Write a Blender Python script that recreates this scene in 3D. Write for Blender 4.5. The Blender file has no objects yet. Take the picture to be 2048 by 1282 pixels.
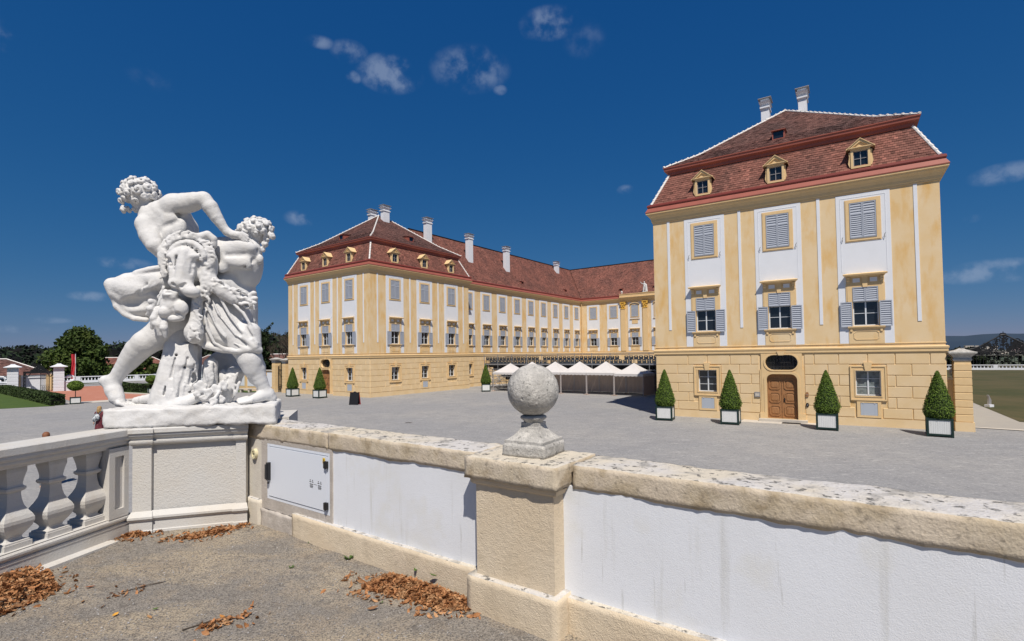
import bpy, math, random
import numpy as np
from mathutils import Matrix, Vector
from mathutils.geometry import tessellate_polygon
random.seed(7); rng = np.random.default_rng(7)
scene = bpy.context.scene
COL = scene.collection

# ------------------------------------------------------------ camera
CAM_H, F_PX, PITCH, ROLL = 4.1, 1015.62, .02853, .01441
cam = bpy.data.cameras.new('camera'); camo = bpy.data.objects.new('camera', cam); COL.objects.link(camo)
cam.sensor_fit = 'HORIZONTAL'; cam.sensor_width = 36; cam.lens = 36 * F_PX / 2048
cam.shift_y = (679.57 - 641) / 2048; cam.clip_start = .05; cam.clip_end = 30000
_cp, _sp, _cr, _sr = math.cos(PITCH), math.sin(PITCH), math.cos(ROLL), math.sin(ROLL)
def _pt(v): return Vector((v[0], v[1] * _cp - v[2] * _sp, v[1] * _sp + v[2] * _cp))
_r, _u, _b = _pt((_cr, 0, -_sr)), _pt((_sr, 0, _cr)), -_pt((0, 1, 0))
camo.matrix_world = Matrix(((_r.x, _u.x, _b.x, 0), (_r.y, _u.y, _b.y, 0), (_r.z, _u.z, _b.z, CAM_H), (0, 0, 0, 1)))
scene.camera = camo

# ------------------------------------------------------------ sky and sun
SUN_EL, SUN_XY = math.radians(56), (.137, -.9906)
world = bpy.data.worlds.new('World'); scene.world = world; world.use_nodes = True
wn, wl = world.node_tree.nodes, world.node_tree.links
wn.clear()
w_out = wn.new('ShaderNodeOutputWorld'); w_bg = wn.new('ShaderNodeBackground'); w_sky = wn.new('ShaderNodeTexSky')
w_sky.sky_type = 'NISHITA'; w_sky.sun_disc = False
w_sky.sun_elevation = SUN_EL; w_sky.sun_rotation = math.atan2(-SUN_XY[0], SUN_XY[1]) % (2 * math.pi)
w_sky.altitude = 1500; w_sky.air_density = 1.0; w_sky.dust_density = .25; w_sky.ozone_density = 3.0
w_bg.inputs['Strength'].default_value = .1
w_sep = wn.new('ShaderNodeSeparateColor'); wl.new(w_sky.outputs[0], w_sep.inputs[0]); w_col = wn.new('ShaderNodeCombineColor')
for i, (pw, mul) in enumerate(((1.42, .100), (.66, .52), (.38, 1.47))):   # deep, even blue of a clear dry sky
    a = wn.new('ShaderNodeMath'); a.operation = 'POWER'; a.inputs[1].default_value = pw; wl.new(w_sep.outputs[i], a.inputs[0])
    m = wn.new('ShaderNodeMath'); m.operation = 'MULTIPLY'; m.inputs[1].default_value = mul; wl.new(a.outputs[0], m.inputs[0]); wl.new(m.outputs[0], w_col.inputs[i])
# small fair-weather clouds, each a patch of sky direction broken up by noise
CLOUDS = [  # unit direction, half width, half height, strength
    ((-0.2016, 0.8532, 0.4810), 0.0595, 0.0342, 1.00),
    ((-0.0660, 0.8663, 0.4952), 0.0745, 0.0421, 0.66),
    ((0.0710, 0.8314, 0.5512), 0.0555, 0.0283, 0.85),
    ((-0.3031, 0.8059, 0.5085), 0.0266, 0.0112, 0.60),
    ((-0.2620, 0.8236, 0.5030), 0.0329, 0.0200, 0.60),
    ((0.1284, 0.8393, 0.5282), 0.0403, 0.0327, 0.26),
    ((-0.3693, 0.8960, 0.2466), 0.0342, 0.0163, 0.70),
    ((-0.6001, 0.7858, 0.1498), 0.0429, 0.0116, 0.70),
    ((-0.6368, 0.7650, 0.0965), 0.0301, 0.0094, 0.70),
    ((0.2144, 0.9292, 0.3010), 0.0187, 0.0100, 0.75),
    ((0.6813, 0.6919, 0.2388), 0.0436, 0.0167, 0.70),
    ((0.6854, 0.7201, 0.1079), 0.0716, 0.0195, 0.95),
    ((-0.6461, 0.6386, 0.4180), 0.0145, 0.0221, 0.75),
    ((-0.6955, 0.7171, 0.0458), 0.0351, 0.0071, 0.60),
    ((0.0394, 0.8396, 0.5417), 0.0193, 0.0135, 0.55),
    ((-0.2599, 0.8430, 0.4710), 0.0150, 0.0113, 0.70),
    ((-0.0148, 0.8842, 0.4670), 0.0142, 0.0099, 0.65),
    ((-0.5302, 0.7402, 0.4135), 0.0359, 0.0171, 0.22),
    ((0.6639, 0.7244, 0.1854), 0.0124, 0.0071, 0.60),
    ((-0.6761, 0.7344, 0.0594), 0.0368, 0.0063, 0.50),
]
geo = wn.new('ShaderNodeTexCoord')
n1 = wn.new('ShaderNodeTexNoise'); n1.inputs['Scale'].default_value = 24; n1.inputs['Detail'].default_value = 8; n1.inputs['Roughness'].default_value = .54
wl.new(geo.outputs['Generated'], n1.inputs['Vector'])
acc = None
def wmath(op, a, b=None, c=None):
    m = wn.new('ShaderNodeMath'); m.operation = op
    for i, x in enumerate((a, b, c)):
        if x is None: continue
        if isinstance(x, (int, float)): m.inputs[i].default_value = x
        else: wl.new(x, m.inputs[i])
    return m.outputs[0]
def wdot(vec):
    m = wn.new('ShaderNodeVectorMath'); m.operation = 'DOT_PRODUCT'
    wl.new(geo.outputs['Generated'], m.inputs[0]); m.inputs[1].default_value = vec
    return m.outputs['Value']
for d, hw, hh, st in CLOUDS:
    d = Vector(d).normalized(); e1 = d.cross(Vector((0, 0, 1))).normalized(); e2 = e1.cross(d)
    a = wmath('POWER', wmath('ABSOLUTE', wdot(e1 / hw)), 2); b = wmath('POWER', wmath('ABSOLUTE', wdot(e2 / hh)), 2)
    front = wmath('GREATER_THAN', wdot(d), 0)
    f = wmath('MULTIPLY', wmath('MAXIMUM', wmath('SUBTRACT', 1, wmath('ADD', a, b)), 0), st)
    f = wmath('MULTIPLY', f, front)
    acc = f if acc is None else wmath('MAXIMUM', acc, f)
n2 = wn.new('ShaderNodeMapRange'); n2.interpolation_type = 'SMOOTHSTEP'; wl.new(n1.outputs[0], n2.inputs['Value']); n2.inputs['From Min'].default_value = .33; n2.inputs['From Max'].default_value = .72
dens = wmath('MULTIPLY', wmath('POWER', acc, .8), n2.outputs[0])
cl = wn.new('ShaderNodeMapRange'); cl.interpolation_type = 'SMOOTHSTEP'
wl.new(dens, cl.inputs['Value']); cl.inputs['From Min'].default_value = 0; cl.inputs['From Max'].default_value = .75; cl.inputs['To Max'].default_value = .46
w_mix = wn.new('ShaderNodeMix'); w_mix.data_type = 'RGBA'
wl.new(cl.outputs[0], w_mix.inputs[0]); wl.new(w_col.outputs[0], w_mix.inputs[6]); w_mix.inputs[7].default_value = (3.0, 3.7, 5.0, 1)
wl.new(w_mix.outputs[2], w_bg.inputs['Color']); wl.new(w_bg.outputs[0], w_out.inputs[0])

sun_l = bpy.data.lights.new('sun', 'SUN'); sun_l.energy = 4.9; sun_l.angle = math.radians(.53); sun_l.color = (1, .925, .83)
sun = bpy.data.objects.new('sun', sun_l); COL.objects.link(sun)
_sd = Vector((SUN_XY[0] * math.cos(SUN_EL), SUN_XY[1] * math.cos(SUN_EL), math.sin(SUN_EL)))
sun.rotation_euler = _sd.to_track_quat('Z', 'Y').to_euler(); sun.location = _sd * 60
vs = scene.view_settings
vs.view_transform = 'Standard'; vs.look = 'None'; vs.gamma = 1; vs.use_curve_mapping = False; vs.exposure = .12
scene.cycles.max_bounces = 6; scene.cycles.diffuse_bounces = 3; scene.cycles.glossy_bounces = 3; scene.cycles.transparent_max_bounces = 6
scene.cycles.use_adaptive_sampling = True; scene.cycles.use_denoising = True

# ------------------------------------------------------------ helpers
def tag(o, label=None, cat=None, group=None, kind=None):
    if label: o['label'] = label
    if cat: o['category'] = cat
    if group: o['group'] = group
    if kind: o['kind'] = kind
    return o
def empty(name, loc=(0, 0, 0), rz=0, **k):
    o = bpy.data.objects.new(name, None); COL.objects.link(o); o.location = loc; o.rotation_euler = (0, 0, rz)
    o.empty_display_size = .2
    return tag(o, **k)
def link(name, mesh, parent=None, loc=(0, 0, 0), rz=0, rot=None, scale=None, **k):
    o = bpy.data.objects.new(name, mesh); COL.objects.link(o); o.parent = parent
    o.location = loc; o.rotation_euler = rot if rot else (0, 0, rz)
    if scale: o.scale = scale
    return tag(o, **k)
def copy_tree(o, parent=None):
    c = o.copy(); COL.objects.link(c); c.parent = parent
    for ch in KIDS.get(o.name, ()) or [x for x in COL.objects if x.parent == o]:
        copy_tree(ch, c)
    return c
KIDS = {}
class MB:
    def __init__(s): s.v = []; s.f = []; s.m = []; s.t = []; s.mi = 0; s.tint = 1.0
    def face(s, pts):
        n = len(s.v); s.v += [tuple(p) for p in pts]; s.f.append(tuple(range(n, n + len(pts)))); s.m.append(s.mi); s.t.append(s.tint)
    def box(s, x0, x1, y0, y1, z0, z1, skip=''):
        P = [(x0, y0, z0), (x1, y0, z0), (x1, y1, z0), (x0, y1, z0), (x0, y0, z1), (x1, y0, z1), (x1, y1, z1), (x0, y1, z1)]
        n = len(s.v); s.v += P
        for k, q in (('b', (3, 2, 1, 0)), ('t', (4, 5, 6, 7)), ('f', (0, 1, 5, 4)), ('r', (1, 2, 6, 5)), ('k', (2, 3, 7, 6)), ('l', (3, 0, 4, 7))):
            if k in skip: continue
            s.f.append(tuple(n + i for i in q)); s.m.append(s.mi); s.t.append(s.tint)
    def prism(s, poly, y0, y1, cap=True, axis='y'):   # polygon in (x, z) pushed from y0 (front) to y1
        P = (lambda a, b, c: (a, c, b)) if axis == 'y' else ((lambda a, b, c: (c, a, b)) if axis == 'x' else (lambda a, b, c: (a, b, c)))
        n = len(poly)
        if cap:
            s.face([P(a, b, y0) for a, b in poly]); s.face([P(a, b, y1) for a, b in reversed(poly)])
        for i in range(n):
            (a, b), (c, d) = poly[i], poly[(i + 1) % n]
            s.face([P(c, d, y0), P(a, b, y0), P(a, b, y1), P(c, d, y1)])
    def holed(s, outer, holes, y0, y1):   # plate in the x z plane with holes, front at y0
        loops = [outer] + holes
        flat = [p for l in loops for p in l]
        tris = tessellate_polygon([[Vector((a, b, 0)) for a, b in l] for l in loops])
        for t in tris:
            pts = [flat[i] for i in t]
            ar = (pts[1][0] - pts[0][0]) * (pts[2][1] - pts[0][1]) - (pts[2][0] - pts[0][0]) * (pts[1][1] - pts[0][1])
            if ar < 0: pts.reverse()
            s.face([(a, y0, b) for a, b in pts])
        for l in loops:
            for i in range(len(l)):
                (a, b), (c, d) = l[i], l[(i + 1) % len(l)]
                s.face([(c, y0, d), (a, y0, b), (a, y1, b), (c, y1, d)])
    def tube(s, p0, p1, r0, r1=None, n=8, caps=True):
        r1 = r0 if r1 is None else r1
        p0, p1 = Vector(p0), Vector(p1); d = (p1 - p0)
        if d.length < 1e-6: return
        d.normalize(); a = d.orthogonal().normalized(); b = d.cross(a); k = len(s.v)
        for p, r in ((p0, r0), (p1, r1)):
            for i in range(n):
                t = 2 * math.pi * i / n; s.v.append(tuple(p + (a * math.cos(t) + b * math.sin(t)) * r))
        for i in range(n):
            j = (i + 1) % n; s.f.append((k + i, k + j, k + n + j, k + n + i)); s.m.append(s.mi); s.t.append(s.tint)
        if caps:
            s.f.append(tuple(k + i for i in reversed(range(n)))); s.f.append(tuple(k + n + i for i in range(n))); s.m += [s.mi] * 2; s.t += [s.tint] * 2
    def path(s, pts, r, n=6):
        for i in range(len(pts) - 1): s.tube(pts[i], pts[i + 1], r if not callable(r) else r(i), r if not callable(r) else r(i + 1), n)
    def lathe(s, prof, n=24, c=(0, 0), square=0):   # prof = [(r, z)]; square: 4 sides with flat faces
        k = len(s.v)
        for r, z in prof:
            for i in range(n):
                t = 2 * math.pi * (i + (.5 if n == 4 else 0)) / n; q = r * (math.sqrt(2) if n == 4 else 1)
                s.v.append((c[0] + q * math.cos(t), c[1] + q * math.sin(t), z))
        for a in range(len(prof) - 1):
            for i in range(n):
                j = (i + 1) % n; s.f.append((k + a * n + i, k + a * n + j, k + (a + 1) * n + j, k + (a + 1) * n + i)); s.m.append(s.mi); s.t.append(s.tint)
        s.f.append(tuple(k + i for i in reversed(range(n)))); s.f.append(tuple(k + (len(prof) - 1) * n + i for i in range(n))); s.m += [s.mi] * 2; s.t += [s.tint] * 2
    def profile(s, pts, u0, u1, mit0=0, mit1=0):   # pts = [(out, z)] swept along x; mitre factors lengthen with out
        for (o0, z0), (o1, z1) in zip(pts, pts[1:]):
            s.face([(u0 - mit0 * o0, -o0, z0), (u1 + mit1 * o0, -o0, z0), (u1 + mit1 * o1, -o1, z1), (u0 - mit0 * o1, -o1, z1)])
        s.face([(u0 - mit0 * o, -o, z) for o, z in reversed(pts)]); s.face([(u1 + mit1 * o, -o, z) for o, z in pts])
    def ring(s, pts, x0, x1, y0, y1):   # profile swept round a rectangle with mitred corners
        for (o0, z0), (o1, z1) in zip(pts, pts[1:]):
            A = [(x0 - o0, y0 - o0), (x1 + o0, y0 - o0), (x1 + o0, y1 + o0), (x0 - o0, y1 + o0)]
            B = [(x0 - o1, y0 - o1), (x1 + o1, y0 - o1), (x1 + o1, y1 + o1), (x0 - o1, y1 + o1)]
            for i in range(4):
                j = (i + 1) % 4; s.face([(*A[i], z0), (*A[j], z0), (*B[j], z1), (*B[i], z1)])
    def mesh(s, name, mats, smooth=False, tint=False):
        me = bpy.data.meshes.new(name); me.from_pydata(s.v, [], s.f)
        if not isinstance(mats, (list, tuple)): mats = [mats]
        for m in mats: me.materials.append(m)
        if len(mats) > 1: me.polygons.foreach_set('material_index', s.m)
        if tint:
            at = me.color_attributes.new('tint', 'FLOAT_COLOR', 'CORNER')
            cnt = np.array([len(f) for f in s.f]); tt = np.repeat(np.array(s.t, 'f'), cnt)
            at.data.foreach_set('color', np.stack([tt, tt, tt, np.ones_like(tt)], 1).ravel())
        if smooth: me.polygons.foreach_set('use_smooth', [True] * len(s.f))
        me.update(); return me
    def build(s, name, mats, parent=None, loc=(0, 0, 0), rz=0, rot=None, smooth=False, tint=False, **k):
        return link(name, s.mesh(name, mats, smooth, tint), parent, loc, rz, rot, **k)
def np_mesh(name, V, F, mat, tint=None, smooth=False):   # quads or triangles from arrays
    me = bpy.data.meshes.new(name); V = np.asarray(V, 'f'); F = np.asarray(F, 'i'); k = F.shape[1]
    me.vertices.add(len(V)); me.vertices.foreach_set('co', V.ravel())
    me.loops.add(F.size); me.loops.foreach_set('vertex_index', F.ravel())
    me.polygons.add(len(F)); me.polygons.foreach_set('loop_start', np.arange(0, F.size, k, dtype='i'))
    me.update(calc_edges=True)
    for m in (mat if isinstance(mat, (list, tuple)) else [mat]): me.materials.append(m)
    if tint is not None:
        at = me.color_attributes.new('tint', 'FLOAT_COLOR', 'CORNER'); tt = np.repeat(np.asarray(tint, 'f'), k)
        at.data.foreach_set('color', np.stack([tt, tt, tt, np.ones_like(tt)], 1).ravel())
    if smooth: me.polygons.foreach_set('use_smooth', np.ones(len(F), bool))
    me.validate(); return me

# ------------------------------------------------------------ materials
def mat(name, base, rough=.85, layers=(), bump=(), metal=0, tint=0, trans=0, spec=.3, pos='world'):
    """layers: (scale, colour, amount, lo, hi, (sx,sy,sz)); bump: (scale, distance, detail)"""
    m = bpy.data.materials.new(name); m.use_nodes = True; N, L = m.node_tree.nodes, m.node_tree.links
    bs = N['Principled BSDF']; bs.inputs['Roughness'].default_value = rough; bs.inputs['Metallic'].default_value = metal
    bs.inputs['Specular IOR Level'].default_value = spec
    if pos == 'world': g = N.new('ShaderNodeNewGeometry').outputs['Position']
    else: g = N.new('ShaderNodeTexCoord').outputs['Object']
    cur = None
    def mix(fac, a, b, mode='MIX'):
        x = N.new('ShaderNodeMix'); x.data_type = 'RGBA'; x.blend_type = mode
        for i, v in ((0, fac), (6, a), (7, b)):
            if isinstance(v, bpy.types.NodeSocket): L.new(v, x.inputs[i])
            else: x.inputs[i].default_value = v if i == 0 else (*v[:3], 1)
        return x.outputs[2]
    cur = base
    def noise(sc, det=4, stretch=None, ro=.55):
        n = N.new('ShaderNodeTexNoise'); n.inputs['Scale'].default_value = sc; n.inputs['Detail'].default_value = det; n.inputs['Roughness'].default_value = ro
        if stretch:
            mp = N.new('ShaderNodeMapping'); mp.inputs['Scale'].default_value = stretch; L.new(g, mp.inputs[0]); L.new(mp.outputs[0], n.inputs[0])
        else: L.new(g, n.inputs[0])
        return n.outputs[0]
    for l in layers:
        sc, c, am, lo, hi = l[:5]; n = noise(sc, 5, l[5] if len(l) > 5 else None)
        r = N.new('ShaderNodeMapRange'); L.new(n, r.inputs[0]); r.inputs[1].default_value = lo; r.inputs[2].default_value = hi; r.inputs[4].default_value = am
        cur = mix(r.outputs[0], cur, c)
    if tint:
        a = N.new('ShaderNodeAttribute'); a.attribute_name = 'tint'
        cur = mix(tint, cur, a.outputs['Color'], 'MULTIPLY')
    if isinstance(cur, bpy.types.NodeSocket): L.new(cur, bs.inputs['Base Color'])
    else: bs.inputs['Base Color'].default_value = (*base[:3], 1)
    nrm = None
    for sc, dist, det in bump:
        b = N.new('ShaderNodeBump'); b.inputs['Distance'].default_value = dist; b.inputs['Strength'].default_value = 1
        L.new(noise(sc, det, None, .6), b.inputs['Height'])
        if nrm is not None: L.new(nrm, b.inputs['Normal'])
        nrm = b.outputs[0]
    if nrm is not None: L.new(nrm, bs.inputs['Normal'])
    if trans:
        t = N.new('ShaderNodeBsdfTranslucent'); ms = N.new('ShaderNodeMixShader'); ms.inputs[0].default_value = trans
        if isinstance(cur, bpy.types.NodeSocket): L.new(cur, t.inputs[0])
        else: t.inputs[0].default_value = (*base[:3], 1)
        L.new(bs.outputs[0], ms.inputs[1]); L.new(t.outputs[0], ms.inputs[2]); L.new(ms.outputs[0], N['Material Output'].inputs[0])
    return m
M = {}
M['yellow'] = mat('ochre_plaster', (.69, .51, .285), .9, [(.9, (.72, .57, .37), .75, .4, .65), (2.2, (.64, .37, .10), .7, .48, .72, (1, 1, .3)), (40, (.70, .52, .28), .3, .5, .8)], [(60, .002, 4)])
M['yellow2'] = mat('ochre_trim', (.69, .50, .27), .88, [(4, (.62, .42, .2), .4, .45, .7)], [(50, .0015, 3)])
M['block'] = mat('ochre_block_plaster', (.68, .505, .285), .9, [(1.3, (.72, .56, .355), .7, .38, .62), (25, (.68, .5, .26), .3, .5, .8)], [(60, .002, 4)])
M['white'] = mat('white_lime_plaster', (.70, .72, .76), .9, [(1.5, (.65, .67, .70), .5, .45, .7)], [(50, .001, 3)])
M['shutter'] = mat('grey_blue_shutter_paint', (.36, .39, .45), .55, [(12, (.30, .33, .38), .4, .45, .7)])
M['frame'] = mat('pale_window_paint', (.62, .66, .70), .5)
M['glass'] = mat('window_glass', (.012, .016, .022), .06, [], [(1.2, .01, 1)], spec=.8)
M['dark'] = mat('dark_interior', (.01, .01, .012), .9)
M['redmetal'] = mat('red_painted_sheet_metal', (.32, .10, .072), .5, [(2, (.25, .08, .06), .5, .4, .7)])
M['gutter'] = mat('dark_red_gutter', (.20, .045, .036), .4)
M['tile'] = mat('clay_roof_tiles', (.215, .088, .066), .85, [(.5, (.12, .056, .046), .75, .42, .66), (2.2, (.27, .14, .105), .3, .5, .8)], [(30, .003, 3)], tint=1)
M['tileold'] = mat('weathered_clay_tiles', (.155, .075, .062), .9, [(.35, (.085, .05, .045), .8, .42, .66), (3, (.22, .13, .10), .4, .52, .8)], [(30, .003, 3)], tint=1)
M['mortar'] = mat('white_ridge_mortar', (.72, .70, .67), .9)
M['metal'] = mat('grey_sheet_metal', (.32, .31, .31), .5, metal=.3)
M['iron'] = mat('black_iron', (.012, .012, .014), .5, spec=.4)
M['wood'] = mat('brown_oak_door', (.35, .175, .075), .6, [(8, (.24, .11, .045), .7, .4, .65, (4, 4, .5))], [(30, .002, 4)])
M['gravel'] = mat('grey_court_gravel', (.265, .265, .268), .95, [(.11, (.32, .31, .295), .85, .42, .60), (.8, (.22, .22, .225), .6, .45, .7), (1.8, (.46, .45, .43), .55, .58, .70, (.6, 2.0, 1)), (5, (.17, .17, .175), .55, .52, .68), (11, (.46, .45, .43), .65, .54, .70), (60, (.13, .13, .135), .7, .5, .75)], [(70, .006, 3), (2, .02, 3)])
M['terrace'] = mat('terrace_gravel', (.25, .225, .195), .95, [(1.3, (.41, .34, .245), .9, .45, .59, (1, 2.0, 1)), (4, (.33, .27, .2), .7, .5, .64), (14, (.12, .10, .085), .5, .52, .68), (85, (.08, .075, .068), .8, .46, .60), (190, (.46, .43, .39), .8, .55, .68)], [(90, .012, 4), (26, .012, 3)])
M['lawn'] = mat('mown_lawn', (.055, .095, .018), .95, [(.6, (.075, .12, .02), .7, .4, .65), (30, (.035, .06, .012), .7, .45, .7)], [(40, .02, 3)])
M['drylawn'] = mat('dry_lawn', (.085, .072, .032), .95, [(.12, (.042, .05, .016), .9, .40, .60), (.5, (.11, .085, .042), .7, .48, .66, (1, .3, 1)), (25, (.09, .085, .04), .7, .45, .7)], [(30, .03, 3)])
M['path'] = mat('pale_path_gravel', (.33, .31, .28), .95, [(1, (.36, .34, .3), .6, .4, .65), (50, (.25, .24, .22), .5, .5, .75)], [(60, .008, 3)])
M['brickpath'] = mat('red_brick_ramp', (.42, .17, .11), .9, [(1, (.48, .23, .16), .6, .4, .65), (15, (.3, .12, .08), .5, .5, .7)])
M['curb'] = mat('pale_kerb_stone', (.52, .48, .42), .9, [(3, (.42, .38, .33), .6, .45, .7)], [(40, .004, 3)])
M['hedge'] = mat('clipped_hedge_leaves', (.030, .052, .014), .8, [(1.2, (.045, .07, .018), .6, .45, .65)], tint=1, trans=.1)
M['box'] = mat('box_topiary_leaves', (.095, .155, .018), .65, [(3, (.13, .19, .025), .5, .45, .65)], tint=1, trans=.15)
M['leaf'] = mat('tree_leaves', (.050, .085, .016), .75, [(.4, (.075, .10, .018), .7, .42, .62)], tint=1, trans=.2)
M['darkleaf'] = mat('dark_tree_leaves', (.020, .036, .012), .85, [(.3, (.03, .048, .016), .6, .42, .62)], tint=1, trans=.1)
M['forest'] = mat('forest_leaves', (.011, .022, .010), .9, [(.05, (.018, .031, .012), .8, .42, .62)], tint=1)
M['bark'] = mat('bark', (.09, .07, .055), .9, [(8, (.05, .04, .03), .6, .4, .65)], [(20, .01, 4)])
M['statue'] = mat('white_limewashed_stone', (.61, .61, .61), .8, [(2.2, (.55, .54, .52), .7, .45, .66), (12, (.54, .52, .48), .5, .54, .74), (60, (.5, .48, .44), .4, .6, .8)], [(28, .006, 6), (120, .002, 3)])
M['stone'] = mat('pale_cast_stone', (.53, .525, .51), .85, [(1.6, (.52, .48, .42), .7, .42, .66), (9, (.44, .40, .34), .45, .55, .75, (1, 1, .5)), (120, (.4, .37, .33), .4, .55, .8)], [(70, .003, 4), (220, .0015, 3)])
M['rough'] = mat('rough_cast_plaster', (.52, .515, .50), .9, [(1.5, (.53, .5, .45), .6, .42, .66), (6, (.48, .46, .42), .4, .55, .75)], [(70, .006, 3), (25, .003, 3)])
M['beige'] = mat('beige_wall_plaster', (.62, .515, .375), .92, [(1.7, (.66, .57, .44), .7, .40, .62), (4, (.45, .37, .26), .5, .5, .72, (1, 1, .35)), (16, (.42, .36, .27), .45, .55, .75), (150, (.42, .35, .25), .45, .55, .8)], [(120, .004, 4), (30, .004, 3)])
M['coping'] = mat('weathered_coping_stone', (.48, .40, .285), .95, [(2.2, (.55, .48, .375), .8, .42, .60), (9, (.33, .26, .17), .8, .48, .66), (5, (.60, .52, .42), .7, .45, .6), (26, (.16, .14, .115), .55, .60, .70), (140, (.36, .3, .22), .5, .5, .75)], [(60, .005, 5), (14, .004, 4)])
M['copetop'] = mat('lichen_covered_coping_top', (.58, .525, .43), .95, [(1.6, (.54, .53, .53), .85, .45, .6), (7, (.27, .26, .245), .85, .53, .66), (24, (.07, .07, .07), .9, .565, .64), (80, (.5, .46, .38), .6, .5, .7)], [(60, .008, 5), (14, .01, 4)])
M['whitewall'] = mat('whitewashed_plaster', (.72, .745, .79), .92, [(1.3, (.67, .685, .71), .6, .42, .62), (5, (.50, .50, .47), .6, .60, .76, (2.2, 2.2, .16)), (14, (.36, .36, .33), .5, .66, .74, (2.5, 2.5, .14)), (2.5, (.64, .63, .57), .5, .55, .7), (45, (.55, .55, .55), .35, .62, .8)], [(150, .0014, 4), (30, .0008, 3)])
M['cement'] = mat('bare_grey_cement', (.46, .42, .38), .95, [(5, (.38, .34, .3), .7, .42, .62), (30, (.55, .51, .46), .5, .5, .7)], [(60, .006, 5)])
M['ball'] = mat('lichened_stone_ball', (.46, .445, .415), .92, [(7, (.32, .31, .29), .8, .44, .58), (22, (.56, .54, .50), .8, .52, .64), (34, (.12, .12, .11), .8, .62, .70), (90, (.25, .24, .23), .7, .54, .68)], [(50, .008, 5), (150, .003, 3)])
M['cabinet'] = mat('white_powder_coated_steel', (.68, .72, .79), .35, spec=.5)
M['plastic'] = mat('black_plastic', (.012, .012, .014), .35, spec=.5)
M['cream'] = mat('cream_plastic', (.66, .60, .40), .5)
M['yellowsign'] = mat('yellow_sticker', (.75, .50, .03), .5)
M['print'] = mat('dark_print', (.03, .03, .035), .6)
M['deadleaf'] = mat('fallen_dry_leaves', (.38, .18, .075), .75, [(40, (.22, .095, .04), .85, .42, .62), (14, (.55, .34, .18), .8, .5, .66)], tint=1, trans=.15)
M['greenleaf'] = mat('fallen_green_leaf', (.08, .14, .03), .6, trans=.15)
M['tent'] = mat('white_tent_fabric', (.66, .635, .62), .8, [(2, (.60, .57, .555), .5, .45, .7)], trans=.12)
M['tentwall'] = mat('beige_tent_side_wall', (.50, .40, .34), .85, [(1.5, (.42, .33, .28), .6, .4, .7)])
M['steel'] = mat('galvanised_steel', (.27, .28, .30), .45, metal=.4)
M['darkboard'] = mat('dark_stand_boards', (.035, .035, .04), .7)
M['seat'] = mat('dark_grey_plastic_seat', (.055, .065, .08), .5)
M['pink'] = mat('pale_tent_pole', (.55, .50, .48), .4, metal=.2)
M['planter'] = mat('dark_green_planter_frame', (.012, .03, .026), .5)
M['planterw'] = mat('white_planter_boards', (.66, .67, .66), .6, [(6, (.56, .57, .55), .5, .45, .7, (3, 3, .4))])
M['outwall'] = mat('white_house_wall', (.66, .68, .72), .9)
M['flagred'] = mat('red_flag_cloth', (.55, .035, .05), .7, [(1, (.62, .2, .2), .5, .5, .7, (1, 1, .5))], trans=.2)
M['gold'] = mat('gilded_ochre', (.70, .42, .08), .6)
M['skin'] = mat('skin', (.55, .33, .23), .6)
M['hairblond'] = mat('blond_hair', (.42, .27, .12), .6, [(20, (.25, .15, .06), .6, .4, .6)])
M['hairred'] = mat('red_brown_hair', (.24, .10, .05), .6, [(20, (.14, .06, .03), .6, .4, .6)])
M['dress'] = mat('dark_red_patterned_dress', (.14, .025, .035), .8, [(10, (.25, .10, .10), .8, .55, .65), (16, (.03, .01, .02), .8, .5, .6)])
M['pack'] = mat('grey_backpack_fabric', (.22, .24, .26), .8, [(7, (.62, .66, .68), .9, .5, .55), (10, (.02, .02, .025), .9, .55, .6)])
M['shirt'] = mat('pale_shirt', (.68, .72, .78), .8)
M['city'] = mat('far_city_facades', (.56, .50, .44), .9)
M['cityp'] = mat('far_pink_facades', (.50, .36, .36), .9)
M['hill'] = mat('far_wooded_hill_haze_blue', (.020, .038, .066), 1, [(.0006, (.030, .05, .078), .8, .4, .6)])  # blue of distant haze is mixed into the woodland colour; no air volume
M['plain'] = mat('far_plain', (.055, .075, .05), 1, [(.004, (.10, .10, .06), .8, .45, .6), (.02, (.03, .05, .03), .6, .5, .65)])
M['board'] = mat('blackboard', (.012, .012, .014), .5)
M['redpaint'] = mat('red_paint', (.35, .04, .04), .5)

# ------------------------------------------------------------ ground
PHI = -.6213                       # the palace grid: x runs right and nearer, y runs away from the camera
GX, GY = Vector((math.cos(PHI), math.sin(PHI), 0)), Vector((-math.sin(PHI), math.cos(PHI), 0))
def W3(gx, gy, z=0): return GX * gx + GY * gy + Vector((0, 0, z))
def sheet_poly(name, pts, z, m, thick=0, **k):
    b = MB(); b.face([(x, y, z) for x, y in pts])
    if thick:
        for i in range(len(pts)):
            a, c = pts[i], pts[(i + 1) % len(pts)]
            b.face([(a[0], a[1], z), (a[0], a[1], z - thick), (c[0], c[1], z - thick), (c[0], c[1], z)])
    return b.build(name, m, None, kind='structure', **k)
def disc(name, r0, r1, z0, z1, m, n=64):
    b = MB()
    for i in range(n):
        t0, t1 = 2 * math.pi * i / n, 2 * math.pi * (i + 1) / n
        b.face([(r0 * math.cos(t0), r0 * math.sin(t0), z0), (r1 * math.cos(t0), r1 * math.sin(t0), z1), (r1 * math.cos(t1), r1 * math.sin(t1), z1), (r0 * math.cos(t1), r0 * math.sin(t1), z0)])
    return b.build(name, m, None, kind='structure')
b = MB()
R_ = [(0, -.03), (150, -.03), (230, -9), (500, -19), (1500, -21), (6000, -22), (26000, -24)]
n = 72
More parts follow.
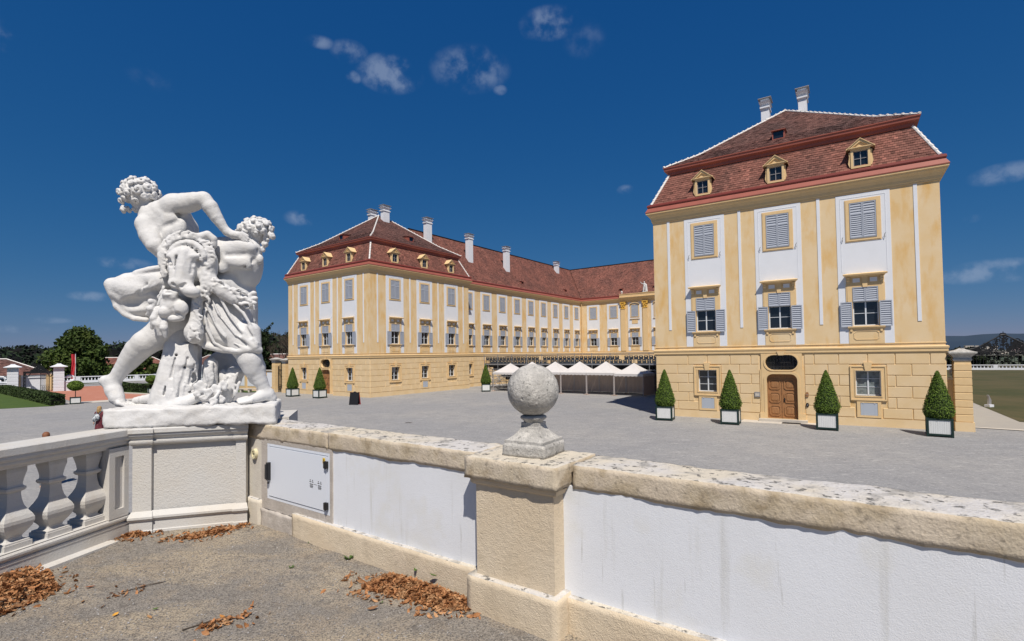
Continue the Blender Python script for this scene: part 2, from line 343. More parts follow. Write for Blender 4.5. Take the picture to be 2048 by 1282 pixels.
for (r0, z0), (r1, z1) in zip(R_, R_[1:]):
    for i in range(n):
        t0, t1 = 2 * math.pi * i / n, 2 * math.pi * (i + 1) / n
        p = [(r0 * math.cos(t0), r0 * math.sin(t0), z0), (r1 * math.cos(t0), r1 * math.sin(t0), z1), (r1 * math.cos(t1), r1 * math.sin(t1), z1), (r0 * math.cos(t1), r0 * math.sin(t1), z0)]
        b.face(p[1:] if r0 == 0 else p)
b.build('terrain', M['plain'], None, kind='structure')
sheet_poly('courtyard', [(-75, -60), (80, -60), (80, 115), (-75, 115)], 0.0, M['gravel'])
sheet_poly('left_lawn', [(-41.5, 46.2), (-44.4, 44.2), (-75, 41), (-100, 60), (-66.5, 66.5)], .012, M['lawn'])
sheet_poly('brick_ramp', [(-41.5, 52.0), (-43, 50.0), (-52, 58), (-70, 76), (-66, 82), (-49, 64), (-38.5, 56)], .016, M['brickpath'])
sheet_poly('kerb_strip', [(-38.5, 51.5), (-41.3, 48.0), (-43.6, 49.6), (-41.2, 52.6), (-37.6, 56.6), (-36.5, 55.0)], .02, M['curb'])
sheet_poly('garden_lawn', [(-49.5, 63.5), (-65.5, 81.5), (-60, 96), (-30, 78), (-38.5, 57.5)], .024, M['lawn'])
b = MB()
for p0, p1 in (((-65.6, 81.4), (-49.6, 63.2)), ((-49.6, 63.2), (-38.4, 57.0))):
    d = Vector((p1[0] - p0[0], p1[1] - p0[1], 0)).normalized(); nn = Vector((-d.y, d.x, 0)) * .22
    q = [Vector((*p0, 0)) - nn, Vector((*p1, 0)) - nn, Vector((*p1, 0)) + nn, Vector((*p0, 0)) + nn]
    b.face([(v.x, v.y, .14) for v in q])
    for i in range(4): a, c = q[i], q[(i + 1) % 4]; b.face([(a.x, a.y, .14), (a.x, a.y, 0), (c.x, c.y, 0), (c.x, c.y, .14)])
b.build('ramp_kerb', M['curb'], None, kind='structure')
sheet_poly('right_lawn', [(34.6, 38.5), (27.6, 27.8), (40, 15), (130, 20), (130, 120), (60, 120), (40, 46)], .03, M['drylawn'])
sheet_poly('right_path', [(23.6, 26.4), (25.1, 25.2), (40, 12.8), (41, 14), (27.6, 27.8), (34.6, 38.5), (40, 46), (37, 48), (25, 32)], .018, M['path'])
sheet_poly('path_edge_stone', [(23.4, 26.1), (25.0, 24.7), (40, 12.1), (40.2, 12.7), (25.15, 25.15), (23.6, 26.35)], .03, M['curb'])

# hills and far plain, city
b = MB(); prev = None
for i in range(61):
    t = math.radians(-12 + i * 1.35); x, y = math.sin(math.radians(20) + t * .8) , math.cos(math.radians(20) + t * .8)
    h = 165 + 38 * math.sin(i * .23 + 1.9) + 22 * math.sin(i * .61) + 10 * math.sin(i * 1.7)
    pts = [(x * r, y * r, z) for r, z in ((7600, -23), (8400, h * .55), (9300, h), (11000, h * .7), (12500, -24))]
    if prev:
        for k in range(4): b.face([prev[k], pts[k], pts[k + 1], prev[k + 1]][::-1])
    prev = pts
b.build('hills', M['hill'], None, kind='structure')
def city_block(x, y, w, d, h, m, nz, col=None):
    t = empty('apartment_block', (x, y, -21.5), math.atan2(x, y) * -1 + random.uniform(-.2, .2), label='', cat='building', group='far city buildings on the right horizon')
    t['label'] = 'small far-off pink city block on the right horizon' if m is M['cityp'] else 'small far-off cream city block on the right horizon'
    o = MB(); o.box(-w / 2, w / 2, 0, d, 0, h); o.build('wall', m, t)
    r = MB(); r.box(-w / 2 - .3, w / 2 + .3, -.3, d + .3, h, h + .8); r.build('roof', M['curb'], t)
    q = MB()
    for zz in range(nz):
        q.box(-w / 2 + 1, w / 2 - 1, -.15, 0, 2 + zz * (h - 2) / nz, 3.2 + zz * (h - 2) / nz, skip='k')
    if nz: q.build('window_band', M['glass'], t)
    return t
for i in range(46):
    a = random.uniform(1.0, 2.4) if i > 12 else random.uniform(1.03, 1.2)
    u = .862 + .20 * (i + random.random()) / 46
    dd = random.uniform(1850, 2400); w = random.uniform(12, 34); h = random.choice((12, 16, 20, 24, 30, 34)) if .895 < u < .96 or u > .99 else random.choice((9, 12, 14))
    city_block(u * dd, dd, w, 14, h, M['cityp'] if u > .985 else M['city'], 3 if h > 15 else 0)

# ------------------------------------------------------------ foliage helpers
def leaf_cards(cent, rad, n, size, flat=.5, shell=.35, tint=(.6, 1.25), seed=0):
    """quads spread through ellipsoids cent[i], rad[i]; returns V, F, tint"""
    r = np.random.default_rng(seed); cent = np.asarray(cent, float); rad = np.asarray(rad, float)
    w = (rad.prod(1)) ** (2 / 3); idx = r.choice(len(cent), n, p=w / w.sum())
    d = r.normal(size=(n, 3)); d /= np.linalg.norm(d, axis=1, keepdims=True)
    rr = (1 - shell * r.random(n) ** 1.4)[:, None]
    p = cent[idx] + d * rad[idx] * rr
    nrm = d * flat + r.normal(size=(n, 3)) * (1 - flat); nrm[:, 2] += .25; nrm /= np.linalg.norm(nrm, axis=1, keepdims=True)
    a = np.cross(nrm, r.normal(size=(n, 3))); a /= np.linalg.norm(a, axis=1, keepdims=True); bb = np.cross(nrm, a)
    s = (size * (.6 + .8 * r.random(n)))[:, None]; a = a * s; bb = bb * s * .62
    V = np.stack([p - a, p - bb * .9, p + a, p + bb * .9], 1).reshape(-1, 3)
    F = np.arange(n * 4).reshape(n, 4)
    ct = r.uniform(.8, 1.2, len(cent))[idx]
    return V, F, r.uniform(tint[0], tint[1], n) * ct
def blob(b, c, r, nu=10, nv=6):
    P = [[(c[0] + r[0] * math.cos(2 * math.pi * i / nu) * math.cos(math.pi * (j / nv - .5)), c[1] + r[1] * math.sin(2 * math.pi * i / nu) * math.cos(math.pi * (j / nv - .5)), c[2] + r[2] * math.sin(math.pi * (j / nv - .5))) for i in range(nu)] for j in range(nv + 1)]
    for j in range(nv):
        for i in range(nu): k = (i + 1) % nu; b.face([P[j][i], P[j][k], P[j + 1][k], P[j + 1][i]])
def broad_tree(name, loc, h, w, label, group=None, m='leaf', n=9000, size=.34, seed=1, low=.12, cat='tree', nclump=26, tint=(.6, 1.25)):
    t = empty(name, loc, label=label, cat=cat, group=group); r = random.Random(seed)
    tb = MB(); tb.tube((0, 0, 0), (0, 0, h * .35), w * .045, w * .035, 10); tb.tube((0, 0, h * .35), (0, 0, h * .8), w * .035, w * .012, 8)
    C, Rr = [], []
    for i in range(nclump):
        a = 2.4 * i + r.uniform(-.3, .3); f = (i + .5) / nclump; zz = h * (low + (1 - low) * f) - h * .06
        prof = math.sin(math.pi * min(1, (f * .82 + .2))) ** .6
        rad = w * .5 * prof * r.uniform(.35, .78)
        c = (rad * math.cos(a), rad * math.sin(a), zz); C.append(c)
        s = w * r.uniform(.15, .24) * (.75 if f > .85 else 1); Rr.append((s, s, s * r.uniform(.6, .85)))
        if i % 3 == 0: tb.tube((0, 0, max(h * .15, zz - h * .22)), c, w * .014, w * .004, 5)
    tb.build('trunk', M['bark'], t, smooth=True)
    V, F, T = leaf_cards(C, Rr, n, size, .45, .55, tint, seed=seed)
    link('crown', np_mesh('crown', V, F, M[m], T), t)
    return t

# ------------------------------------------------------------ roof tiles
def tiled(quads, tw=.19, th=.165, seed=0, lift=.028, jitter=.006):
    """quads: list of (bl, br, tr, tl) world corners of a slope; returns arrays"""
    r = np.random.default_rng(seed); VV, TT = [], []
    for bl, br, tr, tl in quads:
        bl, br, tr, tl = [np.array(p, float) for p in (bl, br, tr, tl)]
        nn = np.cross(br - bl, (tl + tr) / 2 - (bl + br) / 2); nn /= np.linalg.norm(nn)
        L = np.linalg.norm((tl + tr) / 2 - (bl + br) / 2)
        e = (br - bl) / max(np.linalg.norm(br - bl), 1e-6); H = tl - bl; H = H - e * (H @ e); L = np.linalg.norm(H); rows = max(1, round(L / th))
        for i in range(rows):
            a, c = i / rows, min(1.0, (i + 1.25) / rows)
            A0, A1 = bl + (tl - bl) * a, br + (tr - br) * a; C0, C1 = bl + (tl - bl) * c, br + (tr - br) * c
            wb = (A1 - A0) @ e; 
            if wb < .02: continue
            s0 = (A0 - bl) @ e; off = (i % 2) * .5 * tw
            k0 = int(math.floor((s0 - off) / tw)); k1 = int(math.ceil((s0 + wb - off) / tw))
            xs = off + np.arange(k0, k1 + 1) * tw; x0 = np.clip(xs[:-1], s0, s0 + wb); x1 = np.clip(xs[1:], s0, s0 + wb)
            t0, t1 = (C0 - bl) @ e, (C1 - bl) @ e
            y0 = np.clip(x0, t0, max(t1, t0)); y1 = np.clip(x1, t0, max(t1, t0)); k = len(x0)
            up = H * 1.0; base = bl[None] + up[None] * a; top = bl[None] + up[None] * c
            lf = (lift + jitter * r.normal(size=k))[:, None] * nn
            g = .004
            p0 = base + e * (x0[:, None] + g) + lf; p1 = base + e * (x1[:, None] - g) + lf
            p2 = top + e * (y1[:, None] - g) + nn * .002; p3 = top + e * (y0[:, None] + g) + nn * .002
            q0, q1 = p0 - nn * (lift + .012), p1 - nn * (lift + .012)
            VV.append(np.stack([p0, p1, p2, p3, q0, q1, p1, p0], 1).reshape(-1, 3)); tt = r.uniform(.72, 1.22, k); tt[r.random(k) < .06] *= 1.35; tt[r.random(k) < .05] *= .6
            TT.append(np.repeat(tt, 2))
    V = np.concatenate(VV); T = np.concatenate(TT); F = np.arange(len(V)).reshape(-1, 4)
    return V, F, T
def roof_under(b, quads, sink=.02):
    for q in quads:
        q = [Vector(p) for p in q]; nn = (q[1] - q[0]).cross(q[2] - q[0]).normalized() * sink
        q = [p - nn for p in q]
        b.face(q if (q[2] - q[3]).length > 1e-4 else q[:3])

# ------------------------------------------------------------ facade pieces, each shared by all bays (x along the wall, -y out, z up)
def louvre(b, x0, x1, z0, z1, y, pitch=.108, fr=.05, mid=None):
    b.box(x0, x0 + fr, y - .035, y, z0, z1); b.box(x1 - fr, x1, y - .035, y, z0, z1)
    b.box(x0 + fr, x1 - fr, y - .035, y, z1 - fr, z1); b.box(x0 + fr, x1 - fr, y - .035, y, z0, z0 + fr)
    zs = [(z0 + fr, z1 - fr)]
    if mid: b.box(x0 + fr, x1 - fr, y - .035, y, mid - .03, mid + .03); zs = [(z0 + fr, mid - .03), (mid + .03, z1 - fr)]
    for a, c in zs:
        n = int((c - a) / pitch)
        for i in range(n):
            z = a + (c - a) * i / n; h = (c - a) / n
            b.face([(x0 + fr, y - .032, z), (x1 - fr, y - .032, z), (x1 - fr, y - .003, z + h * .62), (x0 + fr, y - .003, z + h * .62)])
            b.face([(x0 + fr, y - .004, z - .002), (x1 - fr, y - .004, z - .002), (x1 - fr, y - .032, z), (x0 + fr, y - .032, z)])
    b.face([(x0 + fr, y - .001, z0), (x1 - fr, y - .001, z0), (x1 - fr, y - .001, z1), (x0 + fr, y - .001, z1)])
def rect(a, b_, c, d): return [(a, c), (b_, c), (b_, d), (a, d)]
def oct_(cx, cz, w, h, k): return [(cx - w + k, cz - h), (cx + w - k, cz - h), (cx + w, cz - h + k), (cx + w, cz + h - k), (cx + w - k, cz + h), (cx - w + k, cz + h), (cx - w, cz + h - k), (cx - w, cz - h + k)]
PM = {}
def shared(name, key, mats, fn, **k):
    b = MB(); fn(b); PM[key] = (name, b.mesh(name, mats, **k))
# upper floor
def f(b): b.holed(rect(-.76, .76, 9.95, 12.15), [rect(-.6, .6, 10.1, 12.02)], -.065, .0); b.holed(rect(-.80, .80, 9.9, 12.2), [rect(-.745, .745, 9.965, 12.135)], -.045, 0)
shared('window_surround', 'up_sur', M['yellow2'], f)
def f(b): louvre(b, -.585, -.004, 10.11, 12.0, -.05, mid=11.38)
shared('shutter', 'up_shl', M['shutter'], f)
def f(b): louvre(b, .004, .585, 10.11, 12.0, -.05, mid=11.38)
shared('shutter', 'up_shr', M['shutter'], f)
def f(b): b.box(-.6, .6, -.08, -.02, 10.06, 10.10)
shared('shutter_sill', 'up_sill', M['metal'], f)
def f(b):
    for s in (-1, 1): b.path([(s * .93, -.02, 10.0), (s * .93, -.09, 9.98), (s * .93 - .02, -.10, 10.12), (s * .93 + .03, -.1, 10.2)], .012, 5)
shared('shutter_hook', 'hooks', M['iron'], f)
# middle floor
def f(b):
    b.holed([(-.72, 5.3), (.72, 5.3), (.72, 6.6), (.80, 6.7), (.80, 7.5), (-.80, 7.5), (-.80, 6.7), (-.72, 6.6)], [rect(-.57, .57, 5.36, 7.44)], -.07, 0)
    b.holed([(-.76, 5.3), (.76, 5.3), (.76, 6.56), (.86, 6.7), (.86, 7.62), (-.86, 7.62), (-.86, 6.7), (-.76, 6.56)], [[(-.71, 5.31), (.71, 5.31), (.71, 6.6), (.79, 6.7), (.79, 7.49), (-.79, 7.49), (-.79, 6.7), (-.71, 6.6)]], -.05, 0)
shared('window_surround', 'mid_sur', M['yellow2'], f)
def f(b):
    b.box(-.84, .84, -.045, 0, 7.62, 8.0)
    b.profile([(0, 7.98), (.12, 7.98), (.16, 8.03), (.34, 8.05), (.36, 8.12), (.30, 8.15), (.05, 8.2), (0, 8.2)], -.80, .80, 1 * .5, .5)
shared('window_pelmet', 'pelmet', M['yellow2'], f)
def f(b): b.prism([(.04, 7.64), (.1, 7.64), (.1, 7.76), (.15, 7.8), (.15, 7.9), (.20, 7.92), (.20, 7.98), (.04, 7.98)], -.07, .07, axis='x')
shared('bracket', 'bracket', M['yellow2'], f)
for i, v in enumerate(PM['bracket'][1].vertices): v.co.y = -v.co.y
PM['bracket'][1].flip_normals()
def f(b): b.prism([(-.1, 7.42), (.1, 7.42), (.14, 7.98), (-.14, 7.98)], -.12, -.03)
shared('keystone', 'keystone', M['yellow2'], f)
def f(b): b.box(-.05, .05, -.09, -.03, 5.05, 5.22)
shared('guttae', 'guttae', M['yellow2'], f)
def bay_trim(F, c):
    F.add('keystone', c)
    for s in (-1, 1): F.add('bracket', c + s * .74); F.add('guttae', c + s * .66); F.add('tablet', c + s * .38)
def f(b):
    b.box(-.16, .16, -.065, -.04, 7.7, 7.92)
shared('pelmet_tablet', 'tablet', M['white'], f)
def f(b): b.profile([(0, 5.2), (.1, 5.2), (.13, 5.25), (.15, 5.28), (.15, 5.33), (0, 5.35)], -.82, .82)
shared('window_sill', 'sill', M['yellow2'], f)
def f(b):
    b.box(-.78, .78, -.04, 0, 4.405, 5.2)
    b.holed(oct_(0, 4.84, .56, .24, .1), [oct_(0, 4.84, .535, .215, .1)], -.06, -.03)
shared('apron_panel', 'apron', M['yellow'], f)
def f(b): louvre(b, -.56, -.004, 6.67, 7.43, -.06)
shared('shutter', 'mid_tl', M['shutter'], f)
def f(b): louvre(b, .004, .56, 6.67, 7.43, -.06)
shared('shutter', 'mid_tr', M['shutter'], f)
def f(b): louvre(b, -1.13, -.6, 5.3, 6.65, -.10)
shared('shutter', 'mid_l', M['shutter'], f)
def f(b): louvre(b, .6, 1.13, 5.3, 6.65, -.10)
shared('shutter', 'mid_r', M['shutter'], f)
def winframe(b, x0, x1, z0, z1, nx, zs, y, w=.055):
    b.box(x0, x0 + w, y, y + .06, z0, z1); b.box(x1 - w, x1, y, y + .06, z0, z1); b.box(x0 + w, x1 - w, y, y + .06, z0, z0 + w); b.box(x0 + w, x1 - w, y, y + .06, z1 - w, z1)
    b.box(-w * .6, w * .6, y - .01, y + .06, z0 + w, z1 - w)
    for z in zs: b.box(x0 + w, -w * .6, y + .01, y + .05, z - .014, z + .014); b.box(w * .6, x1 - w, y + .01, y + .05, z - .014, z + .014)
def panes(x1, z0, z1, zs, w=.055):
    zz = [z0 + w] + list(zs) + [z1 - w]; out = []
    for a, c in zip(zz, zz[1:]):
        out += [(-x1 + w, -w * .6, a + .014, c - .014), (w * .6, x1 - w, a + .014, c - .014)]
    return out
def f(b): winframe(b, -.57, .57, 5.36, 6.68, 2, [6.03], .1)
shared('window', 'mid_win', M['frame'], f)
def f(b): winframe(b, -.56, .56, 1.62, 2.96, 2, [2.08, 2.52], .2)
shared('window', 'gr_win', M['frame'], f)
def pane_mesh(x0, x1, z0, z1, y):
    b = MB(); b.box(x0 - .006, x1 + .006, y, y + .008, z0 - .006, z1 + .006); return b.mesh('pane', M['glass'])
PM['mid_panes'] = [pane_mesh(*p, .135) for p in panes(.57, 5.36, 6.68, [6.03])]
PM['gr_panes'] = [pane_mesh(*p, .235) for p in panes(.56, 1.62, 2.96, [2.08, 2.52])]
RBR = [None]
PM['gr_panes2'] = []
for me in PM['gr_panes']: q_ = me.copy(); q_.materials[0] = mat('curtained_window_glass', (.20, .235, .24), .15, [(5, (.10, .12, .125), .8, .45, .6)], spec=.7); PM['gr_panes2'].append(q_)
def f(b):
    b.holed(rect(-.74, .74, 1.43, 3.16), [rect(-.56, .56, 1.6, 2.97)], -.06, 0); b.holed(rect(-.80, .80, 1.37, 3.22), [rect(-.73, .73, 1.44, 3.15)], -.09, 0)
    b.holed(rect(-.60, .60, 1.56, 3.01), [rect(-.55, .55, 1.61, 2.96)], -.085, -.05)
    b.prism([(-.12, 2.95), (.12, 2.95), (.19, 3.4), (-.19, 3.4)], -.13, -.03)
shared('window_surround', 'gr_sur', M['yellow2'], f)
def f(b): b.holed(rect(-.53, .53, .47, 1.37), [rect(-.38, .38, .58, 1.25)], -.06, 0)
shared('hatch_surround', 'hat_sur', M['yellow2'], f)
def f(b):
    b.box(-.37, .37, -.045, 0, .585, 1.245)
    for s in (-1, 1): b.box(s * .25 - .03, s * .25 + .03, -.06, -.045, 1.2, 1.25); b.box(s * .25 - .006, s * .25 + .006, -.049, -.045, .6, 1.2)
shared('vent_hatch', 'hatch', mat('pale_grey_metal_hatch', (.40, .44, .50), .5), f)
# door bay
def rounded(x, z0, z1, r, n=6): return [(-x, z0), (x, z0)] + [(x - r + r * math.cos(t), z1 - r + r * math.sin(t)) for t in [math.pi / 2 * i / n for i in range(n + 1)]] + [(-x + r - r * math.sin(t), z1 - r + r * math.cos(t)) for t in [math.pi / 2 * i / n for i in range(n + 1)]]
def stadium(x, zc, h, n=10): return [(x - h + h * math.cos(t), zc + h * math.sin(t)) for t in [-math.pi / 2 + math.pi * i / n for i in range(n + 1)]] + [(-x + h - h * math.cos(t), zc + h * math.sin(t)) for t in [math.pi / 2 - math.pi * i / n for i in range(n + 1)]]
def f(b):
    b.holed(rect(-1.05, 1.05, .16, 4.0), [rounded(.78, .17, 2.73, .34), stadium(.83, 3.40, .43)], -.07, .25)
    for x, z0, z1, r in ((.86, .2, 2.83, .38),): b.holed(rounded(.92, .19, 2.86, .40), [rounded(.79, .195, 2.74, .34)], -.10, -.06)
    b.holed(stadium(.92, 3.40, .50), [stadium(.84, 3.40, .44)], -.10, -.06)
    b.prism([(-.13, 3.82), (.13, 3.82), (.22, 4.06), (-.22, 4.06)], -.14, -.03)
    for s in (-1, 1): b.box(s * 1.09 - .04, s * 1.09 + .04, -.05, 0, .17, 3.0)
    b.box(-1.16, -.79, -.11, 0, .16, .5, skip='k'); b.box(.79, 1.16, -.11, 0, .16, .5, skip='k')
shared('door_surround', 'door_sur', M['yellow2'], f)
def leaf(s):
    def f(b):
        x0, x1 = (-.77, -.006) if s < 0 else (.006, .77)
        b.box(x0, x1, .16, .21, .18, 2.74); c = (x0 + x1) / 2
        for zc in (.62, 1.38, 2.14):
            b.holed(oct_(c, zc, .30, .31, .1), [oct_(c, zc, .24, .25, .08)], .125, .165)
            P, Q = oct_(c, zc, .23, .24, .07), oct_(c, zc, .15, .16, .05)
            for i in range(8): j = (i + 1) % 8; b.face([(P[i][0], .158, P[i][1]), (P[j][0], .158, P[j][1]), (Q[j][0], .13, Q[j][1]), (Q[i][0], .13, Q[i][1])])
            b.face([(p[0], .13, p[1]) for p in Q])
        if s > 0: b.box(.006 - .03, .03, .13, .16, .2, 2.72)
    return f
shared('door_leaf', 'leaf_l', M['wood'], leaf(-1)); shared('door_leaf', 'leaf_r', M['wood'], leaf(1))
def f(b): b.tube((.1, .13, 1.28), (.1, .07, 1.28), .015, n=6); b.box(.07, .13, .118, .13, 1.15, 1.36); b.tube((.1, .075, 1.28), (.2, .075, 1.27), .012, n=6)
shared('door_handle', 'handle', M['iron'], f)
def f(b): b.face([(-.9, .24, 2.9), (.9, .24, 2.9), (.9, .24, 3.9), (-.9, .24, 3.9)])
shared('pane', 'oval_pane', M['glass'], f)
def f(b):
    for i in range(-4, 5): b.tube((i * .17, .1, 2.97), (i * .17, .1, 3.83), .011, n=5)
    for z in (3.15, 3.4, 3.65): b.tube((-.82, .1, z), (.82, .1, z), .010, n=5)
    for s in (-1, 1):
        for k in range(2): b.path([(s * (.25 + k * .3) + .11 * math.cos(t), .08, 3.4 + .17 * math.sin(t)) for t in [i * math.pi / 5 for i in range(11)]], .012, 4)
shared('window_grille', 'oval_grille', M['iron'], f)
def f(b): b.box(-1.2, 1.25, -.45, -.02, 0, .165, skip='')
shared('door_step', 'step', M['curb'], f)
def put(key, par, x, y, rz, name=None):
    n, me = PM[key]; return link(name or n, me, par, (x, y, 0), rz)
class Facade:
    def __init__(s, root, ox, oy, ang, length): s.root, s.ox, s.oy, s.ang, s.len = root, ox, oy, ang, length; s.c, s.s = math.cos(ang), math.sin(ang)
    def at(s, u): return s.ox + s.c * u, s.oy + s.s * u
    def add(s, key, u, name=None, par=None):
        x, y = s.at(u); return put(key, s.root, x, y, s.ang, name)
    def sub(s, mesh, u, par, name): return link(name, mesh, par)
    def mb(s, b, name, m, **k): return b.build(name, m, s.root, (s.ox, s.oy, 0), s.ang, **k)
def sheet(b, u0, u1, z0, z1, y, holes, rev=.28, edge=0):
    us = sorted({u0, u1, *[v for h in holes for v in h[:2]]}); zs = sorted({z0, z1, *[v for h in holes for v in h[2:]]})
    us = [u for u in us if u0 <= u <= u1]; zs = [z for z in zs if z0 <= z <= z1]
    for a, c in zip(us, us[1:]):
        for d, e in zip(zs, zs[1:]):
            m, n = (a + c) / 2, (d + e) / 2
            if any(h[0] < m < h[1] and h[2] < n < h[3] for h in holes): continue
            b.face([(a, y, d), (c, y, d), (c, y, e), (a, y, e)])
    for a, c, d, e in holes:
        y1 = y + rev
        b.face([(a, y, d), (a, y1, d), (c, y1, d), (c, y, d)][::-1]); b.face([(a, y, e), (c, y, e), (c, y1, e), (a, y1, e)][::-1])
        b.face([(a, y, d), (a, y, e), (a, y1, e), (a, y1, d)][::-1]); b.face([(c, y, d), (c, y1, d), (c, y1, e), (c, y, e)][::-1])
    if edge:
        y1 = y + edge
        b.face([(u0, y, z0), (u0, y, z1), (u0, y1, z1), (u0, y1, z0)]); b.face([(u1, y, z0), (u1, y1, z0), (u1, y1, z1), (u1, y, z1)])
        b.face([(u0, y, z1), (u1, y, z1), (u1, y1, z1), (u0, y1, z1)]); b.face([(u0, y, z0), (u0, y1, z0), (u1, y1, z0), (u1, y, z0)])
BLOCKS = {}
def stone_block(F, u0, u1, z0, z1, out=.032, g=.014, ch=.016):
    w, h = round(u1 - u0, 3), round(z1 - z0, 3)
    if w < .12 or h < .12: return
    key = (w, h, out)
    if key not in BLOCKS:
        b = MB(); a, c = g, ch
        P = [(a, 0, a), (w - a, 0, a), (w - a, 0, h - a), (a, 0, h - a)]; Q = [(a + c, -out, a + c), (w - a - c, -out, a + c), (w - a - c, -out, h - a - c), (a + c, -out, h - a - c)]
        b.face(Q)
        for i in range(4): j = (i + 1) % 4; b.face([P[i], P[j], Q[j], Q[i]])
        BLOCKS[key] = b.mesh('stone_block', M['block'])
    x, y = F.at(u0); o = link('stone_block', BLOCKS[key], F.root, (x, y, z0), F.ang)
    return o
ROWS = [.46, 1.0, 1.56, 2.14, 2.72, 3.30, 3.88]
def block_rows(F, L, holes, joints, rows=ROWS):
    for i, (z0, z1) in enumerate(zip(rows, rows[1:])):
        js = [0.0] + list(joints[i % 2]) + [L]
        for a, c in zip(js, js[1:]):
            segs = [(a, c)]
            for h in holes:
                if h[3] <= z0 + .03 or h[2] >= z1 - .03: continue
                ns = []
                for s0, s1 in segs:
                    if h[1] <= s0 or h[0] >= s1: ns.append((s0, s1)); continue
                    if h[0] > s0: ns.append((s0, h[0]))
                    if h[1] < s1: ns.append((h[1], s1))
                segs = ns
            for s0, s1 in segs: stone_block(F, s0, s1, z0, z1)
GRH = [-.56, .56, 1.6, 2.97]; MIDH = [-.57, .57, 5.36, 7.44]; UPH = [-.6, .6, 10.1, 12.02]
def sh(h, c): return (h[0] + c, h[1] + c, h[2], h[3])
def facade(F, L, bays, ground, strips=(), joints=None, top=12.75, blocks=True, panelw=1.2, hooks=True, hat=()):
    holes = []
    for i, c in enumerate(bays):
        holes += [sh(MIDH, c), sh(UPH, c)]
        if ground[i] == 'w': holes.append(sh(GRH, c))
        if ground[i] == 'd': holes.append((c - .95, c + .95, -.2, 3.9))
    b = MB(); sheet(b, 0, L, -.2, top, 0, holes); F.mb(b, 'wall', M['yellow'])
    b = MB(); b.box(0, L, -.03, 0, -.2, .44, skip='k') if not any(g == 'd' for g in ground) else [b.box(p, q, -.035, 0, -.2, .44, skip='k') for p, q in ((0, bays[ground.index('d')] - 1.16), (bays[ground.index('d')] + 1.16, L))]
    F.mb(b, 'plinth', M['block'])
    b = MB()
    for c in bays: sheet(b, c - panelw, c + panelw, 4.42, 12.5, -.02, [sh(MIDH, c), sh(UPH, c)], rev=.02, edge=.02)
    F.mb(b, 'white_panel', M['white'])
    for c in bays:   # raised inner border of the panel
        b = MB(); b.holed([(c - 1.015, 8.3), (c - .985, 8.3), (c - .985, 12.3), (c + .985, 12.3), (c + .985, 8.3), (c + 1.015, 8.3), (c + 1.015, 12.33), (c - 1.015, 12.33)], [], -.03, -.02); F.mb(b, 'panel_border', M['white'])
    if strips:
        for u in strips: b = MB(); b.box(u - .08, u + .08, -.025, 0, 5.5, 12.55, skip='k'); F.mb(b, 'white_strip', M['white'])
    for i, c in enumerate(bays):
        for k in ('up_sur', 'up_shl', 'up_shr', 'up_sill', 'mid_sur', 'pelmet', 'sill', 'apron', 'mid_tl', 'mid_tr', 'mid_l', 'mid_r') + (('hooks',) if hooks else ()): F.add(k, c)
        bay_trim(F, c)
        w = F.add('mid_win', c)
        for me in PM['mid_panes']: link('pane', me, w)
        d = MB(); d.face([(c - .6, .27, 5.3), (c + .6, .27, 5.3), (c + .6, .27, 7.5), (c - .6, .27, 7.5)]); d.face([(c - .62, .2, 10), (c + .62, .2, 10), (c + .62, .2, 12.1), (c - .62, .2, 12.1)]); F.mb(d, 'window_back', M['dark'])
        if ground[i] == 'w':
            F.add('gr_sur', c); w = F.add('gr_win', c)
            for me in PM['gr_panes' if not (F.root is RBR[0] and i == 2) else 'gr_panes2']: link('pane', me, w)
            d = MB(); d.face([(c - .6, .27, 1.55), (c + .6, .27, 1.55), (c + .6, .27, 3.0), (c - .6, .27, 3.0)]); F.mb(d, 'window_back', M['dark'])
        if i in hat: F.add('hat_sur', c); F.add('hatch', c)
        if ground[i] == 'd':
            F.add('door_sur', c); F.add('leaf_l', c); q = F.add('leaf_r', c); link('door_handle', PM['handle'][1], q); F.add('oval_pane', c); F.add('oval_grille', c); F.add('step', c)
    if blocks:
        ex = []
        for i, c in enumerate(bays):
            if ground[i] == 'w': ex.append((c - .80, c + .80, 1.37, 3.22))
            if i in hat: ex.append((c - .53, c + .53, .47, 1.37))
            if ground[i] == 'd': ex.append((c - 1.15, c + 1.15, 0, 4.0))
        block_rows(F, L, ex, joints)
STR = [(0, 3.86), (.05, 3.88), (.05, 3.93), (.09, 3.96), (.09, 4.06), (.12, 4.12), (.13, 4.2), (.06, 4.25), (0, 4.25)]
BAND = [(0, 4.36), (.03, 4.37), (.03, 4.41), (0, 4.42)]; BAND2 = [(0, 5.33), (.03, 5.34), (.03, 5.38), (0, 5.39)]
COVE = [(0, 12.55), (.05, 12.56), (.05, 12.62), (.08, 12.66), (.10, 12.80), (.18, 12.95), (.28, 13.05), (.30, 13.12), (.36, 13.14), (.36, 13.22)]
FASC = [(.36, 13.22), (.38, 13.22), (.39, 13.27), (.24, 13.56), (.24, 13.60)]
GUT = [(.24, 13.58), (.28, 13.58), (.30, 13.64), (.28, 13.74), (.22, 13.78), (.10, 13.80), (-.1, 13.84)]
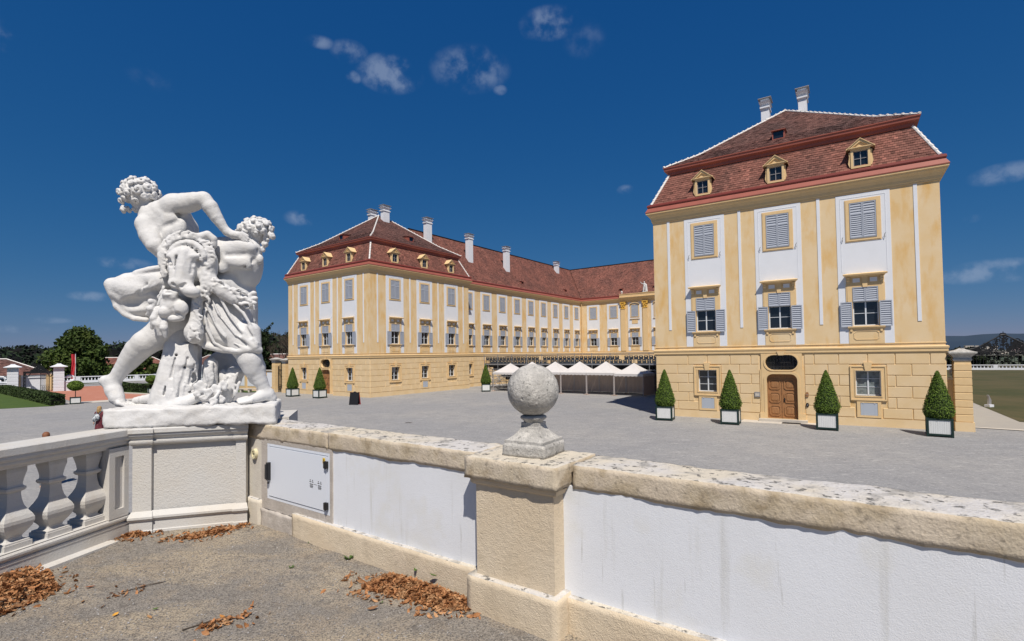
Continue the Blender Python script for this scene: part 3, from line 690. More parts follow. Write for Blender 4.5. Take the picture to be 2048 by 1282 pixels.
def chimney(root, x, y, z0, z1, w=.5, d=.92, rz=0, cap=True, label=None):
    b = MB(); h = z1 - z0
    b.lathe([(w / 2, z0), (w / 2, z1 - .75), (w / 2 + .06, z1 - .72), (w / 2 + .06, z1 - .62), (w / 2, z1 - .58), (w / 2, z1 - .45), (w / 2 + .07, z1 - .38), (w / 2 + .12, z1 - .28), (w / 2 + .02, z1 - .2), (w / 2 + .02, z1 - .06)], 4)
    for i, v in enumerate(b.v): b.v[i] = (v[0], v[1] * d / w, v[2])
    o = b.build('chimney', M['white'], root, (x, y, 0), rz)
    c = MB(); c.box(-w / 2 - .17, w / 2 + .17, -d / 2 - .15, d / 2 + .15, z1 - .04, z1)
    for sx in (-1, 1):
        for sy in (-1, 1): c.box(sx * w * .42 - .03, sx * w * .42 + .03, sy * d * .4 - .03, sy * d * .4 + .03, z1 - .07, z1 - .04)
    c.build('chimney_cap', M['metal'], o); return o
def hip_line(root, pts, name='hip_cap', bumps=.42, r=.07):
    b = MB(); b.path(pts, r * 1.15, 8); o = b.build(name, M['mortar'], root)
    c = MB(); P = [Vector(p) for p in pts]
    for a, e in zip(P, P[1:]):
        L = (e - a).length; d = (e - a).normalized(); n = max(1, int(L / bumps))
        for i in range(n):
            q = a + d * (L * (i + .1) / n); q.z += .02; c.tube(q, q + d * (L / n * .6), r * .98, r * .8, 8)
    c.build('ridge_tile', M['tileold'], root, kind='stuff'); 
    c = MB()
    for a, e in zip(P, P[1:]):
        L = (e - a).length; d = (e - a).normalized(); n = max(1, int(L / bumps))
        for i in range(n + 1):
            q = a + d * (L * i / n); q.z += .05; c.tube(q - d * .05, q + d * .05, r * 1.15, r * 1.0, 8)
    c.build('mortar_bead', M['mortar'], root, kind='stuff')
def f(b):
    b.box(-.5, -.37, 0, .85, 13.86, 15.12); b.box(.37, .5, 0, .85, 13.86, 15.12); b.box(-.37, .37, 0, .85, 14.92, 15.12); b.box(-.37, .37, .0, .5, 13.86, 13.98)
    b.prism([(-.52, 15.12), (.52, 15.12), (0, 15.5)], .0, 1.1)
    for s in (-1, 1):
        b.prism([(s * .5, 13.95), (s * .5, 14.9), (s * .60, 14.9), (s * .58, 14.6), (s * .64, 14.2), (s * .56, 13.95)], .05, .13)
    b.holed([(-.66, 15.08), (-.62, 15.03), (.62, 15.03), (.66, 15.08), (0, 15.62)], [[(-.42, 15.14), (.42, 15.14), (0, 15.44)]], -.07, .04)
shared('dormer', 'dormer', M['yellow2'], f)
def f(b):
    b.box(-.72, .72, -.1, .0, 15.08, 15.12)
    for s in (-1, 1):
        b.face([(s * .74, -.12, 15.05), (0, -.12, 15.66), (0, 1.3, 15.66), (s * .74, 1.3, 15.05)]); b.face([(s * .74, -.12, 15.0), (0, -.12, 15.61), (0, -.12, 15.66), (s * .74, -.12, 15.05)])
        b.face([(s * .74, -.12, 15.0), (s * .74, -.12, 15.05), (s * .74, 1.3, 15.05), (s * .74, 1.3, 15.0)])
shared('dormer_roof', 'dormer_roof', M['yellow2'], f)
def f(b):
    b.box(-.37, -.33, .08, .12, 13.98, 14.92); b.box(.33, .37, .08, .12, 13.98, 14.92); b.box(-.02, .02, .08, .12, 13.98, 14.92); b.box(-.33, .33, .085, .115, 14.43, 14.46)
    b.box(-.36, .36, .08, .12, 14.88, 14.92)
shared('dormer_window', 'dormer_win', M['metal'], f)
def f(b): b.box(-.36, .36, .13, .15, 13.98, 14.92)
shared('pane', 'dormer_pane', M['glass'], f)
def pavilion(root, W, L, faces, seed, chim, hatches):
    """faces: list of (side, kwargs) for detailed facades"""
    sides = {'front': (0, 0, 0, W), 'right': (W, 0, math.pi / 2, L), 'back': (W, L, math.pi, W), 'left': (0, L, -math.pi / 2, L)}
    for s, (ox, oy, an, ln) in sides.items():
        F = Facade(root, ox, oy, an, ln)
        if s in faces: facade(F, ln, **faces[s])
        else:
            b = MB(); sheet(b, 0, ln, -.2, 12.75, 0, []); F.mb(b, 'wall', M['yellow'])
    for nm, pr, m in (('string_course', STR, 'yellow2'), ('band', BAND, 'yellow2'), ('band', BAND2, 'yellow2'), ('eaves_cornice', COVE, 'yellow2'), ('eaves_fascia', FASC, 'redmetal'), ('gutter', GUT, 'gutter')):
        if pr is BAND2: continue
        b = MB(); b.ring(pr, 0, W, 0, L); b.build(nm, M[m], root)
    # mansard
    def loop(d, z): return [(d, d, z), (W - d, d, z), (W - d, L - d, z), (d, L - d, z)]
    def quads(A, B): return [(A[i], A[(i + 1) % 4], B[(i + 1) % 4], B[i]) for i in range(4)]
    A, B = loop(-.06, 13.80), loop(.88, 15.84); q = quads(A, B)
    V, F_, T = tiled(q, .19, .165, seed); link('mansard_tile', np_mesh('mansard_tile', V, F_, M['tile'], T), root, kind='stuff')
    b = MB(); roof_under(b, q); b.build('mansard_slope', M['tileold'], root)
    b = MB(); b.ring([(-.9, 15.80), (-.80, 15.86), (-.80, 16.02), (-.62, 16.10), (-.60, 16.24), (-.56, 16.27), (-.56, 16.32), (-.66, 16.35)], 0, W, 0, L); b.build('roof_ledge', M['redmetal'], root)
    C = loop(.62, 16.34); D = loop(2.5, 17.42); rg = [(W / 2, L / 2 - .3, 21.0), (W / 2, L / 2 - .3, 21.0), (W / 2, L / 2 + .3, 21.0), (W / 2, L / 2 + .3, 21.0)]
    q = quads(C, D) + quads(D, rg)
    V, F_, T = tiled(q, .19, .165, seed + 1, .022); link('roof_tile', np_mesh('roof_tile', V, F_, M['tileold'], T), root, kind='stuff')
    b = MB(); roof_under(b, q); b.build('roof', M['tileold'], root)
    for i in range(4):
        hip_line(root, [C[i], tuple((Vector(C[i]) * .5 + Vector(D[i]) * .5) - Vector((0, 0, .0))), D[i], rg[i]], r=.065)
        a, c = Vector(A[i]), Vector(B[i]); hip_line(root, [tuple(a), tuple(c)], r=.07, bumps=.34)
    for s, (ox, oy, an, ln) in sides.items():
        if s not in faces: continue
        F = Facade(root, ox, oy, an, ln)
        for c in faces[s]['bays']:
            x, y = ox + math.cos(an) * c + math.sin(an) * .10, oy + math.sin(an) * c - math.cos(an) * .10
            d = link('dormer', PM['dormer'][1], root, (x, y, .12 * 13.9), an, scale=(.88, 1, .88)); link('dormer_roof', PM['dormer_roof'][1], d); w = link('dormer_window', PM['dormer_win'][1], d); link('pane', PM['dormer_pane'][1], d)
    for x, y, z0, z1 in chim: chimney(root, x, y, z0, z1)
    for s, u, dep, z in hatches:
        ox, oy, an, ln = sides[s]; x, y = ox + math.cos(an) * u - math.sin(an) * dep, oy + math.sin(an) * u + math.cos(an) * dep
        roof_hatch(root, x, y, z, an)
def roof_hatch(root, x, y, z, an, w=.34, h=.6):
    b = MB(); b.holed(rect(-w, w, 0, h), [rect(-w + .06, w - .06, .07, h - .06)], 0, .06); b.face([(-w, 0, 0), (-w, 0, h), (-w, 1.2, h + .15), (-w, .3, 0)][::-1]); b.face([(w, 0, 0), (w, .3, 0), (w, 1.2, h + .15), (w, 0, h)][::-1])
    b.face([(-w - .07, -.1, h - .01), (w + .07, -.1, h - .01), (w + .07, 1.3, h + .17), (-w - .07, 1.3, h + .17)]); b.face([(-w - .07, -.1, h - .05), (w + .07, -.1, h - .05), (w + .07, -.1, h - .01), (-w - .07, -.1, h - .01)])
    o = b.build('roof_hatch', M['redmetal'], root, (x, y, z), an)
    c = MB(); c.box(-w + .05, w - .05, .05, .07, .05, h - .05); c.build('pane', M['glass'], o)
WP, LP = 14.572, 15.12
JA = ((1.38, 2.63, 3.83, 5.03, 6.2, 8.37, 9.54, 10.74, 11.94, 13.19), (2.04, 3.2, 4.52, 5.67, 7.28, 8.9, 10.05, 11.35, 12.53, 13.94))
JB = ((1.3, 2.5, 4.0, 5.4, 6.7, 8.3, 9.6, 11.0, 12.9, 14.0), (1.9, 3.2, 4.7, 6.0, 7.5, 9.0, 10.3, 11.9, 13.3))
bays_f = [3.19, 7.27, 11.35]; bays_s = [3.25, 7.55, 11.93]
RB = empty('palace_pavilion', (9.422, 33.297, 0), -(math.pi / 2 - .99123), label='large yellow and white palace pavilion on the right with brown double door and two chimneys', cat='palace building', group='twin corner pavilions of the palace')
RBR[0] = RB
pavilion(RB, WP, LP, {'front': dict(bays=bays_f, ground=['w', 'd', 'w'], strips=(.99, 5.235, 9.32, 13.60), joints=JA, hat=(0, 2))}, 11, [(6.1, 7.0, 19.6, 21.95), (8.4, 7.0, 19.6, 22.0)], [('front', 7.29, 1.95, 17.1)])
_A = Vector((-14.125, 50.475, 0)); _aL = Vector((-GX.x, -GX.y, 0)); _B = _A + _aL * WP
LB = empty('palace_pavilion', _B, PHI, label='yellow and white palace pavilion in the centre distance, joined to the long courtyard wing', cat='palace building', group='twin corner pavilions of the palace')
pavilion(LB, WP, LP, {'front': dict(bays=bays_f, ground=['w', 'd', 'w'], strips=(.99, 5.235, 9.32, 13.60), joints=JA, hat=(0, 2), hooks=False),
                      'right': dict(bays=bays_s, ground=['w', 'w', 'w'], strips=(.96, 5.38, 9.73, 14.1), joints=JB, hat=(1,), hooks=False)}, 21, [(6.1, 7.3, 19.6, 21.9), (8.4, 7.3, 19.6, 22.0)], [('front', 7.3, 1.95, 17.1), ('right', 7.5, 1.95, 17.1)])

# ------------------------------------------------------------ long wing and main block
WG = empty('palace_wing', _B, PHI, label='long yellow palace wing with a red tiled roof closing the courtyard at an inner corner', cat='palace building')
XW, YW, XR = WP - 1.474, 47.49, WP - 1.474 + 32.0
FW = Facade(WG, XW, 0, math.pi / 2, YW); FB = Facade(WG, XW, YW, 0, 32)
wb = [16.85 + 3.607 * k for k in range(9)]; bb = [2.38, 6.2, 10.0, 14.0, 18.0, 22.0, 25.8, 29.6]
def wing_facade(F, u0, u1, bays, gwin, blocks_to, portico=None):
    holes = []
    for i, c in enumerate(bays): holes += [sh(MIDH, c), sh(UPH, c)] + ([sh(GRH, c)] if gwin[i] else [])
    b = MB(); sheet(b, u0, u1, -.2, 12.75, 0, holes); F.mb(b, 'wall', M['yellow'])
    b = MB()
    for c in bays: sheet(b, max(u0, c - 1.2), c + 1.2, 4.42, 12.5, -.02, [sh(MIDH, c), sh(UPH, c)], rev=.02, edge=.02)
    F.mb(b, 'white_panel', M['white'])
    for i, c in enumerate(bays):
        for k in ('up_sur', 'up_shl', 'up_shr', 'up_sill', 'mid_sur', 'pelmet', 'sill', 'apron', 'mid_tl', 'mid_tr', 'mid_l', 'mid_r'): F.add(k, c)
        bay_trim(F, c)
        w = F.add('mid_win', c)
        for me in PM['mid_panes']: link('pane', me, w)
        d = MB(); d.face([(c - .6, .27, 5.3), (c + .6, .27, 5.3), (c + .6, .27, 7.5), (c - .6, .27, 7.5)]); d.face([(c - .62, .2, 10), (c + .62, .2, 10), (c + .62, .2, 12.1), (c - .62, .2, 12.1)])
        if gwin[i]:
            F.add('gr_sur', c); w = F.add('gr_win', c)
            for me in PM['gr_panes']: link('pane', me, w)
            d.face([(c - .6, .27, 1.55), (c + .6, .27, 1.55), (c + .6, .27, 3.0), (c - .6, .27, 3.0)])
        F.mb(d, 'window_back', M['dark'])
    for pr, nm, m in ((STR, 'string_course', 'yellow2'), (BAND, 'band', 'yellow2'), (COVE, 'eaves_cornice', 'yellow2'), (FASC, 'eaves_fascia', 'redmetal'), (GUT, 'gutter', 'gutter')):
        b = MB()
        if F is FW: b.profile(pr, u0, u1, 0, -1)
        else: b.profile(pr, u0, u1, -1, 0)
        F.mb(b, nm, M[m])
wing_facade(FW, LP - .3, YW, wb, [1, 1, 0, 0, 0, 0, 0, 0, 0], 24)
wing_facade(FB, 0, 32, bb, [0] * 8, 0)
block_rows_h = [(wb[0] - .8, wb[0] + .8, 1.37, 3.22), (wb[1] - .8, wb[1] + .8, 1.37, 3.22)]
class _Off(Facade): pass
FW2 = Facade(WG, XW, LP, math.pi / 2, 9)
for i, (z0, z1) in enumerate(zip(ROWS, ROWS[1:])):
    js = [0.0, .7 + (i % 2) * .5, 2.4, 3.6 + (i % 2) * .4, 5.0, 6.3 + (i % 2) * .3, 8.2, 9.5]
    for a, c in zip(js, js[1:]):
        segs = [(a, c)]
        for h in block_rows_h:
            h0, h1 = h[0] - LP, h[1] - LP
            if h[3] <= z0 + .03 or h[2] >= z1 - .03: continue
            ns = []
            for s0, s1 in segs:
                if h1 <= s0 or h0 >= s1: ns.append((s0, s1)); continue
                if h0 > s0: ns.append((s0, h0))
                if h1 < s1: ns.append((h1, s1))
            segs = ns
        for s0, s1 in segs: stone_block(FW2, s0, s1, z0, z1)
# portico on the main block: pilasters with capitals, hood mouldings, parapet
for u in (7.97, 11.82, 15.98, 20.0, 24.0):
    b = MB(); b.box(u - .42, u + .42, -.14, -.0, 4.42, 11.5, skip='k'); FB.mb(b, 'pilaster', M['yellow2'])
    c = MB(); c.box(u - .42, u + .42, -.2, 0, 11.45, 11.55); c.box(u - .52, u + .52, -.3, 0, 12.5, 12.62)
    for s in (-1, 1):
        c.tube((u + s * .36, -.3, 12.3), (u + s * .36, -.06, 12.3), .16, n=10); c.tube((u + s * .2, -.26, 11.9), (u + s * .2, -.04, 11.9), .13, n=8)
    c.tube((u, -.28, 12.15), (u, -.04, 12.15), .14, n=8); c.box(u - .36, u + .36, -.16, 0, 11.55, 12.5); FB.mb(c, 'capital', M['gold'])
for c_ in (10.0, 14.0, 18.0, 22.0):
    b = MB()
    for i in range(8):
        t0, t1 = -1 + i / 4, -1 + (i + 1) / 4; z = lambda t: 12.22 + .16 * math.cos(t * 2.2)
        b.face([(c_ + t0 * .85, -.2, z(t0)), (c_ + t1 * .85, -.2, z(t1)), (c_ + t1 * .85, -.2, z(t1) + .12), (c_ + t0 * .85, -.2, z(t0) + .12)]); b.face([(c_ + t0 * .85, -.2, z(t0) + .12), (c_ + t1 * .85, -.2, z(t1) + .12), (c_ + t1 * .85, 0, z(t1) + .12), (c_ + t0 * .85, 0, z(t0) + .12)]); b.face([(c_ + t0 * .85, 0, z(t0)), (c_ + t1 * .85, 0, z(t1)), (c_ + t1 * .85, -.2, z(t1)), (c_ + t0 * .85, -.2, z(t0))])
    b.profile([(0, 9.6), (.12, 9.62), (.16, 9.72), (0, 9.74)], c_ - .85, c_ + .85); b.box(c_ - .5, c_ + .5, -.06, -.02, 8.9, 9.55)
    FB.mb(b, 'window_hood', M['yellow2'])
b = MB(); b.profile([(0, 13.1), (.5, 13.12), (.6, 13.3), (.62, 13.36), (.5, 13.4), (.5, 13.8), (.56, 13.84), (.56, 13.92), (0, 13.95)], 7.5, 24.5); FB.mb(b, 'parapet', M['yellow2'])
b = MB(); b.lathe([(.1, 13.93), (.14, 14.0), (.06, 14.06), (.15, 14.15), (.19, 14.25), (.15, 14.36), (.05, 14.42), (.03, 14.5)], 10, (7.9, -.3)); FB.mb(b, 'stone_finial', M['statue'])
b = MB(); b.tube((.22, -.14, 0), (.22, -.14, 13.2), .06, n=8); FB.mb(b, 'downpipe', M['yellow2'])
# roofs: 4.65 m inset ridge
RIN, ZR, EI = 4.72, 19.95, .06
e0, rd = XW + .06, XW - RIN
yB = YW - .06
q_left = [((e0, 11.0, 13.8), (e0, yB, 13.8), (rd, YW + RIN, ZR), (rd, 11.0, ZR))]
q_back = [((e0, yB, 13.8), (XR - .06, yB, 13.8), (XR + RIN, YW + RIN, ZR), (rd, YW + RIN, ZR))]
q_far = [((rd - RIN, YW + 2 * RIN, 13.8), (rd - RIN, 11, 13.8), (rd, 11, ZR), (rd, YW + RIN, ZR)), ((XR + 2 * RIN, YW + 2 * RIN, 13.8), (rd - RIN, YW + 2 * RIN, 13.8), (rd, YW + RIN, ZR), (XR + RIN, YW + RIN, ZR))]
def valley(q, sd):
    V, F_, T = tiled(q, .2, .17, sd); return V, F_, T
b = MB(); roof_under(b, q_left + q_back + q_far + [((XR, yB, 13.8), (XR, 12, 13.8), (XR + RIN, 12, ZR), (XR + RIN, YW + RIN, ZR)), ((XR + 2 * RIN, 12, 13.8), (XR + 2 * RIN, YW + 2 * RIN, 13.8), (XR + RIN, YW + RIN, ZR), (XR + RIN, 12, ZR))]); b.build('roof', M['tileold'], WG)
for sd, q in ((31, q_left), (32, q_back)):
    V, F_, T = tiled(q, .22, .185, sd, .03, .007); link('roof_tile', np_mesh('roof_tile', V, F_, M['tile'], T), WG, kind='stuff')
b = MB(); b.path([(rd, 11, ZR + .03), (rd, YW + RIN, ZR + .03), (XR + RIN, YW + RIN, ZR + .03)], .1, 8); b.build('ridge_cap', M['tile'], WG)
for x, y, z0, z1 in ((rd + 1.1, YW - 34.2, 18, 21.6), (rd + 2.3, YW - 27.5, 16, 20.6), (rd + 2.5, YW - 19.2, 16, 20.2), (rd + .9, YW - 1.8, 18, 20.6)):
    chimney(WG, x, y, z0, z1, w=.55, d=.95)
for u in (YW - 32.3, YW - 17.5, YW - 4.3):
    roof_hatch(WG, XW - .55, u, 14.55, math.pi / 2, .3, .5)
roof_hatch(WG, XW + 7.4, YW + .5, 14.5, 0, .3, .5); roof_hatch(WG, XW + 13.3, YW + .5, 14.5, 0, .3, .5)
b = MB(); b.box(XR, XR + 2 * RIN, 13, YW, -.2, 13.8); b.box(XW - 2 * RIN, XW - .5, YW, YW + .3, -.2, 12.7); b.build('outer_wall', M['yellow'], WG)

from mathutils import noise as mnoise
def GW(name, **k): return empty(name, (0, 0, 0), PHI, **k)
# ------------------------------------------------------------ terrace floor
def rough(v, amp, sc, seed=0.): 
    p = Vector(v) * sc + Vector((seed, seed * 1.7, seed * .3)); return mnoise.fractal(p, 1.0, 2.0, 4) * amp
NT = 150
b = MB()
xs = [-6.2 + 11.6 * (i / NT) for i in range(NT + 1)]; ys = [2.72 - 9.7 * ((j / NT) ** 1.5) for j in range(NT + 1)]
def tz(gx, gy):
    return 2.452 + rough((gx, gy, 0), .022, .8) + rough((gx, gy, 3), .006, 5) 
base = len(b.v)
for y in ys:
    for x in xs: b.v.append((x, y, tz(x, y)))
for j in range(NT):
    for i in range(NT):
        a = j * (NT + 1) + i; b.f.append((a, a + NT + 1, a + NT + 2, a + 1)); b.m.append(0); b.t.append(1)
o = b.build('terrace_ground', M['terrace'], None, (0, 0, 0), PHI, smooth=True, kind='structure')
b = MB(); b.box(-5.75, 5.4, -7, 2.85, -.3, 2.36, skip='b'); b.box(-6.4, -5.7, -7, 1.5, -.3, 2.36, skip='b'); b.build('terrace_base', M['beige'], None, (0, 0, 0), PHI, kind='structure')
# pebbles lying on the gravel
V, F = [], []
r = np.random.default_rng(5); n = 15000
gx = r.uniform(-5.6, 1.6, n); gy = 2.6 - (r.random(n) ** .8) * 3.6
sz = .0035 + .006 * r.random(n) ** 3
oc = np.array([(1, 0, 0), (0, 1, 0), (-1, 0, 0), (0, -1, 0), (0, 0, .7), (0, 0, -.7)])
of = np.array([(0, 1, 4), (1, 2, 4), (2, 3, 4), (3, 0, 4)])
ang = r.random(n) * 6.28; el = r.uniform(.6, 1.3, n)
P = oc[None].repeat(n, 0) * np.stack([sz * el, sz, sz], 1)[:, None, :]
ca, sa = np.cos(ang)[:, None], np.sin(ang)[:, None]
P = np.stack([P[..., 0] * ca - P[..., 1] * sa, P[..., 0] * sa + P[..., 1] * ca, P[..., 2]], -1)
zz = np.array([tz(a, c) for a, c in zip(gx, gy)])
P += np.stack([gx, gy, zz + sz * .25], 1)[:, None, :]
Fp = (np.arange(n) * 6)[:, None, None] + of[None]
me = np_mesh('pebbles', P.reshape(-1, 3), Fp.reshape(-1, 3), mat('loose_pebbles', (.50, .48, .46), .9, [(60, (.22, .21, .21), .9, .4, .6)], tint=1), r.uniform(.3, .95, n * 4))
link('loose_pebbles', me, None, (0, 0, 0), PHI, kind='stuff')

# ------------------------------------------------------------ parapet wall with pillar
PW = GW('parapet_wall', label='long low white parapet wall with weathered beige coping and a square pillar in the foreground', cat='wall')
def rough_box(x0, x1, y0, y1, z0, z1, name, mats, amp=.006, step=.03, parent=None, lowjag=0, seed=1., topdip=0):
    """box with displaced faces; the top gets material 1"""
    b = MB(); nx = max(2, int((x1 - x0) / step)); ny = max(2, int((y1 - y0) / step)); nz = max(2, int((z1 - z0) / step)); idx = {}
    def P(i, j, k):
        if (i, j, k) in idx: return idx[(i, j, k)]
        x, y, z = x0 + (x1 - x0) * i / nx, y0 + (y1 - y0) * j / ny, z0 + (z1 - z0) * k / nz
        d = amp; nrm = Vector(((-1 if i == 0 else 1 if i == nx else 0), (-1 if j == 0 else 1 if j == ny else 0), (-1 if k == 0 else 1 if k == nz else 0)))
        rnd = .35 if (abs(nrm.x) + abs(nrm.y) + abs(nrm.z)) > 1 else 0
        q = rough((x, y, z), d, 3, seed) + rough((x, y, z), d * .8, 14, seed + 4)
        v = Vector((x, y, z)) + nrm * (q - rnd * (.006 + max(0, rough((x, y, z), .02, 9, seed + 2))))
        if k == 0 and lowjag: v.z += rough((x, 0, 0), lowjag, 4, seed + 9) + rough((x, 0, 0), lowjag * .6, 17, seed + 3)
        idx[(i, j, k)] = len(b.v); b.v.append(tuple(v)); return idx[(i, j, k)]
    def quad(a, m): b.f.append(tuple(P(*q) for q in a)); b.m.append(m); b.t.append(1)
    for i in range(nx):
        for k in range(nz): quad([(i, 0, k), (i + 1, 0, k), (i + 1, 0, k + 1), (i, 0, k + 1)], 0); quad([(i + 1, ny, k), (i, ny, k), (i, ny, k + 1), (i + 1, ny, k + 1)], 0)
        for j in range(ny): quad([(i, j, nz), (i + 1, j, nz), (i + 1, j + 1, nz), (i, j + 1, nz)], 1); quad([(i, j + 1, 0), (i + 1, j + 1, 0), (i + 1, j, 0), (i, j, 0)], 0)
    for j in range(ny):
        for k in range(nz): quad([(0, j + 1, k), (0, j, k), (0, j, k + 1), (0, j + 1, k + 1)], 0); quad([(nx, j, k), (nx, j + 1, k), (nx, j + 1, k + 1), (nx, j, k + 1)], 0)
    return b.build(name, mats, parent, smooth=True)
b = MB(); b.box(-5.37, 6.5, 2.68, 2.98, -.2, 3.31, skip='b'); b.build('plastered_wall', M['whitewall'], PW)
for a, c in ((-4.42, -2.17), (-1.54, 6.5)):
    rough_box(a, c, 2.640, 2.72, 2.30, 2.668, 'plinth', [M['beige'], M['copetop']], .003, .04, PW, seed=a)
rough_box(-4.98, -4.42, 2.652, 2.72, 2.30, 2.62, 'broken_plinth', [M['cement'], M['cement']], .012, .025, PW, lowjag=.01, seed=3.3)
rough_box(-5.38, -4.98, 2.636, 2.72, 2.30, 2.70, 'plinth', [mat('pale_worn_plaster', (.60, .55, .46), .9, [(4, (.52, .46, .38), .6, .45, .7)], [(60, .005, 4)]), M['copetop']], .003, .04, PW, seed=7.)
b = MB(); b.holed(rect(-4.99, -3.835, 2.625, 3.30), [rect(-4.88, -3.868, 2.73, 3.262)], 2.668, 2.70); b.build('cement_render', M['cement'], PW)
b = MB(); b.box(-5.376, -4.99, 2.670, 2.70, 2.62, 3.31); b.build('pale_render', mat('pale_patched_plaster', (.60, .565, .50), .9, [(5, (.50, .455, .39), .7, .45, .65), (2, (.66, .6, .48), .6, .5, .7)], [(50, .005, 4)]), PW)
for a, c, sd in ((-5.385, -3.9, 2.), (-3.9, -2.23, 5.), (-1.49, .9, 8.), (.9, 3.6, 11.), (3.6, 6.5, 14.)):
    rough_box(a + .002, c - .002, 2.668, 3.02, 3.293, 3.44, 'coping', [M['coping'], M['copetop']], .005, .028, PW, lowjag=.008, seed=sd)
b = MB(); b.box(-2.14, -1.555, 2.565, 2.70, 2.68, 3.30, skip='k'); b.build('pillar_shaft', M['beige'], PW)
rough_box(-2.19, -1.515, 2.515, 2.72, 2.28, 2.69, 'pillar_plinth', [M['beige'], M['copetop']], .003, .04, PW, seed=21.)
b = MB(); b.profile([(0, 3.262), (.008, 3.264), (.018, 3.275), (.022, 3.29), (.022, 3.302), (0, 3.303)], -2.15, -1.545, 1, 1)
for i, v in enumerate(b.v): b.v[i] = (v[0], v[1] + 2.565, v[2])
b.face([(-1.545, 2.54, 3.262), (-1.522, 2.54, 3.3), (-1.522, 2.68, 3.3), (-1.545, 2.68, 3.262)]); b.build('pillar_moulding', M['beige'], PW)
rough_box(-2.205, -1.51, 2.522, 3.04, 3.304, 3.445, 'pillar_coping', [M['coping'], M['copetop']], .006, .028, PW, seed=31.)

# meter cabinet in the wall
CB = GW('meter_cabinet', label='white metal utility cabinet door with black handle and hinges set in the parapet wall', cat='utility cabinet')
b = MB(); b.holed(rect(-4.945, -3.918, 2.728, 3.264), [rect(-4.915, -3.945, 2.755, 3.24)], 2.668, 2.70); b.build('frame', M['cabinet'], CB)
b = MB(); b.box(-4.908, -3.952, 2.662, 2.69, 2.762, 3.233); b.build('door', M['cabinet'], CB)
b = MB(); b.box(-4.905, -4.872, 2.63, 2.662, 2.915, 3.085); b.box(-4.899, -4.878, 2.615, 2.63, 2.93, 3.07); b.tube((-4.89, 2.645, 2.90), (-4.89, 2.645, 2.88), .008, n=8); b.build('handle', M['plastic'], CB)
for z in (3.165, 2.81): b = MB(); b.box(-3.975, -3.935, 2.64, 2.664, z - .03, z + .03); b.tube((-3.952, 2.645, z - .034), (-3.952, 2.645, z + .034), .009, n=8); b.build('hinge', M['plastic'], CB)
b = MB(); b.box(-4.012, -3.976, 2.6600, 2.6620, 3.17, 3.218); s_ = b.build('warning_sticker', M['yellowsign'], CB)
b = MB()
for i in range(4): b.box(-4.008 + .006 * i, -4.005 + .006 * i, 2.6592, 2.66, 3.178 + .004 * (i % 2), 3.19)
b.prism([(-4.003, 3.195), (-3.985, 3.195), (-3.994, 3.212)], 2.6592, 2.66); b.build('print', M['print'], s_)
b = MB()
for cx in (-4.185, -4.06):   # embossed little pictograms and dash between them
    for q in (-.018, .018): b.box(cx + q - .006, cx + q + .006, 2.6612, 2.662, 2.998, 3.006); b.box(cx + q - .012, cx + q + .012, 2.6612, 2.662, 2.984, 2.991)
    for k, zz_ in enumerate((2.965, 2.945)): b.box(cx - .026, cx + .026, 2.6612, 2.662, zz_, zz_ + .006); b.box(cx - .022, cx + .022, 2.6612, 2.662, zz_ - .009, zz_ - .005)
b.box(-4.15, -4.10, 2.6612, 2.662, 2.968, 2.971); b.build('pictogram', M['print'], CB)
VT = GW('wall_vent', label='round cream plastic vent cap left of the white cabinet', cat='vent')
b = MB(); pts = [(-5.14 + .042 * math.cos(t), 3.14 + .05 * math.sin(t)) for t in [i * math.pi / 12 for i in range(24)]]; b.holed(pts, [[(-5.14 + .026 * math.cos(t), 3.14 + .032 * math.sin(t)) for t in [i * math.pi / 12 for i in range(24)]]], 2.640, 2.672); b.build('ring', M['cream'], VT)
b = MB(); b.face([(-5.14 + .028 * math.cos(t), 2.660, 3.14 + .034 * math.sin(t)) for t in [i * math.pi / 12 for i in range(24)]]); b.build('opening', M['dark'], VT)
for z in (3.118, 3.15, 3.162): b = MB(); b.box(-5.164, -5.116, 2.645, 2.655, z - .003, z + .003); b.build('louvre', M['cream'], VT)
CB.scale = (.987, 1, 1); VT.scale = (.992, 1, 1)
BX = GW('wall_plug', label='small round rusty plug in the wall beneath the cream vent', cat='wall fitting')
b = MB(); b.tube((-5.262, 2.672, 3.045), (-5.262, 2.655, 3.045), .014, n=12); b.build('plug', M['cement'], BX)

# stone ball finial
BF = empty('ball_finial', (.135, 3.375, 3.44), PHI + .08, label='weathered grey stone ball on a waisted square foot, standing on the pillar', cat='stone ball')
rb = rough_box(-.155, .155, -.155, .155, 0, .085, 'foot_slab', [M['ball'], M['ball']], .003, .02, BF, seed=41.)
b = MB(); b.lathe([(.142, .083), (.142, .103), (.125, .108), (.098, .130), (.078, .152), (.066, .172), (.060, .19), (.060, .212)], 4); b.build('waisted_foot', M['ball'], BF)
b = MB(); b.lathe([(.062, .212), (.066, .222), (.083, .234), (.088, .244), (.084, .252), (.07, .258)], 32); b.build('collar', M['ball'], BF, smooth=True)
import bmesh
bm = bmesh.new(); bmesh.ops.create_icosphere(bm, subdivisions=6, radius=.1705)
for v in bm.verts:
    d = mnoise.fractal(v.co * 30, 1, 2, 5) * .0016 + mnoise.fractal(v.co * 9, 1, 2, 3) * .002; c = mnoise.cell(v.co * 45) if False else 0
    pit = mnoise.noise(v.co * 55 + Vector((3, 1, 2))); d -= max(0, pit - .45) * .02
    v.co += v.co.normalized() * d
me = bpy.data.meshes.new('ball'); bm.to_mesh(me); bm.free(); me.materials.append(M['ball']); me.polygons.foreach_set('use_smooth', [True] * len(me.polygons))
link('ball', me, BF, (0, 0, .255 + .166))

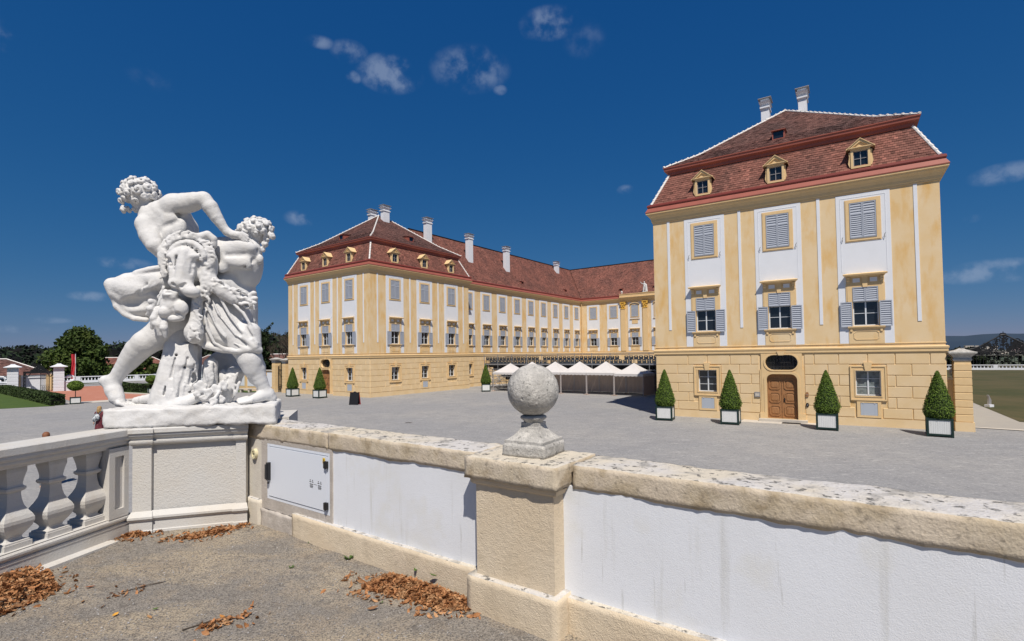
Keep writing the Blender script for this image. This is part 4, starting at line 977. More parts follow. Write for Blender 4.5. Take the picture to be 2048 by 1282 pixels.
# ------------------------------------------------------------ balustrade on the left
BANG = math.radians(79)
BL = empty('balustrade', (-3.67, 4.65, 2.45), BANG, label='white stone balustrade with bulbous square balusters running along the left of the terrace', cat='balustrade')
b = MB(); b.box(-4.5, .0, -.105, .3, -.05, .02); b.build('step', M['stone'], BL)
pr = [(0, .0), (0, .11), (.004, .115), (.004, .135), (-.01, .14), (.006, .155), (.014, .168), (.014, .184), (.004, .196), (-.02, .205)]
b = MB(); b.profile(pr, -4.5, .2); b.box(-4.5, .2, 0.0, .26, 0, .205, skip='f'); b.build('base', M['stone'], BL)
pr = [(-.04, .83), (-.02, .832), (-.01, .85), (.005, .862), (.01, .875), (.01, .89), (.028, .90), (.034, .915), (.034, .935), (.042, .94), (.042, .992), (.034, 1.0), (-.1, 1.0)]
b = MB(); b.profile(pr, -4.5, .2)
pb = [(a, z) for a, z in pr]
n0 = len(b.v)
b.box(-4.5, .2, .06, .26, .83, .998, skip='f'); b.box(-4.5, .2, .262, .31, .94, .996); b.build('rail', M['stone'], BL)
def f(b):
    b.box(-.078, .078, -.078, .078, 0, .045)
    b.lathe([(.070, .045), (.070, .058), (.048, .066), (.042, .08), (.045, .095), (.062, .125), (.078, .16), (.086, .195), (.086, .222), (.078, .25), (.062, .285), (.048, .325), (.041, .37), (.038, .41), (.038, .432), (.050, .44), (.056, .452), (.056, .468), (.046, .476), (.043, .49), (.046, .52), (.052, .56), (.058, .59), (.058, .63)], 4)
bm_ = MB(); f(bm_); bm_.v = [(x * 1.22, y * 1.22, z) for x, y, z in bm_.v]; bme = bm_.mesh('baluster', M['stone'])
for k in range(19):
    link('baluster', bme, BL, (-.30 * k - .10, .13, .2))
b = MB(); b.holed(rect(-.02, .17, .2, .84), [rect(.035, .125, .28, .76)], -.012, .25); b.box(.03, .13, .012, .1, .27, .77); b.box(.01, .16, .0, .25, .2, .84, skip='f') ; b.build('end_pier', M['stone'], BL)

# ------------------------------------------------------------ pedestal and (statue added later)
PD = empty('statue_pedestal', (-3.5, 4.89, 2.45), math.radians(16.5), label='broad white stone pedestal with moulded base and cornice under the statue group', cat='pedestal')
b = MB(); b.box(.03, .84, .02, 1.15, -.3, .85); b.box(.84, 1.2, .36, 1.15, -.3, 1.0); b.build('die', M['rough'], PD)
def ppier(name, x0, x1, out=.015):
    b = MB(); b.box(x0, x1, -out, .3, .2, .85, skip='k'); b.build(name, M['rough'], PD)
ppier('corner_pier', -.12, .035, .02); ppier('corner_pier', .76, .85, .02)
pb_ = [(0, -.3), (.03, -.3), (.03, .03), (.02, .035), (.02, .12), (.035, .13), (.045, .145), (.045, .165), (.03, .18), (.01, .2), (0, .21)]
pt_ = [(0, .83), (.012, .84), (.03, .85), (.036, .865), (.036, .88), (.02, .885), (.02, .90), (.045, .915), (.055, .93), (.055, .95), (.07, .955), (.07, .99), (.06, 1.0), (0, 1.0)]
b = MB(); b.profile(pb_, .035, .76); b.build('base_moulding', M['stone'], PD)
b = MB(); b.profile(pt_, .035, .76); b.box(-.1, .84, 0, 1.15, .84, .995); b.build('cornice', M['stone'], PD)
for x0, x1 in ((-.12, .035), (.76, .85)):
    for pr_, nm in ((pb_, 'base_moulding'), (pt_, 'cornice')):
        b = MB(); b.profile([(o_ + .02, z_) for o_, z_ in pr_], x0, x1, .4, .4); b.box(x0, x1, -.02, .3, pr_[1][1], pr_[-1][1], skip='f'); b.build(nm, M['stone'], PD)

# ------------------------------------------------------------ fallen leaves
def leafmesh(seed):
    r = random.Random(seed); L, w, cu = r.uniform(.018, .029), r.uniform(.0065, .011), r.uniform(.15, .8)
    V = []
    for t, ww in ((-1, .05), (-.45, .9), (.3, 1), (1, .02)):
        z = cu * L * (t * t) * .6
        V += [(t * L, -w * ww, z + w * ww * cu), (t * L, 0, z), (t * L, w * ww, z + w * ww * cu)]
    F = []
    for i in range(3):
        for j in range(2): a = i * 3 + j; F.append((a, a + 3, a + 4, a + 1))
    return np.array(V), np.array(F)
LM = [leafmesh(i) for i in range(8)]
def leaf_pile(name, label, pts, n, hmax, seed, edge=.0, frac=.12):
    """pts: polygon in grid coordinates (gx, gy) on the terrace; heap highest near its centre line"""
    r = np.random.default_rng(seed); P = np.array(pts); c = P.mean(0)
    VV, FF, TT, k = [], [], [], 0
    def inside(x, y):
        s = False; j = len(P) - 1
        for i in range(len(P)):
            if (P[i][1] > y) != (P[j][1] > y) and x < (P[j][0] - P[i][0]) * (y - P[i][1]) / (P[j][1] - P[i][1]) + P[i][0]: s = not s
            j = i
        return s
    def edist(x, y):
        d = 9
        for i in range(len(P)):
            a, b_ = P[i], P[(i + 1) % len(P)]; ab = b_ - a; t = np.clip(((x - a[0]) * ab[0] + (y - a[1]) * ab[1]) / (ab @ ab), 0, 1); d = min(d, math.hypot(x - a[0] - ab[0] * t, y - a[1] - ab[1] * t))
        return d
    lo, hi = P.min(0), P.max(0); m = 0; tries = 0
    while m < n and tries < n * 20:
        tries += 1
        x, y = r.uniform(lo[0] - .12, hi[0] + .12), r.uniform(lo[1] - .12, min(2.60, hi[1] + .1))
        ins = inside(x, y); ed = edist(x, y)
        if not ins and (ed > .12 or r.random() > .05): continue
        h = 0 if not ins else min(1, ed / .16) * hmax
        z = tz(x, y) + .006 + h * r.random() ** .5
        V, F = LM[r.integers(8)]; s = r.choice([.55, .8, 1.0, 1.3], p=[.3, .35, .25, .1])
        a, t1, t2 = r.uniform(0, 6.28), r.normal() * .55, r.normal() * .55
        R = np.array(Matrix.Rotation(a, 3, 'Z') @ Matrix.Rotation(t1, 3, 'X') @ Matrix.Rotation(t2, 3, 'Y'))
        VV.append(V @ R.T * s + (x, y, z)); FF.append(F + k); k += len(V); TT.append(np.full(len(F), r.choice([.55, .8, 1.0, 1.15, 1.35], p=[.15, .25, .3, .2, .1]))); m += 1
    me = np_mesh(name, np.concatenate(VV), np.concatenate(FF), M['deadleaf'], np.concatenate(TT))
    return link(name, me, None, (0, 0, 0), PHI, kind='stuff', label=label)
def g2(x, y): return (GX.x * x + GX.y * y, GY.x * x + GY.y * y)
# base soil heap under each pile so that no gravel shows through
leaf_pile('fallen_leaves', 'large heap of dry brown leaves against the balustrade', [g2(*p) for p in ((-4.6, 4.1), (-4.05, 4.3), (-3.62, 4.0), (-3.28, 3.71), (-3.3, 3.5), (-3.36, 3.30), (-3.6, 3.1), (-4.6, 3.4))], 6500, .075, 1)
leaf_pile('fallen_leaves', 'heap of orange leaves against the wall beside the pillar', [g2(*p) for p in ((-1.10, 3.66), (-1.05, 3.8), (-.92, 3.90), (-.60, 3.72), (-.30, 3.50), (-.28, 3.30), (-.49, 3.33), (-.8, 3.52))], 2900, .06, 2)
leaf_pile('fallen_leaves', 'small heap of leaves at the corner of the pedestal', [g2(*p) for p in ((-3.66, 4.72), (-3.6, 4.86), (-3.48, 4.86), (-3.42, 4.82), (-3.5, 4.74))], 460, .055, 3)
leaf_pile('fallen_leaves', 'strip of leaves along the foot of the pedestal', [g2(*p) for p in ((-3.12, 4.70), (-3.0, 4.84), (-2.80, 4.98), (-2.72, 4.98), (-2.78, 4.86), (-2.92, 4.70))], 800, .03, 4)
leaf_pile('fallen_leaves', 'last few leaves in the corner beside the wall', [g2(*p) for p in ((-2.74, 5.0), (-2.70, 5.12), (-2.58, 5.14), (-2.6, 5.04))], 90, .02, 5)
leaf_pile('fallen_leaves', 'thin dark litter on the gravel', [g2(*p) for p in ((-1.95, 3.16), (-1.75, 3.34), (-1.68, 3.3), (-1.85, 3.10))], 90, .006, 6)
leaf_pile('fallen_leaves', 'thin litter of leaf scraps left of centre', [g2(*p) for p in ((-2.85, 3.62), (-2.7, 3.74), (-2.62, 3.68), (-2.76, 3.56))], 26, .004, 8)
leaf_pile('fallen_leaves', 'thin scatter of scraps before the wall', [g2(*p) for p in ((-1.3, 3.7), (-1.3, 3.95), (-1.1, 3.9), (-1.12, 3.7))], 22, .004, 9)
def single_leaf(px, py, label, m, s=1.6, k=0, name='dry_leaf', cat='leaf'):
    gx_, gy_ = g2(px, py); V, F = LM[k % 8]; me = np_mesh('leaf_blade', V * s, F, m, np.ones(len(F)))
    o = link(name, me, None, W3(gx_, gy_, tz(gx_, gy_) + .008), 0, (.2, -.15, k * 1.3)); tag(o, label, cat); return o
single_leaf(-2.58, 3.32, 'single yellow-orange dry leaf lying alone on the gravel left of centre', mat('yellow_dry_leaf', (.70, .36, .05), .7, trans=.2), 1.1, 1)
single_leaf(-2.34, 3.29, 'single pale brown dry leaf on the gravel, right of the yellow one', mat('pale_dry_leaf', (.48, .27, .12), .7, trans=.2), 1.0, 2)
single_leaf(-3.08, 3.72, 'single curled red-brown leaf beside a twig on the left gravel', mat('red_dry_leaf', (.42, .13, .05), .7, trans=.2), 1.5, 3)
single_leaf(-2.96, 3.52, 'single brown curled leaf just right of the large leaf heap', mat('brown_dry_leaf', (.34, .18, .08), .7, trans=.2), 1.2, 4)
single_leaf(-2.37, 3.39, 'small green leaf scrap on the gravel', M['greenleaf'], .8, 5, 'green_leaf')
single_leaf(-.73, 3.76, 'green leaf lying on the orange heap near the wall, left one', M['greenleaf'], 1.2, 6, 'green_leaf').location.z += .075
single_leaf(-.58, 3.62, 'green leaf lying on the orange heap near the pillar, right one', M['greenleaf'], 1.5, 7, 'green_leaf').location.z += .085
single_leaf(-.93, 3.36, 'tuft of brown dried litter lying on the gravel before the orange heap', mat('brown_litter', (.22, .12, .06), .8), 1.5, 5)
single_leaf(-1.86, 3.27, 'single orange leaf among the dark litter at the bottom of the picture', mat('orange_dry_leaf', (.55, .24, .06), .7, trans=.2), 1.3, 2)
# small weeds and twigs
def weed(px, py, label, n=16, s=.035, seed=1):
    gx_, gy_ = g2(px, py); r = random.Random(seed); b = MB()
    for i in range(n):
        a, l = r.uniform(0, 6.28), r.uniform(.4, 1) * s; d = Vector((math.cos(a), math.sin(a), r.uniform(.2, .9))) * l; s_ = Vector((-math.sin(a), math.cos(a), 0)) * l * .16
        b.face([(0, 0, 0), tuple(d * .6 - s_), tuple(d), tuple(d * .6 + s_)])
    o = b.build('weed_tuft', M['greenleaf'], None, W3(gx_, gy_, tz(gx_, gy_))); tag(o, label, 'weed'); return o
weed(-1.35, 4.18, 'small weed tuft growing at the foot of the wall, right of the cabinet', 30, .05, 1)
weed(-1.82, 4.55, 'tiny weed at the foot of the wall below the cabinet', 12, .03, 2)
weed(-1.75, 4.02, 'tiny weed growing alone in the gravel before the wall', 12, .03, 3)
weed(-.90, 3.45, 'tiny green sprig beside the brown litter', 14, .03, 4)
def twig(p0, p1, label, r_=.0035):
    a, c = g2(*p0), g2(*p1); b = MB(); A_, C_ = W3(*a, tz(*a) + .006), W3(*c, tz(*c) + .006); mid = (A_ + C_) / 2 + Vector((.01, .012, .004))
    b.path([A_, mid, C_], r_, 5); o = b.build('twig', M['bark']); tag(o, label, 'twig')
twig((-2.78, 3.66), (-2.60, 3.80), 'thin dark twig lying on the left gravel')
twig((-2.02, 3.12), (-1.82, 3.30), 'dark twig lying in the litter at the bottom of the picture', .004)

# ------------------------------------------------------------ topiary cones in planter boxes
CL_V, CL_F, CL_T = None, None, None
def cone_foliage(seed, n=5200):
    r = np.random.default_rng(seed); h = r.random(n) ** 1.25
    def R(h): return np.where(h < .16, .46 + .14 * np.sin(h / .16 * math.pi / 2), .60 * (1 - ((h - .16) / .84)) ** .80 + .006)
    a = r.random(n) * 2 * math.pi; rad = R(h) * r.uniform(.88, 1.02, n) + r.normal(size=n) * .012
    z = .84 + h * 2.2; p = np.stack([rad * np.cos(a), rad * np.sin(a), z], 1)
    nrm = np.stack([np.cos(a), np.sin(a), np.full(n, .45)], 1) * .8 + r.normal(size=(n, 3)) * .55; nrm /= np.linalg.norm(nrm, axis=1, keepdims=True)
    u = np.cross(nrm, r.normal(size=(n, 3))); u /= np.linalg.norm(u, axis=1, keepdims=True); v = np.cross(nrm, u)
    s = r.uniform(.022, .042, n)[:, None]
    V = np.stack([p - u * s, p - v * s * .6, p + u * s, p + v * s * .6], 1).reshape(-1, 3); T = r.uniform(.45, 1.5, n)
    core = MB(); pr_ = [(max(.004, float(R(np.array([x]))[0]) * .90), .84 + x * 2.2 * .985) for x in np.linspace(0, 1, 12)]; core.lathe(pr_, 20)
    nV = len(V); CV = np.array(core.v)
    return V, np.arange(nV).reshape(-1, 4), T, core
TOP = []
for sd in range(3):
    V, F, T, core = cone_foliage(sd); me = np_mesh('foliage', V, F, M['box'], T)
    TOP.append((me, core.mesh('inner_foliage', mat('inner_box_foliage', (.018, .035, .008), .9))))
b = MB()
for sx in (-1, 1):
    for sy in (-1, 1): b.box(sx * .44 - .045, sx * .44 + .045, sy * .44 - .045, sy * .44 + .045, 0, .87)
for z0, z1 in ((.06, .15), (.77, .85)):
    b.box(-.40, .40, -.475, -.41, z0, z1); b.box(-.40, .40, .41, .475, z0, z1); b.box(-.475, -.41, -.40, .40, z0, z1); b.box(.41, .475, -.40, .40, z0, z1)
pl_frame = b.mesh('planter_frame', M['planter'])
b = MB()
for k in range(10):
    x0 = -.395 + k * .079
    for y in (-.45, .43): b.box(x0 + .002, x0 + .077, y, y + .02, .15, .77)
    for x in (-.45, .43): b.box(x, x + .02, x0 + .002, x0 + .077, .15, .77)
pl_board = b.mesh('planter_boards', M['planterw'])
b = MB(); b.box(-.42, .42, -.42, .42, .2, .8); pl_soil = b.mesh('soil', M['bark'])
def topiary(loc, rz, label, k=0, s=1.0):
    t = empty('cone_topiary', loc, rz, label=label, cat='potted topiary', group='clipped box cones in white and green planters')
    link('planter_frame', pl_frame, t); link('planter_boards', pl_board, t); link('soil', pl_soil, t)
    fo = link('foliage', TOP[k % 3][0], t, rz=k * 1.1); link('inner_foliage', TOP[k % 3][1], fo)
def loc_r(u, fr, z=.0): 
    c, s = math.cos(-(math.pi / 2 - .99123)), math.sin(-(math.pi / 2 - .99123)); return (9.422 + c * u + s * fr, 33.297 + s * u - c * fr, z)
def loc_l(x, y, z=0): return _B + GX * x + GY * y + Vector((0, 0, z))
def loc_b(u, fr, z=0): return loc_l(XW + u, YW - fr, z)
RZR = -(math.pi / 2 - .99123)
topiary(loc_r(1.15, 2.12), RZR + .12, 'cone topiary in planter at the left corner of the right pavilion', 0)
topiary(loc_r(4.86, 2.2), RZR + .05, 'cone topiary in planter left of the brown double door', 1)
topiary(loc_r(9.5, 2.15), RZR, 'cone topiary in planter right of the brown double door', 2)
topiary(loc_r(13.95, 2.15), RZR - .06, 'cone topiary in planter at the far right corner beside the gate pillar', 0)
topiary(loc_l(WP - 9.15, -2.75), PHI, 'cone topiary in planter at the left corner of the distant pavilion', 1)
topiary(loc_l(WP - 4.55, -2.6), PHI + .05, 'cone topiary in planter before the door of the distant pavilion', 2)
topiary(loc_l(WP + 1.5, LP + 1.9 - 5.4 + 0) if False else Vector((-2.98, 56.75, 0)), PHI + .7, 'cone topiary in planter against the wing left of the grandstand', 0)

# ------------------------------------------------------------ small things on the court
AF = empty('blackboard_sign', (-13.48, 43.45, 0), math.radians(-12), label='black A-frame pavement sign with red edges standing before the distant pavilion', cat='a-frame sign')
b = MB()
for s in (-1, 1):
    b = MB(); b.prism([(-.36, .08), (.36, .08), (.36, .95), (.30, 1.05), (.12, 1.08), (.06, 1.14), (-.06, 1.14), (-.12, 1.08), (-.30, 1.05), (-.36, .95)], -.012, .012)
    b.build('board', M['board'], AF, (0, s * .24, 0), 0, (s * .2, 0, 0))
    b = MB()
    for sx in (-1, 1): b.box(sx * .385 - .022, sx * .385 + .022, -.02, .02, 0, 1.1)
    b.box(-.36, .36, -.02, .02, .03, .08); b.build('frame', M['redpaint'] if s > 0 else M['board'], AF, (0, s * .25, 0), 0, (s * .2, 0, 0))
DR = empty('drain_cover', (-6.4, 31.2, .001), 0, label='small dark round drain cover in the grey court', cat='drain cover')
b = MB(); b.lathe([(.26, 0), (.26, .012), (.22, .016)], 20); b.build('ring', M['metal'], DR); b = MB()
for k in range(-4, 5): w_ = math.sqrt(.2 ** 2 - (k * .045) ** 2); b.box(k * .045 - .012, k * .045 + .012, -w_, w_, .014, .02)
b.build('grate_bar', M['iron'], DR)
MT = empty('door_mat', loc_r(7.75, .75, .0), RZR, label='dark rectangular door mat on the pale slab before the brown door', cat='door mat')
b = MB(); b.box(-.45, .45, -.25, .25, .03, .045); b.build('mat', M['iron'], MT)
b = MB(); b.box(5.2, 9.3, -1.15, -.0, -.05, .022); b.build('door_pavement', M['curb'], None, (9.422, 33.297, 0), RZR, kind='structure')
IC = empty('intercom_box', loc_r(5.98, .04), RZR, label='small grey intercom box on the wall left of the brown door', cat='intercom')
b = MB(); b.box(-.15, .15, -.05, .0, 1.38, 1.68); b.build('case', M['metal'], IC); b = MB(); b.box(-.11, .11, -.058, -.05, 1.44, 1.60); b.build('panel', M['curb'], IC)
for z, l in ((1.6, 'upper small brown metal plate on the wall right of the brown door'), (1.02, 'lower small dark metal plate on the wall right of the brown door')):
    o = empty('wall_plate', loc_r(8.52, .05), RZR, label=l, cat='wall plate'); b = MB(); b.prism(oct_(0, z, .07, .14 if z > 1.3 else .11, .04), -.03, 0); b.build('plate', M['iron'] if z < 1.3 else M['wood'], o); b = MB(); b.tube((0, -.03, z), (0, -.045, z), .03, n=8); b.build('button', M['metal'], o)

# ------------------------------------------------------------ grandstand behind the tents
GS = empty('grandstand', loc_b(0, 31.6), PHI, label='dark steel grandstand with rows of grey plastic seats behind the white tents', cat='grandstand')
GX0, GX1, DZ = 3.3, 28.3, 3.0
for k in range(7):
    z = DZ - k * .42; y0 = k * .85
    b = MB(); b.box(GX0, GX1, y0, y0 + .84, z - .05, z); b.build('deck_board', M['darkboard'], GS)
    if k: b = MB(); b.box(GX0, GX1, y0 - .02, y0, z, z + .40); b.build('riser', M['darkboard'], GS)
for z, h in ((DZ - .02, .14), (DZ - .62, .07), (2.1, .07), (1.5, .06), (.9, .06), (.3, .06)):
    b = MB(); b.box(GX0 - .05, GX1 + .05, -.08, -.02, z - h, z); b.build('beam', M['steel'], GS)
for z in (DZ + 1.08, DZ + .95): b = MB(); b.tube((GX0, -.08, z), (GX1, -.08, z), .022, n=6); b.build('rail', M['steel'], GS)
b = MB(); b.tube((GX0, -.08, DZ + 1.08), (GX0, -.08, 0), .035); post = b.mesh('post', M['steel'])
npst = 13
for i in range(npst):
    u = (GX1 - GX0) * i / (npst - 1)
    link('post', post, GS, (u, 0, 0))
b = MB(); 
for j in range(1, 5): b.tube((0, j * 1.5, 0), (0, j * 1.5, max(.2, DZ - j * .75)), .03, n=6)
b.tube((0, 0, .15), (0, 5.8, .15), .025, n=5); b.tube((0, -.02, DZ - .1), (0, 5.9, .3), .03, n=5); fr_ = b.mesh('support_frame', M['steel'])
for i in range(npst): link('support_frame', fr_, GS, (GX0 + (GX1 - GX0) * i / (npst - 1), 0, 0))
w_ = (GX1 - GX0) / (npst - 1)
for i in range(npst - 1):
    if i % 3 == 1: continue
    b = MB(); s = 1 if i % 2 else -1; x0, x1 = GX0 + w_ * i, GX0 + w_ * (i + 1)
    b.tube((x0 if s > 0 else x1, -.03, .3), (x1 if s > 0 else x0, -.03, DZ - .7), .024, n=5); b.build('brace', M['steel'], GS)
b = MB(); b.box(GX0, GX1, 5.6, 5.65, 0, 2.3); b.build('back_screen', M['darkboard'], GS)
b = MB(); b.prism([(0, 0), (5.9, 0), (5.9, .3), (0, DZ - .1)], 0, .03, axis='x'); b.build('side_screen', M['darkboard'], GS, (GX1 + .03, 0, 0))
b = MB()   # seat shell seen from behind: backrest with a grip hole, seat, folding leg
b.holed([(-.21, .38), (.21, .38), (.22, .72), (.17, .80), (-.17, .80), (-.22, .72)], [[(-.11, .66), (.11, .66), (.11, .72), (-.11, .72)]], .02, .06)
b.box(-.22, .22, .06, .44, .40, .44); b.box(-.2, -.16, .1, .14, .0, .4); b.box(.16, .2, .1, .14, .0, .4); seatm = b.mesh('seat', M['seat'])
for row in range(2):
    for i in range(48):
        if (row, i) in ((0, 15), (1, 16), (0, 34), (1, 36)): continue
        link('seat', seatm, GS, (GX0 + .35 + i * .515, .1 + row * .85, DZ - row * .42))

# ------------------------------------------------------------ tents
def tent_parts(dx, zp, ze, sides):
    S = 1.45; out = {}
    b = MB(); N_ = 8; pk = zp
    for q in range(4):
        c, s = round(math.cos(q * math.pi / 2)), round(math.sin(q * math.pi / 2)); R = lambda x, y: (x * c - y * s, x * s + y * c)
        rows = []
        for i in range(N_ + 1):
            f_ = i / N_; w = S * (1 - f_) + .0; row = []
            for j in range(7):
                g = -1 + j / 3; x, y = g * w, -w; row.append((*R(x, y), ze + (pk - ze) * (f_ ** 1.18) - .05 * (1 - abs(g)) * math.sin(math.pi * (1 - f_)) * .5))
            rows.append(row)
        for i in range(N_):
            for j in range(6): b.face([rows[i][j], rows[i][j + 1], rows[i + 1][j + 1], rows[i + 1][j]])
    out['canopy'] = b.mesh('canopy', M['tent'])
    b = MB()
    for q in range(4):
        c, s = round(math.cos(q * math.pi / 2)), round(math.sin(q * math.pi / 2)); R = lambda x, y: (x * c - y * s, x * s + y * c)
        n_ = 42
        for i in range(n_):
            x0, x1 = -S + 2 * S * i / n_, -S + 2 * S * (i + 1) / n_; zz = lambda i: ze - .20 - .045 * abs(math.sin(i * math.pi / 6))
            b.face([(*R(x0, -S - .01), zz(i)), (*R(x1, -S - .01), zz(i + 1)), (*R(x1, -S - .01), ze), (*R(x0, -S - .01), ze)])
    out['valance'] = b.mesh('valance', M['tent'])
    b = MB(); b.box(-.02, .02, -.02, .02, 0, ze); out['leg'] = b.mesh('leg', M['pink'])
    b = MB(); b.box(-.2, .2, -.2, .2, 0, .05); b.box(-.05, .05, -.05, .05, .05, .12); out['foot_plate'] = b.mesh('foot_plate', M['tentwall'])
    b = MB(); 
    for i in range(24):
        x0, x1 = -S + 2 * S * i / 24, -S + 2 * S * (i + 1) / 24; y = lambda i: .018 * math.sin(i * 1.7) + .01 * math.sin(i * .6)
        for z0, z1 in ((.12, .7), (.7, 1.3), (1.3, ze)): b.face([(x0, y(i) , z0), (x1, y(i + 1), z0), (x1, y(i + 1) , z1), (x0, y(i), z1)])
    out['side_wall'] = b.mesh('side_wall', M['tentwall']); return out
TL = ['leftmost white tent, lower than its neighbours, open-sided beside the scaffold', 'second white pointed tent from the left, behind the stone ball', 'third white pointed tent from the left in the row', 'fourth white pointed tent from the left in the row', 'fifth white pointed tent from the left, nearest full-height one to the pavilion', 'rightmost white tent, partly in the pavilion shadow']
TP = tent_parts(0, 3.27, 2.18, 1); TPl = tent_parts(0, 3.1, 2.10, 1)
for i in range(6):
    tp = TPl if i in (0, 5) else TP; uu = 8.75 + 2.93 * i
    t = empty('market_tent', loc_b(uu, 33.75), PHI, label=TL[i], cat='tent', group='row of white pointed tents before the grandstand')
    link('canopy', tp['canopy'], t); link('valance', tp['valance'], t)
    for sx in (-1, 1):
        for sy in (-1, 1): l_ = link('leg', tp['leg'], t, (sx * 1.42, sy * 1.42, 0)); link('foot_plate', tp['foot_plate'], l_)
    if i: link('side_wall', tp['side_wall'], t, (0, 1.43, 0))
    if i == 5: link('side_wall', tp['side_wall'], t, (1.44, 0, 0), math.pi / 2)
# scaffold frame by the first tent
SF = empty('scaffold_stair', loc_b(4.3, 33.2), PHI, label='small steel scaffold frame with diagonal struts under the leftmost tent', cat='scaffold')
for x in (0, 1.6, 3.1):
    for y in (0, 1.2): b = MB(); b.tube((x, y, 0), (x, y, 2.5 if x < 3 else 2.0), .026, n=6); b.build('upright', M['steel'], SF)
b = MB(); b.tube((0, 0, .1), (3.1, 0, 1.9), .024, n=6); b.tube((0, 1.2, .1), (3.1, 1.2, 1.9), .024, n=6); b.tube((1.6, 0, 2.3), (3.1, 0, .3), .024, n=6); b.build('strut', M['steel'], SF)
b = MB()
for k in range(6): b.box(.3 + k * .45, .62 + k * .45, .02, 1.18, .25 + k * .27, .28 + k * .27)
b.build('tread', M['steel'], SF)
b = MB()
for z in (.1, 1.2): b.tube((-.5, -.0, z), (3.2, 0, z), .022, n=6)
b.build('ledger', M['steel'], SF)

